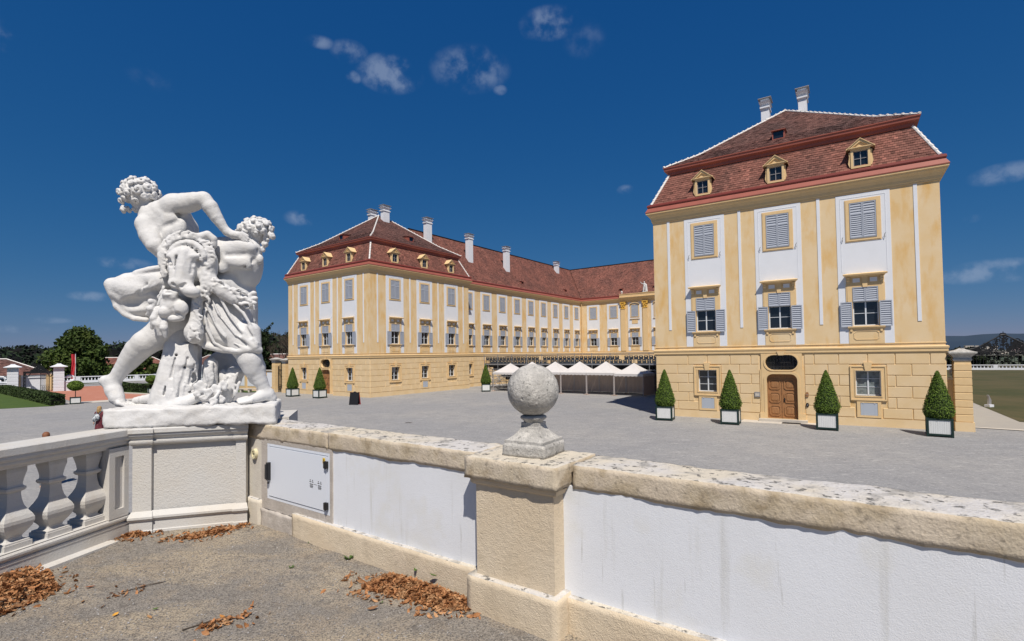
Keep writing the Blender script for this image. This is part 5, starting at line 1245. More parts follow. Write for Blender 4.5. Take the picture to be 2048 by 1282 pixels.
STATUE = """
e B 30 -278 400 3367 122 131 152 0
h B 40 -249 400 3251 82 -182 400 3152 106
h B 50 -182 360 3080 90 -71 360 3189 106 71 360 3250 115
e B 60 -59 400 3081 194 148 169 25
e B 60 35 420 2948 179 152 200 15
e B 50 -131 360 3082 101 101 97 0
e B 50 80 480 3182 84 110 148 -20
e B 40 135 550 3074 72 84 110 -20
e B 25 49 285 3098 84 46 84 30
e B 25 -76 295 2991 63 42 84 25
e B 30 131 310 2991 63 55 122 10
e B 20 34 275 2940 51 34 84 18
e B 30 68 300 3199 97 55 51 -12
e B 25 -40 295 3149 76 46 42 30
s B 30 19 235 3003 19 125 250 3060 11
e B 60 120 440 2726 211 169 232 0
e B 60 213 420 2473 232 179 232 0
h B 35 68 330 3246 115 179 300 3263 102 294 270 3280 90 379 250 3295 74
e B 30 218 280 3243 118 72 80 -6
h B 30 383 250 3295 70 445 250 3219 76 503 260 3112 61 562 280 3013 45 595 290 2971 41
e B 20 440 240 3227 55 55 93 -35
h B 20 595 290 2971 41 654 290 2941 45 700 290 2938 41
h B 6 697 285 2950 23 745 280 2959 19 794 290 2935 15
h B 6 697 285 2939 23 749 280 2941 19 800 290 2904 15
h B 6 697 285 2927 23 741 280 2923 19 788 290 2876 15
h B 6 697 285 2916 23 724 280 2913 19 763 290 2867 15
h B 35 -178 300 3021 90 -138 260 2906 82 -67 230 2803 76 -12 260 2729 63 61 320 2680 53
e B 30 -192 300 3036 80 80 89 0
e B 20 -97 230 2867 55 55 101 -25
e B 20 -65 250 2906 42 38 101 -22
s B 20 -65 285 3124 15 43 300 2920 11
s B 18 -141 310 3068 19 -110 300 2983 11
s B 30 109 300 3140 25 125 310 3058 13
h B 50 111 420 2111 215 -12 420 1976 180 -124 400 1886 143 -211 380 1825 123
h B 35 -211 380 1825 119 -295 400 1755 119 -394 420 1635 96 -478 430 1526 70 -539 440 1438 63
e B 30 -311 420 1738 93 97 152 48
e B 30 -200 330 1852 76 63 76 0
e B 25 -167 345 1775 46 46 169 58
h B 20 -356 385 1602 29 -492 420 1427 20
h B 25 -539 440 1449 61 -623 450 1444 49 -639 450 1438 45
h B 30 -552 440 1428 61 -527 420 1340 74 -490 400 1264 70 -452 385 1214 49
h B 30 -617 450 1429 45 -546 430 1318 53
h B 6 -473 380 1237 31 -434 330 1210 23 -395 330 1196 18 -371 330 1182 14
h B 6 -475 395 1236 31 -424 370 1206 23 -381 370 1192 18 -361 370 1178 14
h B 6 -477 410 1234 31 -418 410 1202 23 -370 410 1187 18 -354 410 1174 14
h B 6 -479 425 1233 31 -415 450 1198 23 -363 450 1183 18 -351 450 1170 14
h B 6 -482 440 1232 31 -411 480 1195 23 -354 480 1180 18 -346 480 1167 14
h B 50 465 420 2133 205 649 380 1902 160 778 340 1696 119 805 330 1639 115
h B 35 802 340 1639 113 838 360 1525 102 887 380 1409 76 930 400 1316 57 959 410 1262 55
e B 30 827 300 1571 80 59 110 20
e B 25 809 290 1668 84 63 72 0
e B 30 851 400 1500 72 84 131 24
e B 15 910 360 1341 21 21 25 0
h B 20 961 420 1275 55 992 430 1218 49 986 430 1197 41
h B 30 955 410 1257 55 899 360 1244 61 844 300 1219 45 781 270 1197 31
h B 6 839 250 1210 25 779 230 1196 18 734 225 1189 13
h B 6 821 280 1215 25 757 260 1201 18 719 255 1193 13
h B 6 803 310 1220 25 734 290 1205 18 705 285 1198 13
h B 6 785 340 1224 25 712 320 1210 18 691 315 1202 13
h B 6 767 370 1229 25 689 350 1215 18 676 345 1207 13
e H 20 -282 400 3380 148 152 144 0
e C 60 620 460 2738 222 186 207 20
e C 60 484 480 2810 190 169 144 0
e C 60 739 460 2717 148 165 222 -15
e C 50 780 400 2810 116 106 101 0
e C 45 724 312 2830 131 51 63 8
e C 45 584 322 2797 93 46 63 -10
e C 40 646 295 2667 101 42 59 25
e C 25 760 310 2655 72 46 84 -20
e C 25 564 310 2618 55 38 84 40
s C 30 605 265 2723 21 759 270 2731 17
s C 30 620 270 2527 25 802 330 2566 19
s C 30 707 270 2546 13 845 330 2694 13
e C 50 736 500 2560 122 148 144 0
h C 40 762 420 2803 90 782 440 2919 82 813 450 2992 82
e C 30 828 460 3018 110 122 122 0
e C 4 883 380 2704 40 34 53 8
s C 20 802 330 2895 15 890 355 2764 6
s C 30 570 360 2798 17 616 350 2804 8
e C 60 676 550 2237 131 148 253 0
h C 50 520 500 2441 164 633 550 2355 143
h C 40 699 580 2146 94 722 600 1934 82
e J 20 832 460 3042 135 139 114 0
e D 80 -349 420 2390 228 160 118 6
e D 100 -258 470 2314 236 194 207 0
e D 80 -322 500 2231 203 177 148 14
h D 40 -498 400 2386 86 -378 380 2451 90 -209 360 2483 82 -38 340 2459 102
h D 20 -500 380 2329 61 -492 380 2219 29 -487 380 2179 16
h D 20 -269 340 2535 37 -149 300 2567 31 -21 280 2587 29
h D 30 -517 360 2410 53 -496 350 2325 41 -412 335 2267 25 -242 310 2300 16 -89 280 2406 16
h D 14 -25 270 2438 23 -114 270 2339 18 -187 300 2211 10
h D 14 -85 270 2449 23 -173 270 2372 18 -221 300 2277 10
h D 14 -5 270 2373 23 -83 270 2230 18 -173 300 2102 10
h D 14 15 270 2318 23 -48 270 2208 18 -97 300 2123 10
s D 20 -87 275 2384 17 -168 290 2232 8
s D 20 -146 275 2405 17 -242 290 2319 8
s D 20 -43 275 2318 17 -117 290 2166 8
s D 35 -366 285 2205 63 -151 255 2233 84
s D 30 -227 280 2318 21 -35 250 2370 25
h D 30 -478 370 2196 25 -410 370 2121 27 -321 370 2072 25 -202 360 2058 25
h D 25 -531 370 2426 61 -487 355 2330 33 -376 340 2298 23 -217 300 2338 20 -65 270 2414 20
h D 20 -27 295 2530 23 -167 315 2516 20 -305 335 2483 18 -464 355 2431 16
h D 20 -17 295 2497 23 -136 315 2473 20 -265 335 2430 18 -394 355 2353 16
h D 12 -30 280 2587 25 -159 300 2558 29 -288 340 2528 33
h D 20 -269 330 2526 29 -293 330 2491 20
e S 60 446 360 2241 158 127 190 0
e S 70 488 360 1970 194 139 211 0
e S 60 655 360 1901 177 131 177 30
e S 60 634 420 2133 148 139 190 -20
h S 50 366 300 2324 61 364 280 2055 78 367 300 1856 78
h S 30 404 260 1784 37 574 240 1738 33 742 230 1722 31 881 250 1743 33 909 280 1725 25
h S 40 819 300 1920 102 863 280 1795 70 896 280 1739 41
h S 22 464 207 2335 18 544 211 2115 17 705 217 1895 15 899 225 1771 14
h S 22 434 206 2225 18 504 209 2006 17 625 214 1829 15 827 222 1734 14
h S 22 584 212 2292 18 705 217 2116 17 827 222 1938 15 905 225 1805 14
h S 22 414 205 2137 18 435 206 1962 17 505 209 1808 15 625 214 1737 14
h S 22 664 215 2226 18 776 220 2116 17 837 222 2005 15 868 223 1894 14
h S 22 543 211 2314 18 644 215 2094 17 776 220 1872 15 878 224 1760 14
s S 30 491 215 2292 19 593 215 2094 17
s S 30 593 215 2094 19 747 215 1894 17
s S 30 441 215 2094 19 543 215 1874 17
s S 30 543 215 1874 19 706 215 1762 17
s S 30 624 215 2226 19 747 215 2049 17
s S 30 747 215 2049 19 850 215 1871 17
h S 30 667 480 2219 41 676 500 2069 37 687 520 1907 41
h S 30 719 520 2211 45 745 540 2048 49 750 540 1908 41
e L 50 222 230 2600 173 110 211 0
e L 40 225 190 2713 139 93 93 0
h L 30 175 125 2688 45 168 115 2557 49 168 100 2416 49
h L 30 261 115 2709 53 249 100 2556 61 244 85 2414 61
h L 30 322 140 2694 41 299 130 2518 53 284 120 2409 57
e L 20 218 75 2398 84 55 51 0
e L 12 137 100 2294 68 59 42 -10
h L 12 89 120 2322 25 122 90 2271 29 175 85 2267 27 204 90 2306 20
e L 15 340 80 2318 84 68 59 12
e L 30 285 90 2370 72 63 55 0
h L 12 282 70 2381 33 277 65 2333 29
e L 20 150 120 2669 55 42 34 10
e L 20 326 130 2674 72 46 34 -8
s L 14 128 92 2625 27 165 88 2565 17
s L 14 359 98 2609 27 339 90 2508 17
e L 4 137 115 2595 19 19 19 0
e L 4 336 125 2570 21 19 21 0
s L 8 196 30 2383 21 216 28 2345 15
s L 8 273 30 2362 21 305 36 2389 15
s L 8 234 30 2354 11 234 40 2292 11
s L 8 129 50 2309 17 216 45 2300 13
s L 30 125 100 2511 15 144 85 2381 11
s L 30 386 100 2504 15 403 85 2384 11
s L 30 206 100 2662 15 205 85 2510 11
e L 40 140 150 2186 114 76 110 0
e L 8 91 110 2118 59 55 59 0
e L 8 234 110 2154 68 59 80 0
e L 10 174 120 2053 68 42 34 0
e L 10 238 120 2074 30 34 42 0
s L 8 175 70 2157 13 180 75 2058 11
s L 6 221 70 2104 19 252 70 2079 15
s L 6 127 75 2058 15 150 75 2050 11
h L 15 384 200 2894 45 441 200 2917 41 492 210 2876 37 498 220 2812 29
h L 8 43 177 2685 23 50 172 2705 20 34 170 2717 18 20 169 2731 15 6 172 2747 13 22 177 2773 10
h L 8 102 135 2671 16 117 130 2671 15 125 127 2684 13 127 127 2704 11 136 130 2711 9 152 135 2706 7
h L 8 53 175 2707 23 57 170 2725 20 41 167 2740 18 25 167 2755 15 20 170 2774 13 38 174 2796 10
h L 8 103 135 2688 16 119 130 2683 15 128 127 2699 13 137 127 2712 11 147 130 2714 9 161 135 2704 7
h L 8 44 191 2730 23 57 187 2745 20 52 184 2764 18 34 184 2785 15 42 187 2803 13 48 191 2821 10
h L 8 107 135 2707 16 123 130 2705 15 132 127 2716 13 137 127 2736 11 146 130 2742 9 160 135 2736 7
h L 8 59 182 2751 23 66 177 2769 20 49 174 2784 18 36 174 2801 15 39 177 2821 13 52 181 2842 10
h L 8 111 135 2719 16 124 130 2712 15 139 127 2723 13 152 127 2732 11 162 130 2725 9 169 135 2713 7
h L 8 67 191 2774 23 72 187 2791 20 64 184 2808 18 48 184 2825 15 44 186 2844 13 61 191 2865 10
h L 8 122 135 2735 16 136 130 2734 15 147 127 2743 13 155 127 2762 11 165 130 2765 9 178 135 2755 7
h L 8 77 171 2788 23 97 167 2800 20 95 164 2820 18 79 164 2844 15 90 166 2860 13 103 171 2875 10
h L 8 128 135 2756 16 138 130 2743 15 153 127 2747 13 167 127 2750 11 179 130 2751 9 183 135 2735 7
h L 8 83 188 2810 23 100 184 2826 20 96 181 2844 18 76 181 2865 15 84 183 2883 13 94 188 2901 10
h L 8 139 135 2768 16 152 130 2759 15 166 127 2767 13 180 127 2778 11 190 130 2775 9 197 135 2757 7
h L 8 109 185 2822 23 122 181 2836 20 122 178 2856 18 107 178 2882 15 115 180 2898 13 135 185 2910 10
h L 8 152 135 2783 16 166 130 2775 15 179 127 2778 13 191 127 2798 11 202 130 2797 9 211 135 2791 7
h L 8 124 189 2837 23 139 184 2849 20 135 181 2872 18 130 181 2896 15 136 184 2914 13 153 188 2924 10
h L 8 161 135 2791 16 173 130 2782 15 188 127 2783 13 205 127 2790 11 215 130 2785 9 217 135 2768 7
h L 8 146 179 2848 23 163 175 2859 20 164 172 2880 18 156 172 2907 15 163 174 2924 13 187 179 2929 10
h L 8 179 135 2808 16 185 130 2792 15 204 127 2795 13 217 127 2793 11 228 130 2789 9 227 135 2771 7
h L 8 158 191 2865 23 177 186 2874 20 172 183 2899 18 170 183 2920 15 180 186 2936 13 193 191 2949 10
h L 8 194 135 2814 16 204 130 2803 15 219 127 2803 13 235 127 2807 11 246 130 2805 9 247 135 2786 7
h L 8 187 176 2862 23 206 171 2867 20 217 168 2884 18 220 168 2914 15 235 171 2921 13 258 175 2913 10
h L 8 213 135 2826 16 219 130 2809 15 237 127 2812 13 251 127 2811 11 261 130 2806 9 261 135 2789 7
h L 8 208 183 2871 23 225 178 2879 20 237 175 2894 18 234 175 2928 15 250 178 2934 13 273 182 2931 10
h L 8 225 135 2826 16 235 130 2815 15 247 127 2809 13 268 127 2813 11 272 130 2801 9 270 135 2784 7
h L 8 225 186 2882 23 247 181 2883 20 258 178 2899 18 258 178 2930 15 270 181 2943 13 295 185 2935 10
h L 8 244 135 2829 16 254 130 2818 15 273 127 2822 13 288 127 2822 11 293 130 2810 9 294 135 2795 7
h L 8 252 170 2883 23 274 166 2873 20 288 163 2892 18 300 163 2913 15 315 165 2919 13 335 170 2900 10
h L 8 265 135 2837 16 265 130 2820 15 283 127 2815 13 296 127 2807 11 298 130 2795 9 294 135 2781 7
h L 8 276 176 2875 23 295 171 2875 20 308 168 2896 18 320 168 2917 15 337 171 2917 13 356 176 2904 10
h L 8 281 135 2834 16 289 130 2820 15 300 127 2812 13 319 127 2814 11 328 130 2807 9 323 135 2788 7
h L 8 295 183 2874 23 314 178 2873 20 331 175 2881 18 344 175 2905 15 358 178 2917 13 375 182 2909 10
h L 8 296 135 2836 16 296 130 2822 15 306 127 2809 13 317 127 2796 11 319 130 2784 9 306 135 2771 7
h L 8 313 189 2876 23 332 185 2865 20 350 182 2875 18 366 182 2893 15 382 184 2898 13 397 189 2879 10
h L 8 322 135 2832 16 317 130 2815 15 328 127 2805 13 346 127 2797 11 345 130 2784 9 338 135 2770 7
h L 8 332 194 2869 23 350 189 2856 20 369 186 2867 18 388 186 2886 15 403 189 2884 13 416 194 2861 10
h L 8 337 135 2826 16 332 130 2811 15 346 127 2799 13 354 127 2787 11 359 130 2776 9 346 135 2762 7
h L 8 351 196 2861 23 365 192 2845 20 387 189 2852 18 407 189 2855 15 423 191 2852 13 432 196 2835 10
h L 8 350 135 2820 16 346 130 2807 15 356 127 2792 13 364 127 2777 11 358 130 2765 9 342 135 2755 7
h L 8 382 173 2850 23 396 168 2828 20 418 166 2839 18 436 165 2841 15 453 168 2846 13 464 173 2828 10
h L 8 371 135 2810 16 360 130 2800 15 369 127 2783 13 370 127 2768 11 365 130 2756 9 349 135 2749 7
h L 8 387 195 2833 23 399 190 2816 20 416 188 2809 18 445 187 2822 15 457 190 2810 13 457 195 2782 10
h L 8 379 135 2798 16 379 130 2784 15 383 127 2770 13 399 127 2758 11 400 130 2745 9 382 135 2733 7
h L 8 415 177 2817 23 430 173 2800 20 451 170 2811 18 471 170 2819 15 487 172 2818 13 497 177 2797 10
h L 8 396 135 2787 16 389 130 2775 15 395 127 2759 13 407 127 2743 11 402 130 2731 9 382 135 2723 7
h L 8 425 175 2794 23 437 170 2778 20 459 167 2777 18 482 167 2780 15 494 170 2768 13 492 174 2739 10
h L 8 411 135 2772 16 401 130 2760 15 412 127 2744 13 417 127 2730 11 414 130 2717 9 395 135 2709 7
h L 8 443 176 2782 23 453 171 2760 20 473 168 2759 18 496 168 2766 15 511 171 2759 13 513 175 2731 10
h L 8 416 135 2760 16 409 130 2749 15 417 127 2730 13 421 127 2714 11 416 130 2703 9 400 135 2696 7
h L 8 453 171 2759 23 460 166 2738 20 481 163 2733 18 505 163 2734 15 515 166 2722 13 520 170 2703 10
h L 8 428 135 2745 16 417 130 2742 15 413 127 2726 13 412 127 2705 11 399 130 2701 9 381 135 2704 7
h L 8 450 184 2739 23 458 180 2720 20 481 177 2713 18 504 177 2707 15 510 180 2691 13 506 184 2669 10
h L 8 432 135 2728 16 424 130 2718 15 430 127 2698 13 431 127 2682 11 423 130 2672 9 406 135 2668 7
h L 8 462 178 2715 23 473 173 2698 20 498 170 2697 18 515 170 2690 15 525 173 2677 13 528 177 2657 10
h L 8 438 135 2712 16 428 130 2704 15 424 127 2691 13 428 127 2668 11 418 130 2659 9 399 135 2660 7
h L 8 469 187 2702 23 462 183 2677 20 480 180 2664 18 503 180 2655 15 510 182 2639 13 496 187 2614 10
h L 8 445 135 2692 16 433 130 2694 15 424 127 2684 13 418 127 2664 11 406 130 2660 9 390 135 2663 7
h L 8 465 197 2681 23 457 192 2660 20 468 189 2642 18 492 189 2627 15 488 192 2608 13 478 196 2589 10
h L 8 444 135 2676 16 434 130 2674 15 426 127 2662 13 421 127 2641 11 407 130 2641 9 390 135 2647 7
h L 8 450 166 2747 23 436 161 2729 20 448 158 2705 18 459 158 2681 15 455 161 2661 13 425 165 2649 10
h L 8 454 169 2736 23 439 164 2724 20 444 161 2693 18 437 161 2673 15 429 164 2654 13 396 169 2656 10
h L 8 445 188 2718 23 430 183 2703 20 430 180 2680 18 440 180 2653 15 434 183 2634 13 405 187 2626 10
h L 8 439 197 2699 23 426 192 2679 20 445 189 2656 18 449 189 2635 15 452 192 2615 13 433 197 2597 10
h L 8 463 178 2678 23 452 173 2658 20 470 170 2636 18 481 170 2614 15 476 173 2595 13 464 177 2576 10
h L 8 422 165 2655 23 423 160 2633 20 434 157 2614 18 457 157 2598 15 463 160 2579 13 441 165 2556 10
h L 8 463 197 2647 23 444 193 2633 20 446 190 2610 18 462 190 2582 15 454 193 2564 13 433 197 2551 10
h L 8 407 199 2624 23 411 194 2603 20 435 192 2588 18 449 191 2571 15 453 194 2552 13 437 199 2528 10
h L 8 442 209 2615 23 426 204 2601 20 428 201 2577 18 438 201 2549 15 425 204 2533 13 408 209 2520 10
h L 8 455 193 2595 23 444 188 2577 20 448 186 2554 18 467 185 2528 15 464 188 2508 13 436 193 2495 10
h L 8 444 182 2578 23 439 178 2559 20 439 175 2537 18 459 175 2508 15 448 177 2491 13 431 182 2476 10
h L 8 430 172 2551 23 430 167 2529 20 442 164 2511 18 470 164 2496 15 468 167 2476 13 460 171 2455 10
h L 8 464 190 2548 23 449 185 2536 20 445 182 2513 18 450 182 2480 15 431 185 2472 13 402 190 2472 10
h L 8 434 198 2523 23 416 193 2507 20 418 190 2485 18 435 190 2459 15 435 193 2439 13 408 198 2425 10
h L 8 450 187 2505 23 442 182 2486 20 452 179 2463 18 470 179 2439 15 465 182 2420 13 445 187 2404 10
h L 8 467 196 2488 23 455 191 2469 20 469 188 2446 18 481 188 2424 15 484 191 2404 13 463 196 2387 10
h L 8 472 167 2466 23 456 163 2449 20 461 160 2427 18 479 160 2402 15 477 162 2382 13 459 167 2366 10
h L 8 420 168 2448 23 402 164 2432 20 410 161 2409 18 423 161 2384 15 416 163 2366 13 401 168 2349 10
h L 8 426 180 2428 23 429 175 2407 20 442 172 2389 18 471 172 2376 15 477 175 2358 13 457 179 2333 10
h L 8 429 166 2410 23 429 162 2388 20 453 159 2372 18 470 159 2356 15 468 161 2336 13 461 166 2314 10
h L 8 422 173 2403 23 407 169 2390 20 403 166 2369 18 415 166 2336 15 397 168 2324 13 373 173 2318 10
h L 8 413 162 2376 23 404 157 2353 20 414 154 2334 18 444 154 2320 15 440 157 2299 13 433 161 2278 10
h L 8 473 184 2372 23 463 179 2355 20 457 176 2336 18 466 176 2304 15 456 179 2287 13 423 184 2287 10
h L 8 415 175 2345 23 393 170 2339 20 392 167 2316 18 399 167 2284 15 381 170 2273 13 362 174 2263 10
h L 8 453 197 2335 23 439 192 2322 20 436 189 2300 18 442 189 2271 15 432 192 2253 13 398 196 2254 10
h L 8 437 173 2308 23 435 169 2286 20 455 166 2268 18 470 166 2249 15 473 169 2230 13 460 173 2209 10
h L 8 55 160 2732 18 58 155 2714 16 77 152 2709 14 92 152 2702 12 104 155 2694 10 89 160 2669 8
h L 8 47 160 2723 18 40 155 2710 16 51 152 2688 14 56 152 2669 12 48 155 2656 10 26 160 2652 8
h L 8 18 160 2695 18 20 155 2679 16 34 152 2666 14 47 152 2653 12 54 155 2639 10 32 160 2623 8
h L 8 37 160 2676 18 35 155 2656 16 54 152 2649 14 68 152 2642 12 81 155 2634 10 63 160 2608 8
h L 8 32 160 2659 18 25 155 2644 16 37 152 2628 14 53 152 2611 12 48 155 2597 10 33 160 2585 8
h L 8 26 160 2633 18 31 155 2617 16 43 152 2606 14 72 152 2606 12 76 155 2594 10 59 160 2569 8
h L 8 29 160 2619 18 20 155 2603 16 34 152 2588 14 50 152 2574 12 46 155 2560 10 25 160 2546 8
h L 8 38 160 2601 18 30 155 2587 16 45 152 2569 14 55 152 2553 12 48 155 2540 10 36 160 2527 8
h L 8 43 160 2580 18 41 155 2565 16 52 152 2550 14 70 152 2536 12 72 155 2522 10 51 160 2507 8
h L 8 53 160 2561 18 51 155 2545 16 60 152 2530 14 80 152 2517 12 76 155 2503 10 67 160 2488 8
h L 8 46 160 2540 18 43 155 2520 16 67 152 2516 14 83 152 2509 12 83 155 2494 10 70 160 2472 8
h L 8 50 160 2527 18 39 155 2518 16 50 152 2494 14 53 152 2475 12 39 155 2467 10 20 160 2461 8
e L 40 426 250 2606 95 84 190 0
e L 30 27 220 2682 51 72 127 0
h L 30 418 220 2490 70 499 220 2403 74 591 220 2337 78 676 240 2273 70 763 260 2258 61 822 270 2232 53
h L 8 451 157 2423 18 458 153 2401 16 485 150 2391 14 498 150 2375 12 511 152 2359 10 497 157 2330 8
h L 8 475 163 2474 18 480 158 2447 16 500 155 2438 14 528 155 2439 12 542 158 2426 10 538 162 2395 8
h L 8 490 158 2408 18 508 153 2391 16 529 150 2392 14 553 150 2407 12 571 153 2403 10 584 157 2381 8
h L 8 492 180 2378 18 496 176 2354 16 515 173 2341 14 541 173 2334 12 551 175 2316 10 544 180 2289 8
h L 8 509 179 2435 18 526 174 2419 16 551 171 2425 14 573 171 2426 12 591 174 2422 10 597 178 2390 8
h L 8 529 159 2463 18 541 154 2443 16 561 151 2434 14 589 151 2438 12 603 154 2426 10 608 159 2402 8
h L 8 540 181 2353 18 537 176 2327 16 551 173 2310 14 580 173 2302 12 589 176 2284 10 586 180 2260 8
h L 8 561 162 2388 18 575 157 2367 16 598 154 2367 14 622 154 2373 12 641 157 2369 10 649 161 2343 8
h L 8 560 181 2369 18 567 177 2348 16 584 174 2333 14 614 174 2328 12 619 176 2307 10 614 181 2282 8
h L 8 584 180 2340 18 598 175 2319 16 623 172 2323 14 648 172 2332 12 661 175 2316 10 673 179 2297 8
h L 8 587 193 2349 18 594 188 2327 16 617 185 2317 14 639 185 2308 12 654 188 2294 10 646 193 2264 8
h L 8 610 183 2302 18 623 179 2280 16 649 176 2285 14 672 176 2284 12 685 178 2269 10 697 183 2253 8
h L 8 620 185 2364 18 637 180 2350 16 664 177 2355 14 687 177 2354 12 704 180 2345 10 708 184 2315 8
h L 8 637 186 2329 18 655 181 2316 16 676 178 2311 14 704 178 2327 12 720 181 2318 10 729 185 2292 8
h L 8 648 202 2290 18 656 197 2266 16 674 194 2255 14 703 194 2256 12 714 197 2239 10 719 201 2217 8
h L 8 660 203 2353 18 661 199 2328 16 679 196 2313 14 702 196 2302 12 716 199 2287 10 700 203 2256 8
h L 8 686 184 2364 18 701 179 2341 16 725 176 2350 14 749 176 2359 12 766 179 2349 10 776 184 2321 8
h L 8 698 187 2365 18 695 183 2338 16 716 180 2325 14 738 180 2313 12 748 183 2295 10 747 187 2272 8
h L 8 703 210 2319 18 722 205 2309 16 748 202 2324 14 770 202 2329 12 787 205 2320 10 802 209 2304 8
h L 8 722 206 2340 18 738 201 2321 16 763 198 2332 14 784 198 2331 12 802 201 2325 10 815 205 2306 8
h L 8 736 188 2282 18 754 184 2268 16 775 181 2263 14 802 181 2270 12 821 183 2266 10 828 188 2239 8
h L 8 753 189 2211 18 774 185 2203 16 799 182 2213 14 820 182 2213 12 839 184 2211 10 848 189 2179 8
h L 8 765 210 2266 18 778 205 2241 16 804 203 2247 14 828 202 2253 12 844 205 2241 10 853 210 2217 8
h L 8 775 204 2241 18 789 200 2223 16 814 197 2221 14 841 197 2223 12 852 199 2205 10 861 204 2185 8
h L 8 791 218 2189 18 808 214 2170 16 830 211 2169 14 857 211 2190 12 874 213 2182 10 884 218 2151 8
h L 8 805 195 2273 18 816 191 2254 16 838 188 2243 14 860 188 2233 12 867 191 2213 10 870 195 2191 8
h L 8 787 250 2264 31 867 240 2323 27
e L 6 875 235 2323 27 27 23 0
h L 8 787 250 2250 31 880 240 2270 27
e L 6 887 235 2269 27 27 23 0
h L 8 787 250 2237 31 871 240 2220 27
e L 6 879 235 2220 27 27 23 0
h L 8 787 250 2223 31 852 240 2185 27
e L 6 860 235 2184 27 27 23 0
s L 6 656 125 2321 13 664 130 2300 8
s L 6 713 125 2278 13 721 130 2257 8
s L 6 576 125 2390 13 584 130 2369 8
s L 6 546 125 2336 13 554 130 2315 8
s L 6 686 125 2228 13 695 130 2207 8
h L 30 356 200 2344 49 350 190 2223 53 345 180 2091 53 339 180 1983 70 323 200 1875 74
h L 8 371 140 2326 16 363 135 2308 15 374 132 2293 13 393 132 2281 11 395 135 2266 9 383 140 2249 7
h L 8 351 140 2303 16 352 135 2287 15 366 132 2270 13 377 132 2254 11 375 135 2239 9 351 140 2225 7
h L 8 352 140 2275 16 356 135 2257 15 371 132 2248 13 393 132 2244 11 400 135 2231 9 386 140 2206 7
h L 8 361 140 2254 16 359 135 2237 15 377 132 2223 13 387 132 2209 11 388 135 2193 9 371 140 2177 7
h L 8 337 140 2229 16 339 135 2213 15 346 132 2198 13 370 132 2186 11 370 135 2171 9 350 140 2152 7
h L 8 357 140 2204 16 360 135 2187 15 374 132 2176 13 396 132 2169 11 397 135 2154 9 391 140 2135 7
h L 8 354 140 2183 16 349 135 2166 15 364 132 2151 13 379 132 2137 11 377 135 2121 9 367 140 2106 7
h L 8 348 140 2157 16 347 135 2141 15 357 132 2126 13 378 132 2116 11 383 135 2102 9 375 140 2085 7
h L 8 367 140 2139 16 357 135 2127 15 365 132 2106 13 371 132 2087 11 358 135 2076 9 342 140 2066 7
h L 8 372 140 2106 16 378 135 2091 15 396 132 2082 13 418 132 2078 11 423 135 2065 9 419 140 2045 7
h L 8 388 140 2088 16 377 135 2073 15 386 132 2057 13 397 132 2041 11 397 135 2025 9 387 140 2010 7
h L 8 352 140 2063 16 350 135 2046 15 366 132 2033 13 383 132 2021 11 384 135 2006 9 376 140 1989 7
h L 8 397 140 2041 16 384 135 2027 15 397 132 2009 13 408 132 1992 11 405 135 1977 9 391 140 1963 7
h L 8 360 140 2015 16 362 135 1999 15 373 132 1985 13 391 132 1972 11 393 135 1957 9 375 140 1939 7
h L 8 354 140 1993 16 347 135 1975 15 355 132 1961 13 380 132 1950 11 380 135 1935 9 366 140 1916 7
h L 8 343 140 1967 16 345 135 1950 15 360 132 1939 13 377 132 1930 11 379 135 1915 9 371 140 1896 7
e L 30 328 170 1917 89 72 93 -20
s L 6 332 85 1945 13 331 100 1927 8
s L 6 371 85 1871 13 371 100 1852 8
s L 6 404 85 1934 13 404 100 1916 8
s L 6 352 85 1845 13 351 100 1827 8
h L 8 348 100 1950 14 358 95 1941 13 371 92 1942 11 386 92 1946 10 393 95 1940 8 393 100 1922 6
h L 8 395 100 1872 14 393 95 1858 13 404 92 1850 11 416 92 1842 10 420 95 1832 8 407 100 1817 6
h L 8 315 100 1877 14 309 95 1866 13 315 92 1855 11 324 92 1844 10 326 95 1832 8 317 100 1822 6
h L 8 342 100 1932 14 343 95 1921 13 351 92 1910 11 363 92 1901 10 365 95 1890 8 355 100 1878 6
h L 8 321 100 1893 14 326 95 1878 13 339 92 1877 11 354 92 1880 10 361 95 1875 8 360 100 1857 6
h L 8 314 100 1896 14 315 95 1882 13 326 92 1875 11 341 92 1871 10 344 95 1861 8 337 100 1846 6
h L 8 335 100 1974 14 337 95 1962 13 348 92 1953 11 358 92 1944 10 358 95 1933 8 349 100 1920 6
h L 8 313 100 1878 14 310 95 1868 13 315 92 1856 11 322 92 1844 10 321 95 1833 8 311 100 1823 6
h L 8 375 100 1902 14 386 95 1895 13 398 92 1898 11 411 92 1907 10 419 95 1901 8 425 100 1890 6
h L 8 346 100 1907 14 342 95 1895 13 355 92 1886 11 364 92 1876 10 365 95 1865 8 351 100 1852 6
h L 8 387 100 1914 14 386 95 1903 13 391 92 1891 11 399 92 1879 10 399 95 1867 8 385 100 1858 6
h L 8 329 100 1920 14 331 95 1906 13 344 92 1901 11 357 92 1897 10 363 95 1889 8 357 100 1873 6
h L 8 327 100 1886 14 336 95 1876 13 349 92 1878 11 363 92 1885 10 371 95 1883 8 376 100 1871 6
h L 8 345 100 1956 14 348 95 1941 13 361 92 1937 11 376 92 1936 10 378 95 1925 8 377 100 1911 6
h L 6 -16 130 2216 21 -41 110 2150 31 -61 125 2088 14
h L 6 19 130 2156 26 -9 110 2057 37 -31 125 1960 17
h L 6 -15 130 2109 24 12 110 2002 35 46 125 1896 16
h L 6 52 130 2088 23 36 110 1991 33 27 125 1896 15
h L 6 82 130 2045 26 82 110 1959 37 89 125 1875 17
h L 6 -54 130 2216 20 -37 110 2222 29 -13 125 2232 13
h L 6 -44 130 2173 13 -60 110 2159 18 -71 125 2147 8
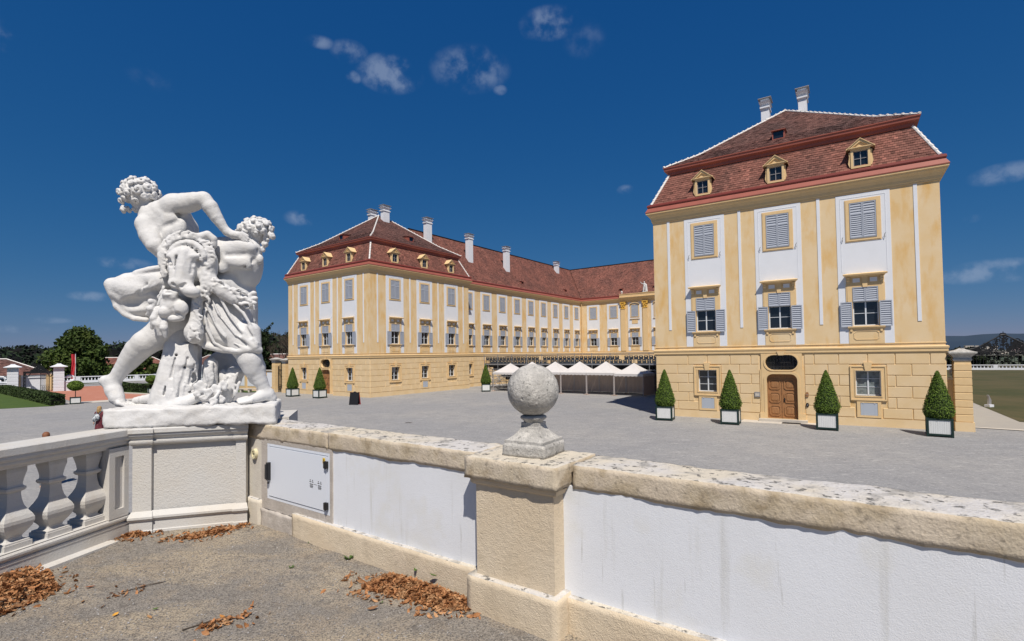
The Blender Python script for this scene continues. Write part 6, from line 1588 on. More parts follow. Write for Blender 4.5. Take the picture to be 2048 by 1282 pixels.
h T 50 132 420 1930 143 116 420 1750 172 102 420 1571 188 76 420 1414 201 36 420 1281 205 -5 420 1193 188
h T 40 -93 300 1203 37 94 240 1181 53 233 240 1214 53 318 300 1261 53
h T 20 56 300 1706 33 18 280 1553 41 -4 270 1424 49 -83 280 1230 45
h T 40 15 320 1596 53 -9 310 1444 61 -57 300 1271 57
e T 50 420 660 1512 211 106 219 0
h T 30 397 360 1600 53 418 340 1522 65 402 360 1321 74
e T 20 434 350 1588 51 46 72 -10
h T 30 620 440 1481 86 572 420 1358 94 533 400 1213 74
e T 20 654 440 1496 84 63 51 -18
e T 20 508 420 1461 42 42 76 0
h T 20 18 304 1587 18 9 299 1556 16 14 296 1524 14 24 296 1491 12 22 299 1460 10 -2 304 1430 8
h T 20 196 256 1694 14 192 251 1666 12 199 248 1635 11 206 248 1604 9 200 251 1576 8 176 256 1552 6
h T 20 48 253 1410 14 39 249 1365 13 44 246 1317 11 46 246 1269 10 39 248 1222 8 19 253 1178 6
h T 20 210 251 1346 15 201 246 1308 13 205 243 1266 12 211 243 1224 10 203 246 1184 8 187 250 1146 7
h T 20 215 261 1701 15 213 256 1658 14 222 253 1615 12 228 253 1572 10 228 256 1530 9 208 260 1489 7
h T 20 260 285 1405 18 256 280 1378 16 268 277 1349 14 273 277 1320 12 273 280 1292 10 255 285 1266 8
h T 20 40 272 1482 18 31 267 1444 16 35 264 1405 14 52 264 1365 12 49 267 1326 10 33 271 1288 8
h T 20 168 237 1284 12 159 233 1245 11 161 230 1205 10 170 230 1163 8 170 232 1122 7 154 237 1083 6
h T 20 -19 268 1300 17 -32 264 1271 15 -33 261 1238 13 -30 261 1202 12 -38 263 1170 10 -65 268 1144 8
h T 20 83 267 1614 14 77 263 1589 13 84 260 1561 11 90 260 1533 10 89 262 1507 8 75 267 1482 6
h T 20 71 273 1617 17 63 268 1589 15 70 265 1557 13 74 265 1525 11 67 268 1495 9 49 273 1468 8
h T 20 257 285 1755 18 249 281 1730 16 254 278 1703 14 259 277 1674 12 253 280 1648 10 242 285 1623 8
h T 20 292 316 1598 15 286 311 1562 14 292 309 1525 12 300 308 1488 10 303 311 1451 9 293 316 1415 7
h T 20 256 270 1426 16 242 265 1406 15 242 262 1380 13 247 262 1351 11 241 265 1326 9 216 269 1308 7
h T 20 292 324 1741 13 283 319 1693 12 293 317 1645 10 307 316 1597 9 304 319 1549 8 288 324 1501 6
h T 20 235 268 1744 12 219 264 1700 11 225 261 1651 10 224 260 1603 8 214 263 1557 7 192 268 1514 6
h T 20 157 246 1590 14 150 241 1568 13 155 238 1542 11 161 238 1515 9 157 241 1490 8 135 245 1470 6
h T 20 274 297 1405 14 260 292 1379 13 267 289 1348 11 274 289 1317 10 269 292 1288 8 253 296 1262 6
h T 20 87 280 1740 18 79 276 1711 16 83 273 1680 14 87 273 1648 12 84 275 1618 10 63 280 1592 8
h T 20 236 257 1601 14 226 253 1573 12 235 250 1543 11 245 250 1512 9 242 252 1483 8 220 257 1456 6
h T 20 127 246 1546 14 116 242 1514 12 123 239 1478 11 129 239 1442 9 122 241 1408 8 96 246 1379 6
h T 20 206 244 1384 17 196 240 1360 15 198 237 1331 13 201 237 1300 11 190 239 1275 10 163 244 1258 8
h T 20 117 229 1330 17 111 224 1302 15 120 221 1273 14 134 221 1243 12 131 224 1214 10 119 229 1186 8
h T 20 75 234 1309 14 63 229 1265 12 63 226 1218 11 70 226 1170 9 61 229 1124 8 48 234 1078 6
h T 20 80 234 1334 16 74 229 1306 14 81 227 1277 12 89 226 1246 10 84 229 1218 9 65 234 1191 7
h T 20 243 260 1402 14 237 256 1373 12 249 253 1343 11 259 252 1312 9 255 255 1282 8 245 260 1252 6
h T 20 2 307 1575 14 -7 303 1548 13 -2 300 1514 11 -5 299 1483 9 -16 302 1455 8 -33 307 1429 6
h T 20 107 230 1334 16 96 226 1297 14 103 223 1257 12 106 223 1217 11 101 225 1178 9 87 230 1140 7
h T 20 132 261 1701 16 126 257 1670 14 133 254 1638 12 147 254 1606 10 143 256 1574 9 130 261 1543 7
h T 20 142 231 1399 17 137 226 1372 16 146 223 1344 14 160 223 1315 12 157 226 1287 10 142 231 1260 8
h T 20 -8 324 1604 15 -19 319 1571 14 -13 316 1533 12 -12 316 1497 10 -21 319 1462 9 -33 323 1428 7
h T 20 21 257 1353 13 10 252 1326 11 15 249 1294 10 17 249 1262 9 2 252 1235 7 -12 257 1208 6
h T 20 31 292 1599 17 23 287 1566 15 24 284 1530 13 27 284 1492 11 14 287 1460 9 -4 291 1429 8
h T 20 -20 276 1338 14 -22 271 1295 12 -17 268 1251 11 0 268 1207 9 -2 271 1163 8 -19 275 1120 6
h T 20 29 247 1318 16 19 242 1279 14 13 239 1239 13 18 239 1194 11 9 242 1154 9 -19 246 1120 7
h T 20 203 255 1676 15 198 250 1632 13 202 247 1588 12 218 247 1542 10 212 250 1498 8 195 255 1455 7
h T 20 92 268 1645 15 85 263 1600 13 95 261 1554 12 102 260 1508 10 101 263 1462 8 81 268 1418 7
h T 20 75 242 1395 17 71 237 1350 15 86 235 1304 13 92 234 1258 11 92 237 1212 9 81 242 1166 8
h T 20 201 249 1609 16 191 244 1564 14 197 241 1516 13 203 241 1468 11 196 244 1422 9 176 248 1378 7
h T 20 250 267 1536 14 247 262 1493 13 254 259 1450 11 264 259 1406 9 260 262 1363 8 248 267 1321 6
h T 20 59 286 1655 12 45 282 1621 11 53 279 1580 10 52 279 1542 8 44 281 1505 7 25 286 1470 6
h T 20 243 259 1451 15 234 255 1430 13 241 252 1404 12 243 251 1378 10 239 254 1354 8 217 259 1335 7
h T 20 162 237 1491 14 143 232 1461 13 141 230 1424 11 144 229 1385 10 133 232 1351 8 113 237 1320 6
h T 20 88 286 1769 16 81 282 1725 14 92 279 1680 12 98 279 1635 11 98 281 1590 9 88 286 1546 7
h T 20 -7 259 1286 18 -11 254 1257 16 -7 251 1227 14 6 251 1196 12 1 254 1166 10 -9 258 1137 8
h T 20 228 275 1320 16 215 270 1283 14 210 267 1243 13 208 267 1201 11 198 270 1161 9 167 274 1130 7
h T 20 244 275 1739 17 237 271 1695 15 235 268 1649 13 245 268 1602 11 241 270 1557 9 220 275 1514 8
h T 20 259 273 1445 17 242 268 1403 15 243 265 1355 13 242 265 1307 11 228 268 1263 9 203 272 1223 7
h T 20 62 258 1479 16 51 254 1459 14 55 251 1433 13 58 251 1406 11 46 253 1385 9 25 258 1368 7
h T 20 256 273 1490 17 249 268 1464 15 251 265 1434 14 251 265 1404 12 243 268 1377 10 218 272 1357 8
h T 20 247 270 1679 14 234 265 1638 13 236 262 1593 11 237 262 1548 10 228 265 1505 8 206 270 1465 7
h T 20 158 235 1462 18 152 230 1416 16 155 227 1369 14 168 227 1320 12 158 230 1273 10 140 234 1228 8
h T 20 237 265 1678 16 227 261 1647 14 234 258 1612 12 240 258 1577 11 232 260 1545 9 210 265 1516 7
h T 20 180 240 1310 12 171 235 1268 11 173 232 1223 10 174 232 1177 8 165 235 1134 7 147 239 1093 6
h T 20 78 257 1525 15 63 253 1486 14 59 250 1443 12 54 250 1399 10 39 252 1359 9 12 257 1324 7
h T 20 -12 286 1405 16 -22 281 1385 14 -20 278 1359 12 -12 278 1331 11 -22 281 1309 9 -40 286 1289 7
h T 20 91 235 1380 13 82 230 1350 11 78 228 1317 10 84 227 1279 9 73 230 1248 7 47 235 1222 6
h T 20 169 233 1353 17 161 228 1313 15 164 225 1270 14 173 225 1227 12 164 228 1186 10 144 233 1147 8
h T 20 105 283 1787 14 95 278 1745 12 98 275 1702 11 113 275 1657 9 107 278 1614 8 85 283 1573 6
h T 20 43 253 1374 14 26 249 1346 12 27 246 1311 11 28 246 1276 9 16 248 1244 8 -1 253 1214 6
h T 20 22 297 1563 15 9 292 1520 14 16 289 1473 12 20 289 1427 10 12 292 1382 9 1 296 1338 7
h T 20 182 235 1347 13 166 231 1321 11 162 228 1289 10 166 228 1254 9 157 230 1223 7 132 235 1197 6
h T 20 235 269 1351 17 223 265 1309 15 220 262 1264 13 226 262 1217 11 221 265 1172 9 197 269 1131 7
h T 20 290 324 1725 18 276 319 1685 16 282 316 1641 14 279 316 1598 12 273 319 1556 10 246 324 1519 8
h T 20 227 262 1334 13 215 257 1298 12 223 254 1258 10 224 254 1219 9 218 257 1181 7 207 262 1144 6
h T 20 39 242 1301 18 23 237 1263 16 18 234 1220 14 22 234 1173 12 9 237 1133 10 -23 242 1099 8
h T 20 -4 300 1489 13 -20 295 1463 11 -23 292 1432 10 -18 292 1396 9 -34 295 1369 7 -56 300 1343 6
h T 20 237 266 1351 14 221 261 1323 12 219 258 1290 11 228 258 1252 9 218 261 1221 8 194 265 1193 6
h T 20 202 242 1509 17 194 237 1480 15 208 234 1449 13 213 234 1419 11 207 237 1389 9 194 241 1359 7
h T 20 144 229 1312 13 130 225 1276 12 129 222 1235 11 132 222 1193 9 116 224 1156 8 92 229 1122 6
h T 20 17 267 1377 18 -1 262 1344 16 5 259 1303 14 1 259 1264 12 -10 262 1227 10 -33 266 1193 8
h T 20 148 246 1587 16 137 242 1542 14 141 239 1493 12 142 239 1444 10 130 241 1398 9 104 246 1356 7
h T 20 292 326 1746 15 277 321 1719 13 284 318 1685 12 288 318 1653 10 276 321 1624 8 262 325 1596 7
h T 20 149 261 1734 14 140 256 1694 13 141 253 1653 11 151 253 1609 9 143 256 1569 8 119 260 1532 6
h T 20 29 309 1694 16 19 305 1659 14 25 302 1621 13 26 302 1584 11 24 304 1547 9 -3 309 1515 7
h T 20 30 292 1580 13 23 288 1540 12 30 285 1499 10 43 285 1457 9 35 287 1416 7 19 292 1376 6
h T 20 193 239 1469 16 186 234 1431 14 195 231 1390 13 198 231 1351 11 194 234 1311 9 173 238 1275 7
h T 20 116 274 1772 17 105 269 1750 15 107 266 1722 13 104 266 1695 12 96 269 1670 10 78 274 1649 8
h T 20 241 293 1314 13 238 288 1280 12 242 285 1247 10 255 285 1212 9 253 288 1178 7 243 293 1144 6
h T 20 159 249 1624 18 147 244 1593 16 155 242 1557 14 155 241 1522 12 151 244 1488 10 125 249 1460 8
h T 20 276 288 1624 14 260 283 1596 13 258 280 1563 11 260 280 1527 10 253 283 1494 8 231 287 1467 6
h T 20 1 266 1348 15 -10 262 1312 14 -10 259 1273 12 0 259 1231 10 -14 261 1195 9 -32 266 1159 7
h T 20 273 297 1658 16 270 292 1630 14 275 289 1601 13 292 289 1571 11 289 292 1543 9 273 297 1515 7
h T 20 216 267 1284 18 205 263 1262 16 211 260 1234 14 215 260 1206 12 207 263 1181 10 185 267 1161 8
h T 20 76 234 1334 15 73 230 1293 13 82 227 1249 12 88 227 1206 10 83 229 1164 8 61 234 1124 7
h T 20 150 238 1496 13 143 233 1467 12 143 230 1435 11 156 230 1400 9 147 233 1370 8 125 237 1344 6
h T 20 50 282 1617 14 45 277 1574 12 56 275 1528 11 56 274 1484 9 54 277 1440 8 38 282 1398 6
h T 20 191 257 1712 14 180 252 1676 12 191 249 1638 11 191 249 1600 9 190 252 1563 8 166 256 1530 6
h T 20 81 256 1498 13 63 251 1479 12 68 248 1449 10 65 248 1422 9 58 251 1396 7 31 255 1379 6
h T 20 34 316 1750 16 20 311 1728 14 28 308 1699 12 30 308 1671 10 25 311 1645 9 2 315 1624 7
h T 20 -17 298 1434 15 -26 294 1402 14 -21 291 1369 12 -6 291 1334 10 -11 293 1301 9 -25 298 1269 7
h T 20 72 289 1749 15 66 285 1704 13 77 282 1658 12 83 282 1612 10 79 285 1567 8 62 289 1523 7
h T 20 79 258 1533 14 74 253 1505 12 81 250 1475 11 90 250 1444 9 85 253 1416 8 66 258 1389 6
h T 20 265 298 1776 18 258 294 1745 16 258 291 1712 14 270 291 1677 12 265 294 1644 10 247 298 1615 8
h T 20 208 261 1737 16 199 256 1696 14 205 253 1653 12 211 253 1609 10 211 256 1567 9 197 260 1526 7
h T 20 76 294 1788 16 65 277 1596 27
h T 20 111 279 1762 16 100 261 1596 27
h T 20 143 270 1760 16 132 251 1595 27
h T 20 173 266 1775 16 163 246 1595 27
h T 20 201 267 1800 16 191 246 1595 27
h T 20 227 272 1796 16 217 250 1594 27
h T 20 250 283 1798 16 241 258 1593 27
h T 20 271 300 1789 16 264 272 1593 27
h T 20 289 327 1775 16 283 293 1592 27
h T 20 391 285 1532 12 393 279 1499 11 402 277 1466 9 406 279 1432 7 397 285 1399 6
h T 20 427 285 1503 12 431 279 1470 11 444 277 1438 9 456 279 1406 7 446 285 1372 6
h T 20 419 285 1587 12 419 279 1553 11 431 277 1521 9 438 279 1488 7 431 285 1454 6
h T 20 431 285 1510 12 434 279 1476 11 453 277 1445 9 456 279 1412 7 454 285 1379 6
h T 20 445 285 1557 12 452 279 1524 11 467 277 1492 9 472 279 1460 7 462 285 1425 6
h T 20 434 285 1496 12 433 279 1464 11 439 277 1430 9 442 279 1396 7 427 285 1364 6
h T 20 436 285 1558 12 433 279 1525 11 438 277 1491 9 436 279 1457 7 422 285 1426 6
h T 20 455 285 1600 12 449 279 1568 11 452 277 1534 9 453 279 1500 7 436 285 1469 6
h T 20 448 285 1605 12 440 279 1573 11 448 277 1538 9 444 279 1505 7 428 285 1474 6
h T 20 416 285 1535 12 419 279 1502 11 431 277 1470 9 443 279 1439 7 434 285 1404 6
h T 20 621 340 1426 12 610 334 1397 11 611 332 1360 9 603 334 1328 7 578 340 1301 6
h T 20 613 340 1413 12 605 334 1382 11 609 332 1346 9 605 334 1312 7 583 340 1283 6
h T 20 671 340 1471 12 658 334 1441 11 654 332 1407 9 645 334 1374 7 620 340 1349 6
h T 20 594 340 1393 12 577 334 1366 11 570 332 1333 9 559 334 1301 7 534 340 1277 6
h T 20 634 340 1481 12 621 334 1451 11 617 332 1417 9 613 334 1383 7 591 340 1355 6
h T 20 699 340 1397 12 684 334 1369 11 680 332 1334 9 668 334 1302 7 642 340 1278 6
h T 20 698 340 1386 12 688 334 1356 11 684 332 1322 9 676 334 1288 7 653 340 1261 6
h T 20 579 340 1461 12 564 334 1432 11 561 332 1398 9 558 334 1363 7 535 340 1336 6
h T 20 651 340 1368 12 642 334 1337 11 652 332 1301 9 648 334 1268 7 631 340 1236 6
h T 20 679 340 1495 12 662 334 1469 11 657 332 1434 9 645 334 1402 7 622 340 1377 6
s T 4 137 236 1693 13 110 296 1687 11
s T 4 282 255 1418 13 256 315 1409 11
s T 4 255 256 1314 13 230 316 1304 11
s T 4 221 218 1573 13 195 278 1565 11
s T 20 128 248 1661 8 95 236 1467 15
s T 20 238 247 1659 8 197 222 1400 15
s T 20 69 255 1531 8 32 235 1295 15
s T 20 199 223 1443 8 164 225 1271 15
s T 20 286 276 1592 8 256 254 1397 15
h T 30 -397 500 1193 18 -363 500 1223 37 -272 460 1238 45 -171 420 1251 45 -71 380 1243 61
e V 12 378 200 1403 34 19 32 0
e V 12 411 208 1375 34 19 32 0
e V 12 401 200 1332 34 19 32 0
e V 12 353 208 1333 34 19 32 0
e V 12 342 200 1377 34 19 32 0
e V 10 376 206 1364 40 19 38 0
e V 12 465 180 1331 21 19 23 0
e V 12 478 188 1303 21 19 23 0
e V 12 463 180 1278 21 19 23 0
e V 12 434 188 1290 21 19 23 0
e V 12 438 180 1323 21 19 23 0
e V 10 454 186 1305 25 19 27 0
e V 12 502 220 1363 30 19 30 0
e V 12 537 228 1346 30 19 30 0
e V 12 538 220 1303 30 19 30 0
e V 12 496 228 1292 30 19 30 0
e V 12 477 220 1330 30 19 30 0
e V 10 509 226 1327 36 19 36 0
e V 12 565 200 1259 27 19 20 0
e V 12 587 208 1238 27 19 20 0
e V 12 573 200 1214 27 19 20 0
e V 12 535 208 1219 27 19 20 0
e V 12 533 200 1248 27 19 20 0
e V 10 557 206 1235 32 19 23 0
e V 12 567 260 1400 23 19 27 0
e V 12 590 268 1376 23 19 27 0
e V 12 583 260 1340 23 19 27 0
e V 12 549 268 1340 23 19 27 0
e V 12 542 260 1378 23 19 27 0
e V 10 565 266 1367 27 19 32 0
e V 12 510 20 1200 23 19 20 0
e V 12 531 28 1183 23 19 20 0
e V 12 525 20 1158 23 19 20 0
e V 12 492 28 1158 23 19 20 0
e V 12 486 20 1185 23 19 20 0
e V 10 508 26 1176 27 19 23 0
e V 12 556 -10 1139 27 19 23 0
e V 12 577 -2 1114 27 19 23 0
e V 12 564 -10 1087 27 19 23 0
e V 12 528 -2 1093 27 19 23 0
e V 12 526 -10 1126 27 19 23 0
e V 10 549 -4 1111 32 19 27 0
e V 12 546 -15 1075 23 19 18 0
e V 12 567 -7 1059 23 19 18 0
e V 12 561 -15 1037 23 19 18 0
e V 12 528 -7 1037 23 19 18 0
e V 12 522 -15 1062 23 19 18 0
e V 10 543 -9 1054 27 19 21 0
e V 12 609 20 1181 20 19 21 0
e V 12 616 28 1153 20 19 21 0
e V 12 600 20 1134 20 19 21 0
e V 12 575 28 1149 20 19 21 0
e V 12 584 20 1179 20 19 21 0
e V 10 596 26 1159 23 19 25 0
e V 12 449 100 1279 23 19 14 0
e V 12 470 108 1266 23 19 14 0
e V 12 464 100 1248 23 19 14 0
e V 12 431 108 1248 23 19 14 0
e V 12 425 100 1268 23 19 14 0
e V 10 447 106 1262 27 19 17 0
e V 12 545 80 1251 21 19 18 0
e V 12 565 88 1235 21 19 18 0
e V 12 559 80 1212 21 19 18 0
e V 12 529 88 1212 21 19 18 0
e V 12 523 80 1237 21 19 18 0
e V 10 543 86 1229 25 19 21 0
e V 12 349 200 1311 20 19 14 0
e V 12 366 208 1298 20 19 14 0
e V 12 362 200 1279 20 19 14 0
e V 12 333 208 1280 20 19 14 0
e V 12 328 200 1300 20 19 14 0
e V 10 346 206 1293 23 19 17 0
h V 12 549 200 1306 16 536 80 1219 18 540 20 1151 18
s V 8 489 50 1280 8 577 50 1257 8
s V 8 534 -40 1137 8 582 -40 1139 8
k H 8 -264 429 3524 120 190 980 32 304
k H 8 -338 385 3517 -370 -100 920 40 91
k H 8 -217 365 3509 430 -220 880 36 161
k H 8 -311 483 3502 -190 530 820 38 283
k H 8 -319 309 3494 -240 -580 780 31 10
k H 8 -187 445 3487 630 290 720 41 155
k H 8 -389 435 3480 -700 220 680 40 0
k H 8 -223 294 3472 390 -680 620 36 259
k H 8 -255 525 3465 180 800 570 33 340
k H 8 -388 324 3458 -700 -490 520 42 10
k H 8 -149 382 3450 870 -120 480 30 194
k H 8 -370 508 3443 -580 690 430 42 136
k H 8 -288 255 3435 -40 -930 380 33 151
k H 8 -180 504 3428 670 670 320 30 79
k H 8 -428 394 3421 -960 -40 280 36 178
k H 8 -169 302 3413 750 -630 220 33 83
k H 8 -301 552 3406 -130 980 180 33 165
k H 8 -369 273 3398 -570 -810 120 34 7
k H 8 -134 434 3391 970 210 70 41 199
k H 8 -413 478 3384 -870 500 30 38 67
k H 8 -236 251 3376 300 -950 -20 43 309
k H 8 -218 541 3369 420 900 -70 32 119
k H 8 -421 341 3362 -920 -380 -120 39 256
k H 8 -141 347 3354 930 -340 -180 42 151
k H 8 -350 535 3347 -450 860 -230 41 241
k H 8 -320 255 3339 -250 -930 -270 34 211
k H 8 -161 479 3332 800 510 -320 42 304
k H 8 -421 425 3325 -910 160 -380 37 212
k H 8 -198 288 3317 550 -720 -430 30 87
k H 8 -270 537 3310 80 880 -480 40 148
k H 8 -377 310 3302 -630 -580 -520 32 197
k H 8 -158 400 3295 820 0 -570 39 242
k H 8 -369 482 3288 -580 530 -620 35 158
k H 8 -272 285 3280 60 -730 -680 37 280
k J 8 823 488 3153 -90 200 980 36 340
k J 8 820 410 3147 -120 -360 920 26 30
k J 8 895 493 3142 420 240 880 35 264
k J 8 759 478 3136 -550 130 820 33 111
k J 8 886 388 3130 360 -520 780 33 218
k J 8 849 555 3125 90 680 720 32 56
k J 8 757 394 3119 -570 -470 680 31 141
k J 8 945 455 3113 780 -40 620 34 358
k J 8 756 541 3108 -570 580 570 36 195
k J 8 840 342 3102 30 -850 520 31 96
k J 8 915 553 3096 570 670 480 26 9
k J 8 711 444 3090 -900 -110 430 31 114
k J 8 941 385 3085 760 -540 380 30 320
k J 8 808 589 3079 -200 920 320 32 201
k J 8 768 344 3073 -490 -830 280 28 8
k J 8 966 500 3068 930 290 220 29 49
k J 8 712 519 3062 -890 420 180 32 359
k J 8 888 332 3056 380 -920 120 33 65
k J 8 884 590 3051 350 940 70 36 286
k J 8 712 396 3045 -890 -460 30 34 326
k J 8 970 423 3039 960 -260 -20 34 284
k J 8 762 577 3033 -530 840 -70 30 352
k J 8 811 324 3028 -180 -980 -120 37 57
k J 8 945 543 3022 780 600 -180 34 257
k J 8 701 472 3016 -970 90 -230 31 190
k J 8 926 361 3011 650 -710 -270 31 332
k J 8 836 592 3005 0 950 -320 31 299
k J 8 748 365 2999 -630 -680 -380 30 317
k J 8 962 471 2994 900 80 -430 36 166
k J 8 739 535 2988 -700 540 -480 32 331
k J 8 856 343 2982 150 -840 -520 34 175
k J 8 898 556 2976 440 690 -570 28 116
k J 8 731 432 2971 -750 -200 -620 34 59
k J 8 927 412 2965 650 -340 -680 36 96
k H 8 -413 380 3195 -600 -600 -400 32 171
k H 8 -443 380 3294 -600 -600 -400 32 0
k H 8 -464 380 3383 -600 -600 -400 32 114
k H 8 -423 380 3199 -600 -600 -400 32 229
k H 8 -373 380 3207 -600 -600 -400 32 286
k H 8 -313 380 3209 -600 -600 -400 32 286
k H 8 -233 380 3212 -600 -600 -400 32 171
k H 8 -182 380 3236 -600 -600 -400 32 229
k J 8 990 420 2982 600 -600 -200 26 286
k J 8 1001 420 2959 600 -600 -200 26 229
k J 8 925 420 2876 600 -600 -200 26 286
k J 8 892 420 2817 600 -600 -200 26 114
k J 8 936 420 2923 600 -600 -200 26 229
k J 8 676 420 3056 600 -600 -200 26 229
k J 8 655 420 3032 600 -600 -200 26 0"""

# ------------------------------------------------------------ sculpting: a signed distance grid turned into a mesh
class Sculpt:
    def __init__(s, lo, hi, h):
        s.lo, s.h = np.array(lo, float), h; n = np.ceil((np.array(hi) - s.lo) / h).astype(int) + 1
        s.D = np.full(n, .2, 'f'); s.ax = [s.lo[i] + np.arange(n[i]) * h for i in range(3)]
    def box(s, a, b):
        i0 = [max(0, int((a[i] - s.lo[i]) / s.h)) for i in range(3)]; i1 = [min(s.D.shape[i], int((b[i] - s.lo[i]) / s.h) + 2) for i in range(3)]
        if any(x >= y for x, y in zip(i0, i1)): return None, None
        sl = tuple(slice(x, y) for x, y in zip(i0, i1)); return sl, np.meshgrid(*[s.ax[i][sl[i]].astype('f') for i in range(3)], indexing='ij', sparse=True)
    def blend(s, sl, d, k, sub=False):
        D = s.D[sl]
        if sub: h = np.clip(.5 - .5 * (D + d) / k, 0, 1); s.D[sl] = D * (1 - h) + (-d) * h + k * h * (1 - h)
        else: h = np.clip(.5 + .5 * (D - d) / k, 0, 1); s.D[sl] = D * (1 - h) + d * h - k * h * (1 - h)
    def cap(s, a, b, ra, rb, k=.02, sub=False):
        a, b = np.array(a, float), np.array(b, float); m = max(ra, rb) + k + 2 * s.h
        sl, g = s.box(np.minimum(a, b) - m, np.maximum(a, b) + m)
        if sl is None: return
        ab = b - a; L2 = max(ab @ ab, 1e-9)
        t = np.clip(((g[0] - a[0]) * ab[0] + (g[1] - a[1]) * ab[1] + (g[2] - a[2]) * ab[2]) / L2, 0, 1)
        d = np.sqrt((g[0] - a[0] - ab[0] * t) ** 2 + (g[1] - a[1] - ab[1] * t) ** 2 + (g[2] - a[2] - ab[2] * t) ** 2) - (ra + (rb - ra) * t)
        s.blend(sl, d, max(k, 1e-4), sub)
    def chain(s, P, k):
        P = np.array(P, float); 
        if len(P) == 2: return s.cap(P[0][:3], P[1][:3], P[0][3], P[1][3], k)
        m = P[:, 3].max() + k + 2 * s.h; sl, g = s.box(P[:, :3].min(0) - m, P[:, :3].max(0) + m); D = None
        if sl is None: return
        for a, c in zip(P, P[1:]):
            ab = c[:3] - a[:3]; L2 = max(ab @ ab, 1e-9); t = np.clip(((g[0] - a[0]) * ab[0] + (g[1] - a[1]) * ab[1] + (g[2] - a[2]) * ab[2]) / L2, 0, 1)
            d = np.sqrt((g[0] - a[0] - ab[0] * t) ** 2 + (g[1] - a[1] - ab[1] * t) ** 2 + (g[2] - a[2] - ab[2] * t) ** 2) - (a[3] + (c[3] - a[3]) * t)
            if D is None: D = d
            else: h = np.clip(.5 + .5 * (D - d) / .012, 0, 1); D = D * (1 - h) + d * h - .003 * h * (1 - h)
        s.blend(sl, D, k)
    def ell(s, c, r, rot=0, k=.03, sub=False):
        c, r = np.array(c, float), np.array(r, float); m = r.max() + k + 2 * s.h; sl, g = s.box(c - m, c + m)
        if sl is None: return
        x, y, z = g[0] - c[0], g[1] - c[1], g[2] - c[2]; ca, sa = math.cos(math.radians(rot)), math.sin(math.radians(rot))
        x, z = x * ca - z * sa, x * sa + z * ca
        q = np.sqrt((x / r[0]) ** 2 + (y / r[1]) ** 2 + (z / r[2]) ** 2); g2_ = np.sqrt((x / r[0] ** 2) ** 2 + (y / r[1] ** 2) ** 2 + (z / r[2] ** 2) ** 2)
        s.blend(sl, q * (q - 1) / np.maximum(g2_, 1e-6), k, sub)
    def curl(s, p, d, r, ph, k=.008):
        p, d = Vector(p), Vector(d).normalized(); a = d.orthogonal().normalized(); b = d.cross(a); prev = None
        for i in range(11):
            t = i / 10; th = ph + t * 7.2; rr = r * (1 - .74 * t); q = p + (a * math.cos(th) + b * math.sin(th)) * rr + d * (.002 + .026 * t)
            if prev: s.cap(prev[0], q, prev[1], .0155 - .005 * t, k)
            prev = (q, .0155 - .005 * t)
    def mesh(s, name, m, amp=0, sc=12, parent=None, smooth_it=1, **kw):
        D = s.D; I = D < 0
        c = np.zeros([x - 1 for x in D.shape] + [3], 'f'); cnt = np.zeros([x - 1 for x in D.shape], 'f')
        n = D.shape; mixed = np.zeros([x - 1 for x in n], bool)
        crossings = []
        for ax in range(3):
            a = [slice(None)] * 3; b_ = [slice(None)] * 3; a[ax] = slice(0, n[ax] - 1); b_[ax] = slice(1, None)
            A, B_ = D[tuple(a)], D[tuple(b_)]; sg = (A < 0) != (B_ < 0); idx = np.argwhere(sg); t = A[sg] / (A[sg] - B_[sg])
            pos = idx.astype('f'); pos[:, ax] += t; inner = A[sg] < 0; crossings.append((ax, idx, inner))
            o = [i for i in range(3) if i != ax]
            for d1 in (0, 1):
                for d2 in (0, 1):
                    ci = idx.copy(); ci[:, o[0]] -= d1; ci[:, o[1]] -= d2
                    ok = (ci >= 0).all(1) & (ci[:, 0] < n[0] - 1) & (ci[:, 1] < n[1] - 1) & (ci[:, 2] < n[2] - 1)
                    q = ci[ok]; np.add.at(c, (q[:, 0], q[:, 1], q[:, 2]), pos[ok]); np.add.at(cnt, (q[:, 0], q[:, 1], q[:, 2]), 1)
        ids = np.full(cnt.shape, -1, 'i'); w = np.argwhere(cnt > 0); ids[w[:, 0], w[:, 1], w[:, 2]] = np.arange(len(w))
        V = c[w[:, 0], w[:, 1], w[:, 2]] / cnt[w[:, 0], w[:, 1], w[:, 2]][:, None]; V = s.lo + V * s.h
        Q = []
        for ax, idx, inner in crossings:
            o = [(ax + 1) % 3, (ax + 2) % 3]; cs = []
            for d1, d2 in ((0, 0), (1, 0), (1, 1), (0, 1)):
                ci = idx.copy(); ci[:, o[0]] -= d1; ci[:, o[1]] -= d2; cs.append(ci)
            ok = np.ones(len(idx), bool)
            for ci in cs: ok &= (ci >= 0).all(1) & (ci[:, 0] < n[0] - 1) & (ci[:, 1] < n[1] - 1) & (ci[:, 2] < n[2] - 1)
            q = np.stack([ids[ci[ok][:, 0], ci[ok][:, 1], ci[ok][:, 2]] for ci in cs], 1); iv = inner[ok]
            q[~iv] = q[~iv][:, ::-1]; Q.append(q)
        F = np.concatenate(Q); F = F[(F >= 0).all(1)]
        for _ in range(smooth_it):
            S = np.zeros_like(V); C = np.zeros(len(V))
            for i in range(4): np.add.at(S, F[:, i], V[F[:, (i + 1) % 4]]); np.add.at(C, F[:, i], 1)
            V = V * .5 + .5 * S / np.maximum(C, 1)[:, None]
        me = np_mesh(name, V, F, m, smooth=True)
        if amp:
            co = np.empty(len(me.vertices) * 3, 'f'); me.vertices.foreach_get('co', co); no = np.empty_like(co); me.vertices.foreach_get('normal', no); co = co.reshape(-1, 3); no = no.reshape(-1, 3)
            dd = np.array([mnoise.fractal(Vector(p) * sc, 1, 2, 3) for p in co], 'f') * amp; co += no * dd[:, None]
            me.vertices.foreach_set('co', co.ravel()); me.update()
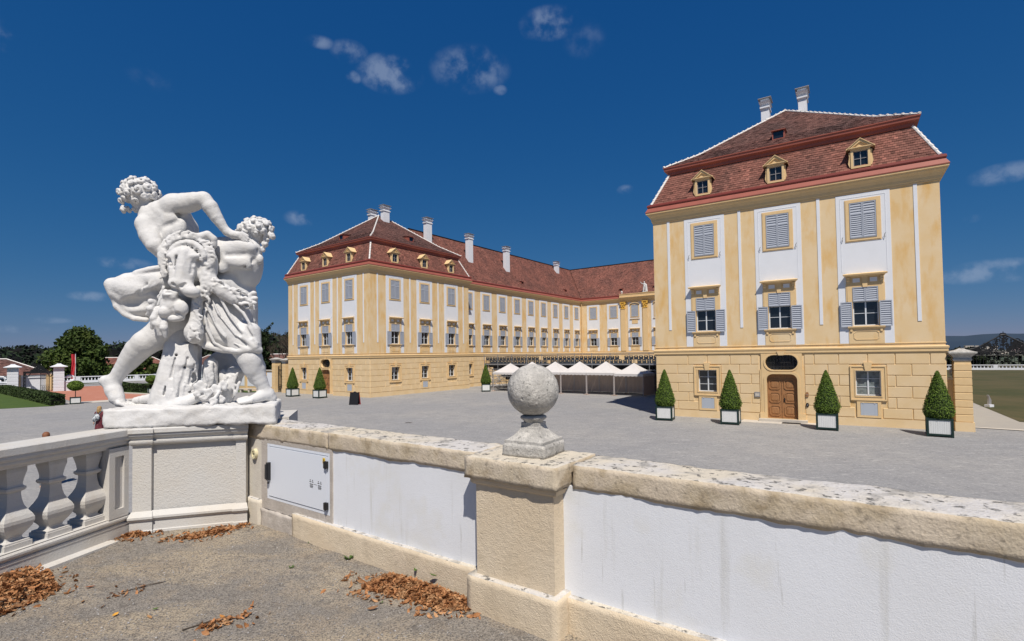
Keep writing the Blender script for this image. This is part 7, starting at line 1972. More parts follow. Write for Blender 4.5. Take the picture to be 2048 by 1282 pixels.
        return link(name, me, parent, **kw)
PARTS = {'B': ('striding_figure', .0012), 'C': ('captive_figure', .0012), 'L': ('lion_skin', .0018), 'S': ('skirt_drapery', .0015), 'T': ('tree_stump', .004), 'V': ('ivy_leaves', .0015), 'D': ('blown_drapery', .0015), 'H': ('curly_hair', .0015), 'J': ('curly_hair', .0015)}
ST = empty('statue_group', (-3.5, 4.89, 2.45), math.atan2(.163, .987), label='white stone statue of two wrestling men with a lion skin on the corner pedestal', cat='statue')
OPS = {}
for ln in STATUE.strip().split('\n'):
    p = ln.split(); OPS.setdefault(p[1], []).append((p[0], int(p[2]) / 1000, [int(v) / 1000 for v in p[3:]]))
objs = {}
VOX = .0072
for code, ops in OPS.items():
    lo, hi = np.array([9.] * 3), np.array([-9.] * 3)
    for t, k, v in ops:
        if t == 'h': pts = np.array(v).reshape(-1, 4); l, h_ = (pts[:, :3] - pts[:, 3:]).min(0), (pts[:, :3] + pts[:, 3:]).max(0)
        elif t == 'e': l, h_ = np.array(v[:3]) - max(v[3:6]), np.array(v[:3]) + max(v[3:6])
        elif t == 'k': l, h_ = np.array(v[:3]) - .09, np.array(v[:3]) + .09
        else: continue
        lo, hi = np.minimum(lo, l), np.maximum(hi, h_)
    S_ = Sculpt(lo - .05, hi + .05, VOX)
    for t, k, v in ops:
        if t == 'h':
            S_.chain(np.array(v).reshape(-1, 4), k)
        elif t == 's': S_.cap(v[:3], v[4:7], v[3], v[7], k, True)
        elif t == 'e': S_.ell(v[:3], v[3:6], v[6] * 1000, k)
        elif t == 'k': S_.curl(v[:3], v[3:6], v[6], v[7] * 1000 / 57.3, k)
    nm, amp = PARTS[code]
    par = objs.get({'H': 'B', 'J': 'C'}.get(code), ST)
    objs[code] = S_.mesh(nm, M['statue'], amp, 9, par)
# plinth slab of the statue
b = rough_box(-.37, 1.15, -.03, .66, 1.0, 1.185, 'plinth_slab', [M['statue'], M['statue']], .016, .025, ST, seed=51.)
for v in b.data.vertices: v.co.x -= .2 * max(0, v.co.y) * max(0, v.co.x) / 1.15

# ------------------------------------------------------------ gate piers and garden walls by the pavilions
def gate_pier(loc, rz, label, w=.66, h=3.95, m='yellow2', capm='ball', group=None):
    t = empty('gate_pier', loc, rz, label=label, cat='gate pier', group=group); b = MB()
    b.box(-w / 2 - .04, w / 2 + .04, -w / 2 - .04, w / 2 + .04, -.1, .45); b.build('foot', M['block'], t)
    b = MB(); b.box(-w / 2 + .02, w / 2 - .02, -w / 2 + .02, w / 2 - .02, .45, h - .45); b.build('core', M[m], t)
    me = MB(); me.lathe([(w / 2 - .015, .012), (w / 2, .03), (w / 2, .33), (w / 2 - .015, .348)], 4); me = me.mesh('stone_course', M[m]); n_ = int((h - .95) / .36)
    for k in range(n_): link('stone_course', me, t, (0, 0, .45 + k * .36))
    b = MB(); q = w / 2; b.lathe([(q, h - .5), (q + .03, h - .45), (q + .03, h - .40), (q, h - .36), (q + .02, h - .3), (q + .10, h - .2), (q + .2, h - .12), (q + .2, h - .06), (q * .7, h + .04), (q * .35, h + .10), (q * .35, h + .14)], 4); b.build('cap', M[capm], t); return t
gate_pier(loc_r(15.18, -.34), RZR, 'tall yellow gate pier with a stone cap beside the right pavilion')
LW = empty('low_wall', loc_r(14.56, -.6), RZR, label='short low yellow wall with white coping between pavilion and gate pier', cat='wall')
b = MB(); b.box(0, .34, -.12, .12, -.1, 2.5); b.build('body', M['yellow'], LW); b = MB(); b.box(0, .34, -.2, .2, 2.5, 2.62); b.build('coping', M['curb'], LW)
VO = empty('stone_volute', loc_r(14.72, -.6, 2.62), RZR, label='pale stone scroll standing on the low wall beside the gate pier', cat='stone ornament')
b = MB(); b.path([(.05 + .02 * k, 0, .25 + .0 * k) for k in range(2)] + [(.14 + .14 * (1 - k / 22) * math.cos(k * .55), 0, .24 + .22 * (1 - k / 26) * math.sin(k * .55)) for k in range(18)], .045, 6); b.build('scroll', M['statue'], VO)
def iron_gate(root, w, h, nb, name='gate_leaf', top=None):
    b = MB()
    for i in range(nb + 1): x = w * i / nb; hh = h + (top(x / w) if top else 0); b.tube((x, 0, .08), (x, 0, hh), .016, n=5)
    for z in (.12, .9, h * .82): b.tube((0, 0, z), (w, 0, z), .02, n=5)
    b.tube((0, 0, 0), (0, 0, h + .1), .035, n=6); b.tube((w, 0, 0), (w, 0, h + .1), .035, n=6)
    for i in range(nb // 2):
        x = w * (i + .5) / (nb / 2); b.path([(x + .09 * math.cos(t), 0, .5 + .3 * math.sin(t)) for t in [k * math.pi / 5 for k in range(11)]], .012, 4)
        b.path([(x + .10 * math.cos(t), 0, h * .82 + .16 + .12 * math.sin(t)) for t in [k * math.pi / 4 for k in range(9)]], .012, 4)
    return b.build(name, M['iron'], root)
gate_pier(loc_l(-.75, .2), PHI, 'right pier of the small side gate against the distant pavilion', .7, 3.9, group='piers of the small side gate')
gate_pier(loc_l(-2.9, .2), PHI, 'left pier of the small side gate, darker stone cap', .75, 4.0, group='piers of the small side gate')
IG = empty('iron_gate', loc_l(-2.5, .2), PHI, label='narrow black wrought iron side gate between two yellow piers', cat='gate'); iron_gate(IG, 1.35, 3.0, 10, top=lambda t: .4 * math.sin(t * math.pi))
GWA = empty('garden_wall', loc_l(-15.0, .35), PHI, label='pale garden wall with white panels and yellow piers left of the small side gate', cat='wall')
b = MB(); b.box(0, 11.7, 0, .35, -.1, 2.5); b.build('wall', M['yellow2'], GWA); b = MB(); b.box(0, 11.7, -.12, .45, 2.5, 2.62); b.build('coping', M['curb'], GWA)
for k in range(5): b = MB(); b.box(.3 + k * 2.35, 1.95 + k * 2.35, -.02, 0, .55, 2.35, skip='k'); b.build('panel', M['white'], GWA)
for k in range(5): b = MB(); b.box(2.05 + k * 2.35, 2.5 + k * 2.35, -.08, 0, -.1, 2.5, skip='k'); b.build('pier', M['yellow2'], GWA)
BE = empty('stone_bench', (-31.4, 60.8, 0), PHI + .35, label='low white stone bench on the grass strip before the garden wall', cat='bench')
b = MB(); b.box(-1.5, 1.5, -.25, .25, .38, .46); b.build('seat', M['curb'], BE)
for x in (-1.2, 0, 1.2): b = MB(); b.box(x - .1, x + .1, -.2, .2, 0, .38); b.build('leg', M['curb'], BE)
sheet_poly('grass_strip', [tuple(loc_l(-15.5, -.2).xy), tuple(loc_l(-5.0, -.2).xy), tuple(loc_l(-5.0, -2.2).xy), tuple(loc_l(-15.5, -2.6).xy)], .015, M['lawn'])

# ------------------------------------------------------------ left garden: gate, piers, hedges, balustrade
def white_pier(x, y, label, h=3.75, w=1.1):
    t = empty('gate_pier', (x, y, 0), .72, label=label, cat='gate pier', group='white piers of the garden gate'); q = w / 2
    b = MB(); b.box(-q + .02, q - .02, -q + .02, q - .02, -1, h - .9); b.build('core', M['outwall'], t)
    me = MB(); me.lathe([(q - .02, .015), (q, .04), (q, .42), (q - .02, .445)], 4); me = me.mesh('stone_course', M['outwall'])
    for k in range(7): link('stone_course', me, t, (0, 0, k * .46))
    b = MB(); b.lathe([(q, 3.2), (q + .04, 3.25), (q + .05, 3.4), (q + .2, h - .52), (q + .35, h - .46), (q + .35, h - .40), (q * .95, h - .25), (q * .5, h - .12), (q * .42, h - .1), (q * .42, h)], 4); b.build('cap', M['outwall'], t)
    b = MB(); b.path([(q + .15, 0, 1.75), (q + .3, 0, 2.0), (q + .7, 0, 2.05), (q + 1.0, 0, 1.85), (q + 1.05, 0, 1.55), (q + .8, 0, 1.4), (q + .55, 0, 1.5)], .14, 8); b.box(q, q + 1.4, -.25, .25, -1, 1.4); b.box(q, q + 1.4, -.3, .3, 1.2, 1.3)
    b.build('scroll_wing', M['outwall'], t, (0, 0, 0), math.pi if 'left' in label.split()[0] else 0)
# placed by the sight lines through the piers, about 60 m away
white_pier(-67.6, 68.8, 'left white gate pier with flared cap beside the hedge')
white_pier(-61.2, 68.6, 'right white gate pier with flared cap beside the red brick ramp')
GA = empty('iron_gate', (-66.7, 69.2, 0), 0.0, label='ornate black wrought iron gate with scrolled crest between the white piers', cat='gate')
b = MB()
for x in (.2, 4.3): b.box(x - .05, x + .05, -.05, .05, 0, 2.7); b.box(x + (.28 if x < 1 else -.28) - .02, x + (.28 if x < 1 else -.28) + .02, -.02, .02, 0, 2.7)
for x in (.2, 4.0):
    for k in range(6): b.path([(x + .16 + .12 * math.cos(t), 0, .3 + k * .42 + .17 * math.sin(t)) for t in [j * math.pi / 4 for j in range(9)]], .04, 4)
b.tube((.2, 0, 2.5), (4.3, 0, 2.5), .06, n=6); b.build('frame', M['iron'], GA)
b = MB(); r_ = random.Random(4)
for k in range(26):
    x = .4 + 3.7 * (k / 25); hgt = .85 * math.exp(-((x - 2.25) / .9) ** 2) + .15
    for j in range(max(1, int(hgt / .14))):
        b.path([(x + .11 * math.cos(t + k), 0, 2.6 + j * .15 + .09 * math.sin(t + k)) for t in [i * 1.2 for i in range(6)]], .045, 4)
for s in (-1, 1): b.path([(2.25 + s * (1.9 - .75 * t), 0, 2.5 - .45 * math.sin(t * 3.14) - .1 * (1 - t)) for t in [i / 7 for i in range(8)]], .055, 5)
b.build('crest', M['iron'], GA)
OL = empty('iron_gate', (-62.1, 68.2, 0), math.radians(-78), label='opened black iron gate leaf standing beside the right white pier', cat='gate'); iron_gate(OL, 1.7, 2.5, 9)
def hedge(name, pts, w, h, label, m='hedge', n=9000, seed=1, size=.07):
    """clipped hedge along a polyline, leaf cards over a solid core"""
    t = empty(name, (*pts[0], 0), label=label, cat='hedge'); r = np.random.default_rng(seed); core = MB(); P_, Nn = [], []
    tot = sum((Vector(q) - Vector(p)).length for p, q in zip(pts, pts[1:])); o = Vector((*pts[0], 0))
    for p, q in zip(pts, pts[1:]):
        a, c = Vector((*p, 0)), Vector((*q, 0)); L = (c - a).length; d = (c - a).normalized(); s = Vector((-d.y, d.x, 0))
        k = int(n * L / tot); u = r.random(k) * L; side = r.random(k)
        per = 2 * h + w; v = side * per
        x = np.where(v < h, -w / 2, np.where(v < h + w, v - h - w / 2, w / 2)); z = np.where(v < h, v, np.where(v < h + w, h, per - v))
        e = r.random(k) < .05; u = np.where(e, np.where(r.random(k) < .5, 0, L), u); x = np.where(e, r.uniform(-w / 2, w / 2, k), x); z = np.where(e, r.uniform(0, h, k), z)
        pos = np.array(a - o)[None] + np.array(d)[None] * u[:, None] + np.array(s)[None] * x[:, None] + np.array([0, 0, 1.])[None] * z[:, None]
        P_.append(pos + r.normal(size=pos.shape) * .018)
        q4 = [a - s * (w / 2 - .02) - o, c - s * (w / 2 - .02) - o, c + s * (w / 2 - .02) - o, a + s * (w / 2 - .02) - o]
        core.face([(v_.x, v_.y, h - .02) for v_ in q4])
        for i in range(4): g0, g1 = q4[i], q4[(i + 1) % 4]; core.face([(g0.x, g0.y, -.3), (g1.x, g1.y, -.3), (g1.x, g1.y, h - .02), (g0.x, g0.y, h - .02)])
    p = np.concatenate(P_); k = len(p); nr = r.normal(size=(k, 3)); nr[:, 2] += .5; nr /= np.linalg.norm(nr, axis=1, keepdims=True); a = np.cross(nr, r.normal(size=(k, 3))); a /= np.linalg.norm(a, axis=1, keepdims=True); bb = np.cross(nr, a); s = r.uniform(.6, 1.3, k)[:, None] * size
    V = np.stack([p - a * s, p - bb * s * .6, p + a * s, p + bb * s * .6], 1).reshape(-1, 3)
    link('foliage', np_mesh('foliage', V, np.arange(k * 4).reshape(-1, 4), M[m], r.uniform(.5, 1.5, k)), t); core.build('inner_foliage', M['hedge'], t)
hedge('clipped_hedge', [(-41.9, 46.9), (-66.4, 66.5), (-90, 84)], 1.0, .95, 'long clipped dark green hedge behind the left lawn', n=16000, size=.1)
hedge('clipped_hedge', [(-66.5, 83.3), (-50.2, 66.2), (-37.5, 58.6)], .9, 1.0, 'clipped hedge bordering the garden lawn beyond the red brick ramp', n=12000, seed=3, size=.1)
# far white balustrade beyond the garden
def far_balustrade(p0, p1, label, n, z=0, h=1.0, every=9, m='outwall'):
    a, c = Vector((*p0, z)), Vector((*p1, z)); L = (c - a).length; t = empty('balustrade', a, math.atan2(c.y - a.y, c.x - a.x), label=label, cat='balustrade')
    b = MB(); b.box(0, L, -.15, .15, h - .14, h); b.build('rail', M[m], t); b = MB(); b.box(0, L, -.18, .18, 0, h * .38); b.build('base', M[m], t)
    me = MB(); me.lathe([(.06, h * .38), (.10, h * .5), (.045, h * .7), (.07, h - .14)], 6); me = me.mesh('baluster', M[m]); pm = MB(); pm.box(-.3, .3, -.17, .17, 0, h + .01); pm = pm.mesh('pier', M[m])
    for i in range(n):
        x = L * (i + .5) / n
        if i % every == 0: link('pier', pm, t, (x, 0, 0))
        else: link('baluster', me, t, (x, 0, 0))
far_balustrade((-75.5, 82.0), (-64.5, 92.0), 'white balustrade beyond the garden hedge, left of the striding leg', 34, .35, 1.1)
far_balustrade((-63.9, 90.5), (-49.0, 80.5), 'white balustrade beyond the garden, seen between the striding legs', 44, .35, 1.05)
far_balustrade((79.0, 96.2), (112.0, 79.0), 'long white balustrade along the far edge of the right lawn', 74, .02, .95)
def ball_tree(loc, rz, label, r_=.62, seed=1):
    t = empty('ball_topiary', loc, rz, label=label, cat='potted topiary'); zc = 1.72
    link('planter_frame', pl_frame, t, scale=(.85, .85, .75)); link('planter_boards', pl_board, t, scale=(.85, .85, .75)); link('soil', pl_soil, t, scale=(.85, .85, .75))
    b = MB(); b.tube((0, 0, .5), (0, 0, zc), .035, .03, 7); b.build('trunk', M['bark'], t)
    V, F, T = leaf_cards([(0, 0, zc)], [(r_, r_, r_ * .78)], 2600, .05, .6, .10, (.5, 1.5), seed); fo = link('crown', np_mesh('crown', V, F, M['box'], T), t)
    b = MB(); blob(b, (0, 0, zc), (r_ * .9, r_ * .9, r_ * .7)); b.build('inner_foliage', M['hedge'], fo)
ball_tree((-41.5, 48.3, 0), .72, 'round-headed topiary in a white and green planter at the end of the hedge')
ball_tree((-43.6, 61.5, 0), .72, 'round-headed topiary seen between the striding legs of the statue', .66, 2)
# estate buildings below the terrace on the left
def hip_house(name, loc, rz, L, D, zb, ze, zr, label, wins=(), chim=(), m='tileold', inset=None):
    t = empty(name, loc, rz, label=label, cat='house'); b = MB(); b.box(0, L, 0, D, zb, ze); b.build('wall', M['outwall'], t)
    o = .35; A = [(-o, -o, ze), (L + o, -o, ze), (L + o, D + o, ze), (-o, D + o, ze)]; i_ = D / 2 if inset is None else inset; R0_, R1_ = (i_, D / 2, zr), (L - i_, D / 2, zr)
    q = [(A[0], A[1], R1_, R0_), (A[1], A[2], R1_, R1_), (A[2], A[3], R0_, R1_), (A[3], A[0], R0_, R0_)]
    b = MB(); roof_under(b, q, 0); b.build('roof', M[m], t)
    V, F_, T = tiled([(A[0], A[1], R1_, R0_), (A[1], A[2], R1_, R1_)], .3, .3, int(L), .03, .01); link('roof_tile', np_mesh('roof_tile', V, F_, M[m], T), t, kind='stuff')
    b = MB(); b.path([R0_, R1_], .12, 6); b.path([R1_, A[1]], .1, 6); b.path([R0_, A[0]], .1, 6); b.build('ridge_cap', M['mortar'], t)
    b = MB(); b.profile([(0, ze - .25), (.1, ze - .2), (.3, ze - .1), (.34, ze)], 0, L); b.build('eaves_cornice', M['outwall'], t)
    for x, z0, z1 in wins:
        f_ = MB(); f_.holed(rect(x - .75, x + .75, z0, z1), [rect(x - .65, x - .04, z0 + .1, z1 - .1), rect(x + .04, x + .65, z0 + .1, z1 - .1)], -.06, 0); f_.box(x - .65, x + .65, -.05, -.01, (z0 + z1) / 2 - .03, (z0 + z1) / 2 + .03)
        w = f_.build('window', M['frame'], t); g = MB(); g.face([(x - .66, -.015, z0 + .1), (x + .66, -.015, z0 + .1), (x + .66, -.015, z1 - .1), (x - .66, -.015, z1 - .1)]); g.build('pane', M['glass'], w)
    for x, y, z0, z1 in chim: chimney(t, x, y, z0, z1, .9, .6)
    return t
hip_house('gatehouse', (-88.7, 68.9, -3), .73, 19.5, 11, 0, 4.9, 7.5, 'low white gatehouse with a weathered hipped tile roof behind the garden gate', wins=[(13.4, 3.4, 4.5), (15.1, 3.4, 4.5), (16.8, 3.4, 4.5), (18.5, 3.4, 4.5)], chim=[(12.6, 6.5, 6.4, 8.3)])
hip_house('estate_building', (-94, 97, -3), .66, 26, 10, 0, 4.5, 7.6, 'second estate roof behind the gatehouse, left of the big tree', m='tile')
hip_house('estate_building', (-80.5, 118.0, -4), -.35, 38, 12, 0, 4.3, 8.9, 'long brown tiled roof seen between the statue legs', wins=(), m='tileold')
EB = empty('garden_pavilion_wall', (-59.5, 93.0, 0), -.5, label='yellow pilastered wall end with a small urn, seen between the statue legs', cat='wall')
b = MB(); b.box(0, 5, 0, .6, -.5, 3.0); b.build('wall', M['outwall'], EB); b = MB(); b.box(-.1, .9, -.15, .75, -.5, 3.2); b.box(-.3, 1.1, -.3, .9, 3.2, 3.45); b.build('pilaster', M['yellow2'], EB)
b = MB(); b.lathe([(.4, 3.45), (.3, 3.9), (.14, 4.1), (.3, 4.5), (.34, 4.8), (.2, 4.9), (.05, 5.0)], 10, (.4, .3)); b.build('urn', M['curb'], EB)
for k, (x, w_) in enumerate(((0.0, .9), (1.35, .9))):
    pass
YP = empty('garden_wall', (-66.3, 70.8, -1.4), .72, label='low yellow and white wall behind the iron gate', cat='wall')
b = MB(); b.box(-2.2, 1.9, 0, .4, 0, 3.2); b.build('wall', M['outwall'], YP)
for x in (-2.3, 1.0): b = MB(); b.box(x, x + .75, -.2, .5, 0, 3.6); b.build('pier', M['yellow2'], YP)
b = MB(); b.box(-2.2, 1.9, -.12, .5, 3.2, 3.35); b.build('coping', M['outwall'], YP)
FL = empty('flag_banner', (-65.0, 75.6, 0), .8, label='tall narrow red banner on a white pole before the big tree', cat='flag')
b = MB(); b.tube((0, 0, 0), (0, 0, 5.1), .05, .04, 8); b.build('pole', M['outwall'], FL)
b = MB()
for i in range(16):
    z0, z1 = .9 + i * .26, .9 + (i + 1) * .26
    for j in range(4):
        X = lambda j, z: (-.06 - j * .10 + .05 * math.sin(z * 2.1), .06 * math.sin(j * 1.9 + z * 1.5))
        a, c, d, e = X(j, z0), X(j + 1, z0), X(j + 1, z1), X(j, z1); b.face([(*a, z0), (*c, z0), (*d, z1), (*e, z1)])
b.build('cloth', M['flagred'], FL, smooth=True)

# ------------------------------------------------------------ trees
broad_tree('broad_tree', (-81.6, 96.0, -1), 11.4, 11.0, 'large dense dark green tree behind the red banner', n=15000, size=.30, seed=3, low=.05, nclump=44)
broad_tree('broad_tree', (-73.0, 99.5, -1), 7.2, 6.5, 'smaller green tree right of the large dense one, behind the heel of the statue', n=4500, size=.30, seed=5, low=.1, nclump=18)
broad_tree('broad_tree', (-118, 108.0, -1), 7.0, 8, 'low dark tree crown at the left edge behind the gatehouse', 'trees behind the gatehouse', m='darkleaf', n=3000, size=.35, seed=6, nclump=16) if False else None
r = random.Random(11); C, R_2 = [], []
for i in range(150):
    u = -1.22 + .90 * (i + r.random()) / 150; d = r.uniform(185, 260); hh = r.uniform(5.5, 9.0) * (1.0 + .25 * math.sin(u * 9)) * d / 200; x, y = u * d, d
    C.append((x, y, -6.6 + hh * 1.05)); s = r.uniform(4.5, 8); R_2.append((s, s, 8 + hh * .22))
V, F, T = leaf_cards(C, R_2, 60000, .75, .4, .25, (.5, 1.4), 4)
link('forest', np_mesh('forest', V, F, M['forest'], T), None, kind='stuff')
b = MB()
for c, q in zip(C, R_2): blob(b, c, (q[0] * .86, q[1] * .86, q[2] * .9))
b.build('forest_core', M['forest'], None, kind='stuff')
# dark tree and bare trees behind the small side gate
t = empty('dark_tree', (-38.5, 77.5, 0), label='dark evergreen tree with feathery upswept twigs right of the statue', cat='tree'); r = random.Random(8); tb = MB(); tb.tube((0, 0, 0), (0, 0, 5), .3, .15, 8); C, Rr = [], []
for i in range(46):
    a = i * 2.4; zz = .6 + 7.2 * (i / 46); rad = (3.3 - 2.6 * (i / 46) ** 1.3) * r.uniform(.35, 1); c = (rad * math.cos(a), rad * math.sin(a), zz); C.append(c); Rr.append((.75, .75, .55)); tb.tube((0, 0, zz * .55), c, .05, .02, 5)
for i in range(16):
    a = i * 2.1; zz = 4.5 + i * .26; rr = r.uniform(1.2, 3.4) * (1.2 - i / 24); d = Vector((math.cos(a), math.sin(a), 1.0)).normalized(); p0 = Vector((rr * .6 * math.cos(a), rr * .6 * math.sin(a), zz))
    for k in range(5): q = p0 + d * k * .33; C.append(tuple(q)); Rr.append((.26 - k * .03,) * 3)
    tb.tube(p0, p0 + d * 1.6, .03, .008, 4)
tb.build('trunk', M['bark'], t); V, F, T = leaf_cards(C, Rr, 8500, .15, .3, .9, (.5, 1.4), 9); link('crown', np_mesh('crown', V, F, M['darkleaf'], T), t)
def bare_tree(loc, h, label, seed):
    t = empty('bare_tree', loc, label=label, cat='tree', group=None); r = random.Random(seed); b, c = MB(), MB()
    def grow(mb, p, d, l, rad, lev):
        q = p + d * l; mb.tube(p, q, rad, rad * .65, 5, caps=False)
        if lev == 0: return
        for k in range(3 if lev > 1 else 4):
            nd = (d + Vector((r.uniform(-1, 1), r.uniform(-1, 1), r.uniform(-.2, .7))) * .62).normalized(); grow(c, p + d * l * r.uniform(.55, 1), nd, l * r.uniform(.6, .8), rad * .58, lev - 1)
    grow(b, Vector((0, 0, 0)), Vector((.05, 0, 1)), h * .32, .16, 5); b.build('trunk', M['bark'], t); c.build('branches', M['bark'], t)
bare_tree((-31.0, 73.0, 0), 10.0, 'bare leafless tree just left of the distant pavilion', 3)
bare_tree((-34.5, 76.0, 0), 8.0, 'lower bare tree between the dark evergreen and the leafless one', 5)
hedge('tall_hedge', [(-46, 86), (-26, 72)], 2.5, 3.3, 'dark shrubbery behind the small side gate', n=9000, seed=9, size=.22)
broad_tree('shrub', (-29.5, 66.5, 0), 3.2, 3.4, 'dark shrub seen through the small side gate', m='darkleaf', n=1800, size=.16, seed=12, low=.05, nclump=12, cat='shrub')

# ------------------------------------------------------------ right side: iron screen, mound, lawn sculpture
IS = empty('iron_screen', (86.3, 100.2, 0), math.radians(-27), label='large black wrought iron garden gate with scrolled crown beyond the right balustrade', cat='gate')
b = MB(); c = MB(); r_ = random.Random(6)
def crest(x): return 3.5 + 2.6 * math.exp(-((x - 8.0) / 3.3) ** 2) + .5 * math.exp(-((x - 8.0) / .7) ** 2)
for i in range(75):
    x = -14 + i * .5; b.tube((x, 0, 1.9 if False else 0), (x, 0, crest(x) - .2), .05, n=4)
for z in (.3, 2.6, 3.3): b.tube((-14, 0, z), (23, 0, z), .07, n=5)
b.build('bars', M['iron'], IS)
for i in range(620):
    x = r_.uniform(-14, 23); z = r_.uniform(2.7, crest(x)); q = r_.uniform(.22, .5)
    c.path([(x + q * (1 - k / 9) * math.cos(k * .9 + i), .02, z + q * (1 - k / 9) * math.sin(k * .9 + i)) for k in range(8)], .12, 4)
c.path([(x, 0, crest(x)) for x in [-14 + k * .6 for k in range(62)]], .12, 5); c.tube((8, 0, 6.3), (8, 0, 7.1), .12, .05, 6); c.build('scrollwork', M['iron'], IS, kind='stuff')
broad_tree('shrub', (92, 104.0, -.5), 4.2, 10, 'low brown-green shrubbery mound behind the large iron gate', m='darkleaf', tint=(.3, .8), n=5000, size=.3, seed=31, low=.02, nclump=20, cat='shrub')
V, F, T = leaf_cards([(60 + i * 3.1 + random.uniform(-1, 1), 150 - i * 1.6, -4) for i in range(34)], [(3.5, 3.5, 7.6 + random.uniform(-1, 1.2)) for i in range(34)], 14000, .55, .4, .3, (.2, .7), 33)
link('tree_belt', np_mesh('tree_belt', V, F, M['forest'], T), None, kind='stuff')
LS = empty('lawn_sculpture', (32.6, 34.9, .03), .3, label='small dark sculpture on a white block at the edge of the right lawn', cat='sculpture')
b = MB(); b.box(-.22, .22, -.16, .16, 0, .16); b.build('base', M['outwall'], LS)
b = MB(); b.prism([(-.12, .16), (.16, .16), (.18, .45), (.02, .70), (-.06, .82), (-.14, .80), (-.06, .62), (-.08, .4)], -.05, .05); b.tube((.02, 0, .5), (-.03, 0, .74), .06, .04, 7); b.build('figure', M['metal'], LS)

# ------------------------------------------------------------ people
def person_lady(loc, rz):
    t = empty('person', loc, rz, label='woman walking away in a dark red patterned dress with a grey backpack and blond hair', cat='person')
    S = Sculpt((-.42, -.35, -.02), (.42, .35, 1.72), .013)
    S.ell((0, 0, 1.53), (.078, .095, .115), 0, .02); S.cap((0, 0, 1.30), (0, 0, 1.46), .055, .05, .03)
    S.ell((0, 0, 1.2), (.17, .10, .19), 0, .05); S.ell((0, 0, 1.0), (.13, .095, .18), 0, .05); S.ell((0, 0, .86), (.165, .115, .14), 0, .05)
    for s, fy, ay in ((-1, .16, -.06), (1, -.14, .08)):
        S.cap((s * .085, 0, .84), (s * .08, fy * .45, .47), .075, .052, .03); S.cap((s * .08, fy * .45, .47), (s * .075, fy, .09), .052, .036, .02); S.cap((s * .075, fy, .05), (s * .085, fy + .15, .03), .036, .028, .02)
        S.cap((s * .185, 0, 1.33), (s * .225, ay * .4, 1.06), .045, .036, .03); S.cap((s * .225, ay * .4, 1.06), (s * .235, ay, .84), .035, .026, .015); S.ell((s * .238, ay, .79), (.022, .035, .055), 0, .01)
        for k in range(4): S.cap((s * .238, ay - .024 + k * .016, .76), (s * .236, ay - .026 + k * .018, .70 + .008 * abs(k - 1.5)), .0095, .008, .003)
        S.cap((s * .232, ay + .03, .80), (s * .228, ay + .05, .75), .011, .009, .004)
    body = S.mesh('body', M['skin'], 0, 1, t)
    S = Sculpt((-.36, -.25, .28), (.36, .25, 1.46), .014)
    S.ell((0, 0, 1.2), (.185, .115, .20), 0, .05); S.ell((0, 0, 1.02), (.145, .11, .2), 0, .05); S.cap((0, 0, .92), (0, .01, .50), .155, .165, .06); S.cap((-.06, 0, .5), (.06, .02, .42), .13, .13, .08)
    for s in (-1, 1): S.cap((s * .17, 0, 1.33), (s * .215, 0, 1.14), .06, .055, .03)
    for k in range(9): a = k * .7; S.cap((.16 * math.cos(a), .13 * math.sin(a), .85), (.19 * math.cos(a), .15 * math.sin(a), .40), .02, .03, .03)
    S.mesh('dress', M['dress'], .004, 8, body)
    S = Sculpt((-.2, -.25, 1.28), (.2, .2, 1.74), .011); S.ell((0, -.03, 1.565), (.098, .108, .118), 0, .02); S.cap((0, -.09, 1.5), (0, -.11, 1.36), .075, .045, .03)
    for k in range(16): a = k * .39; S.cap((.07 * math.cos(a), -.05 + .06 * math.sin(a), 1.62), (.10 * math.cos(a), -.08 + .05 * math.sin(a), 1.40), .022, .014, .01)
    S.mesh('hair', M['hairblond'], .004, 18, body)
    p = empty('backpack', (loc[0], loc[1], 0), rz, label='grey and white backpack hanging on the back of the walking woman', cat='backpack')
    S = Sculpt((-.32, -.36, .8), (.2, .0, 1.4), .012); S.ell((-.05, -.2, 1.1), (.15, .09, .2), 0, .05); S.ell((-.07, -.27, 1.02), (.11, .05, .10), 0, .02); S.ell((-.16, -.2, .98), (.07, .07, .12), 0, .02); S.mesh('bag', M['pack'], .004, 10, p)
    b = MB()
    for s in (-1, 1): b.path([(s * .08 - .04, -.13, 1.27), (s * .09, -.08, 1.385), (s * .09, .06, 1.37), (s * .11, .10, 1.2), (s * .13, .0, 1.0), (s * .1 - .04, -.12, .97)], .016, 5)
    b.build('strap', M['pack'], p)
person_lady((-21.9, 27.0, 0), math.radians(12))
t = empty('person', (-15.2, 16.6, 0), math.radians(30), label='person with short red-brown hair and pale shirt, only the head showing above the balustrade', cat='person')
S = Sculpt((-.45, -.35, -.02), (.45, .4, 1.85), .014)
S.ell((0, 0, 1.655), (.083, .10, .12), 0, .02); S.cap((0, 0, 1.4), (0, 0, 1.58), .065, .06, .03); S.ell((0, .10, 1.64), (.018, .025, .03), 0, .01)
for s in (-1, 1): S.ell((s * .085, .0, 1.65), (.012, .025, .035), 0, .006)
S.ell((0, 0, 1.28), (.2, .12, .22), 0, .06); S.ell((0, 0, 1.02), (.165, .115, .2), 0, .05)
for s in (-1, 1):
    S.cap((s * .09, 0, .9), (s * .1, .02, .5), .085, .06, .03); S.cap((s * .1, .02, .5), (s * .1, 0, .09), .06, .04, .02); S.cap((s * .1, -.02, .045), (s * .11, .15, .035), .042, .034, .02)
    S.cap((s * .21, 0, 1.42), (s * .255, .02, 1.14), .055, .043, .03); S.cap((s * .255, .02, 1.14), (s * .26, .08, .9), .042, .03, .02); S.ell((s * .262, .09, .84), (.025, .04, .06), 0, .01)
    for k in range(4): S.cap((s * .262, .065 + k * .018, .81), (s * .26, .065 + k * .02, .75), .0105, .009, .003)
    S.cap((s * .255, .12, .86), (s * .25, .145, .81), .012, .01, .004)
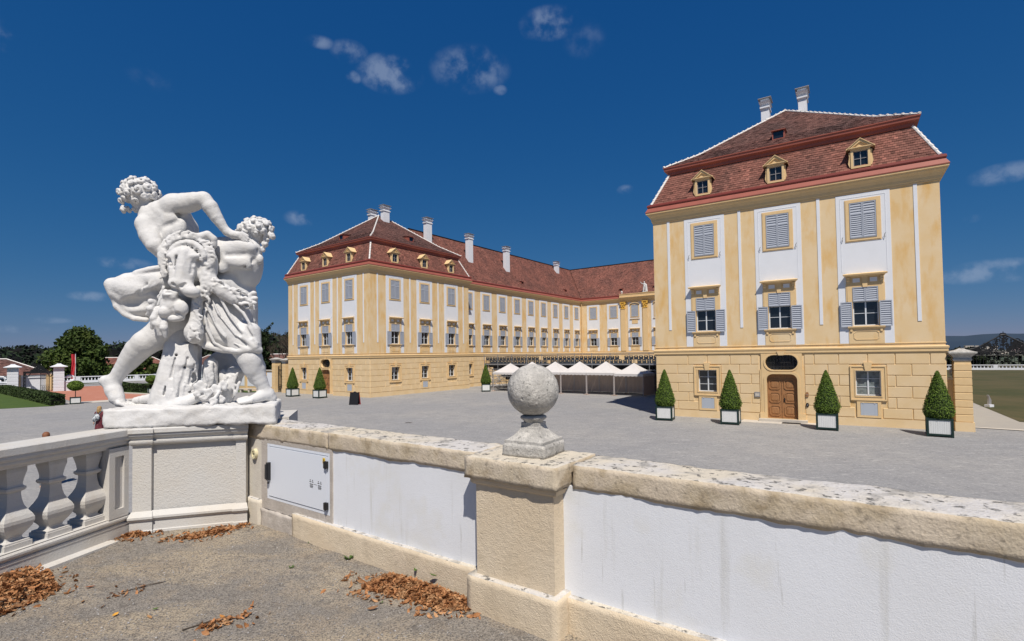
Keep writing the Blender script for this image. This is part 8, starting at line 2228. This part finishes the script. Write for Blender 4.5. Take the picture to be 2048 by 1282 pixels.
body = S.mesh('body', M['skin'], 0, 1, t)
S = Sculpt((-.4, -.25, .8), (.4, .25, 1.56), .014); S.ell((0, 0, 1.29), (.215, .135, .23), 0, .05); S.ell((0, 0, 1.04), (.18, .13, .2), 0, .05); S.cap((0, 0, 1.46), (0, 0, 1.50), .075, .07, .02)
for s in (-1, 1): S.cap((s * .2, 0, 1.43), (s * .25, .01, 1.2), .068, .06, .03)
S.mesh('shirt', M['shirt'], .004, 8, body)
S = Sculpt((-.22, -.2, 1.48), (.22, .22, 1.84), .011); S.ell((0, -.012, 1.69), (.098, .112, .112), 0, .02); S.cap((0, -.07, 1.64), (0, -.075, 1.57), .06, .05, .03); S.mesh('hair', M['hairred'], .006, 24, body)
S = Sculpt((-.3, -.25, .0), (.3, .3, 1.0), .016); S.ell((0, 0, .92), (.17, .125, .13), 0, .04)
for s in (-1, 1): S.cap((s * .09, 0, .88), (s * .1, .02, .5), .10, .075, .03); S.cap((s * .1, .02, .5), (s * .1, 0, .12), .075, .058, .02)
S.mesh('trousers', M['pack'], .003, 8, body)
# small statue on the parapet of the main block
PS = empty('roof_statue', loc_b(11.85, .3, 13.95), PHI, label='small pale statue with raised arm standing on the roof parapet of the main block', cat='statue')
S = Sculpt((-.75, -.4, 0), (.75, .4, 2.0), .025); S.ell((0, 0, 1.62), (.11, .12, .15), 0, .03); S.ell((0, 0, 1.25), (.2, .14, .25), 10, .06); S.ell((.02, 0, .95), (.19, .15, .2), 0, .06)
S.cap((.08, 0, .9), (.12, 0, .12), .13, .07, .05); S.cap((-.1, 0, .85), (-.18, -.1, .1), .12, .07, .05); S.cap((.3, 0, 1.1), (.34, 0, .15), .14, .2, .06); S.cap((-.17, 0, 1.4), (-.42, -.05, 1.45), .06, .05, .03); S.cap((-.42, -.05, 1.45), (-.62, -.05, 1.72), .045, .035, .02); S.cap((.18, 0, 1.4), (.38, 0, 1.15), .07, .06, .03); S.ell((0, 0, .06), (.4, .3, .08), 0, .03)
S.mesh('figure', M['statue'], .01, 4, PS)
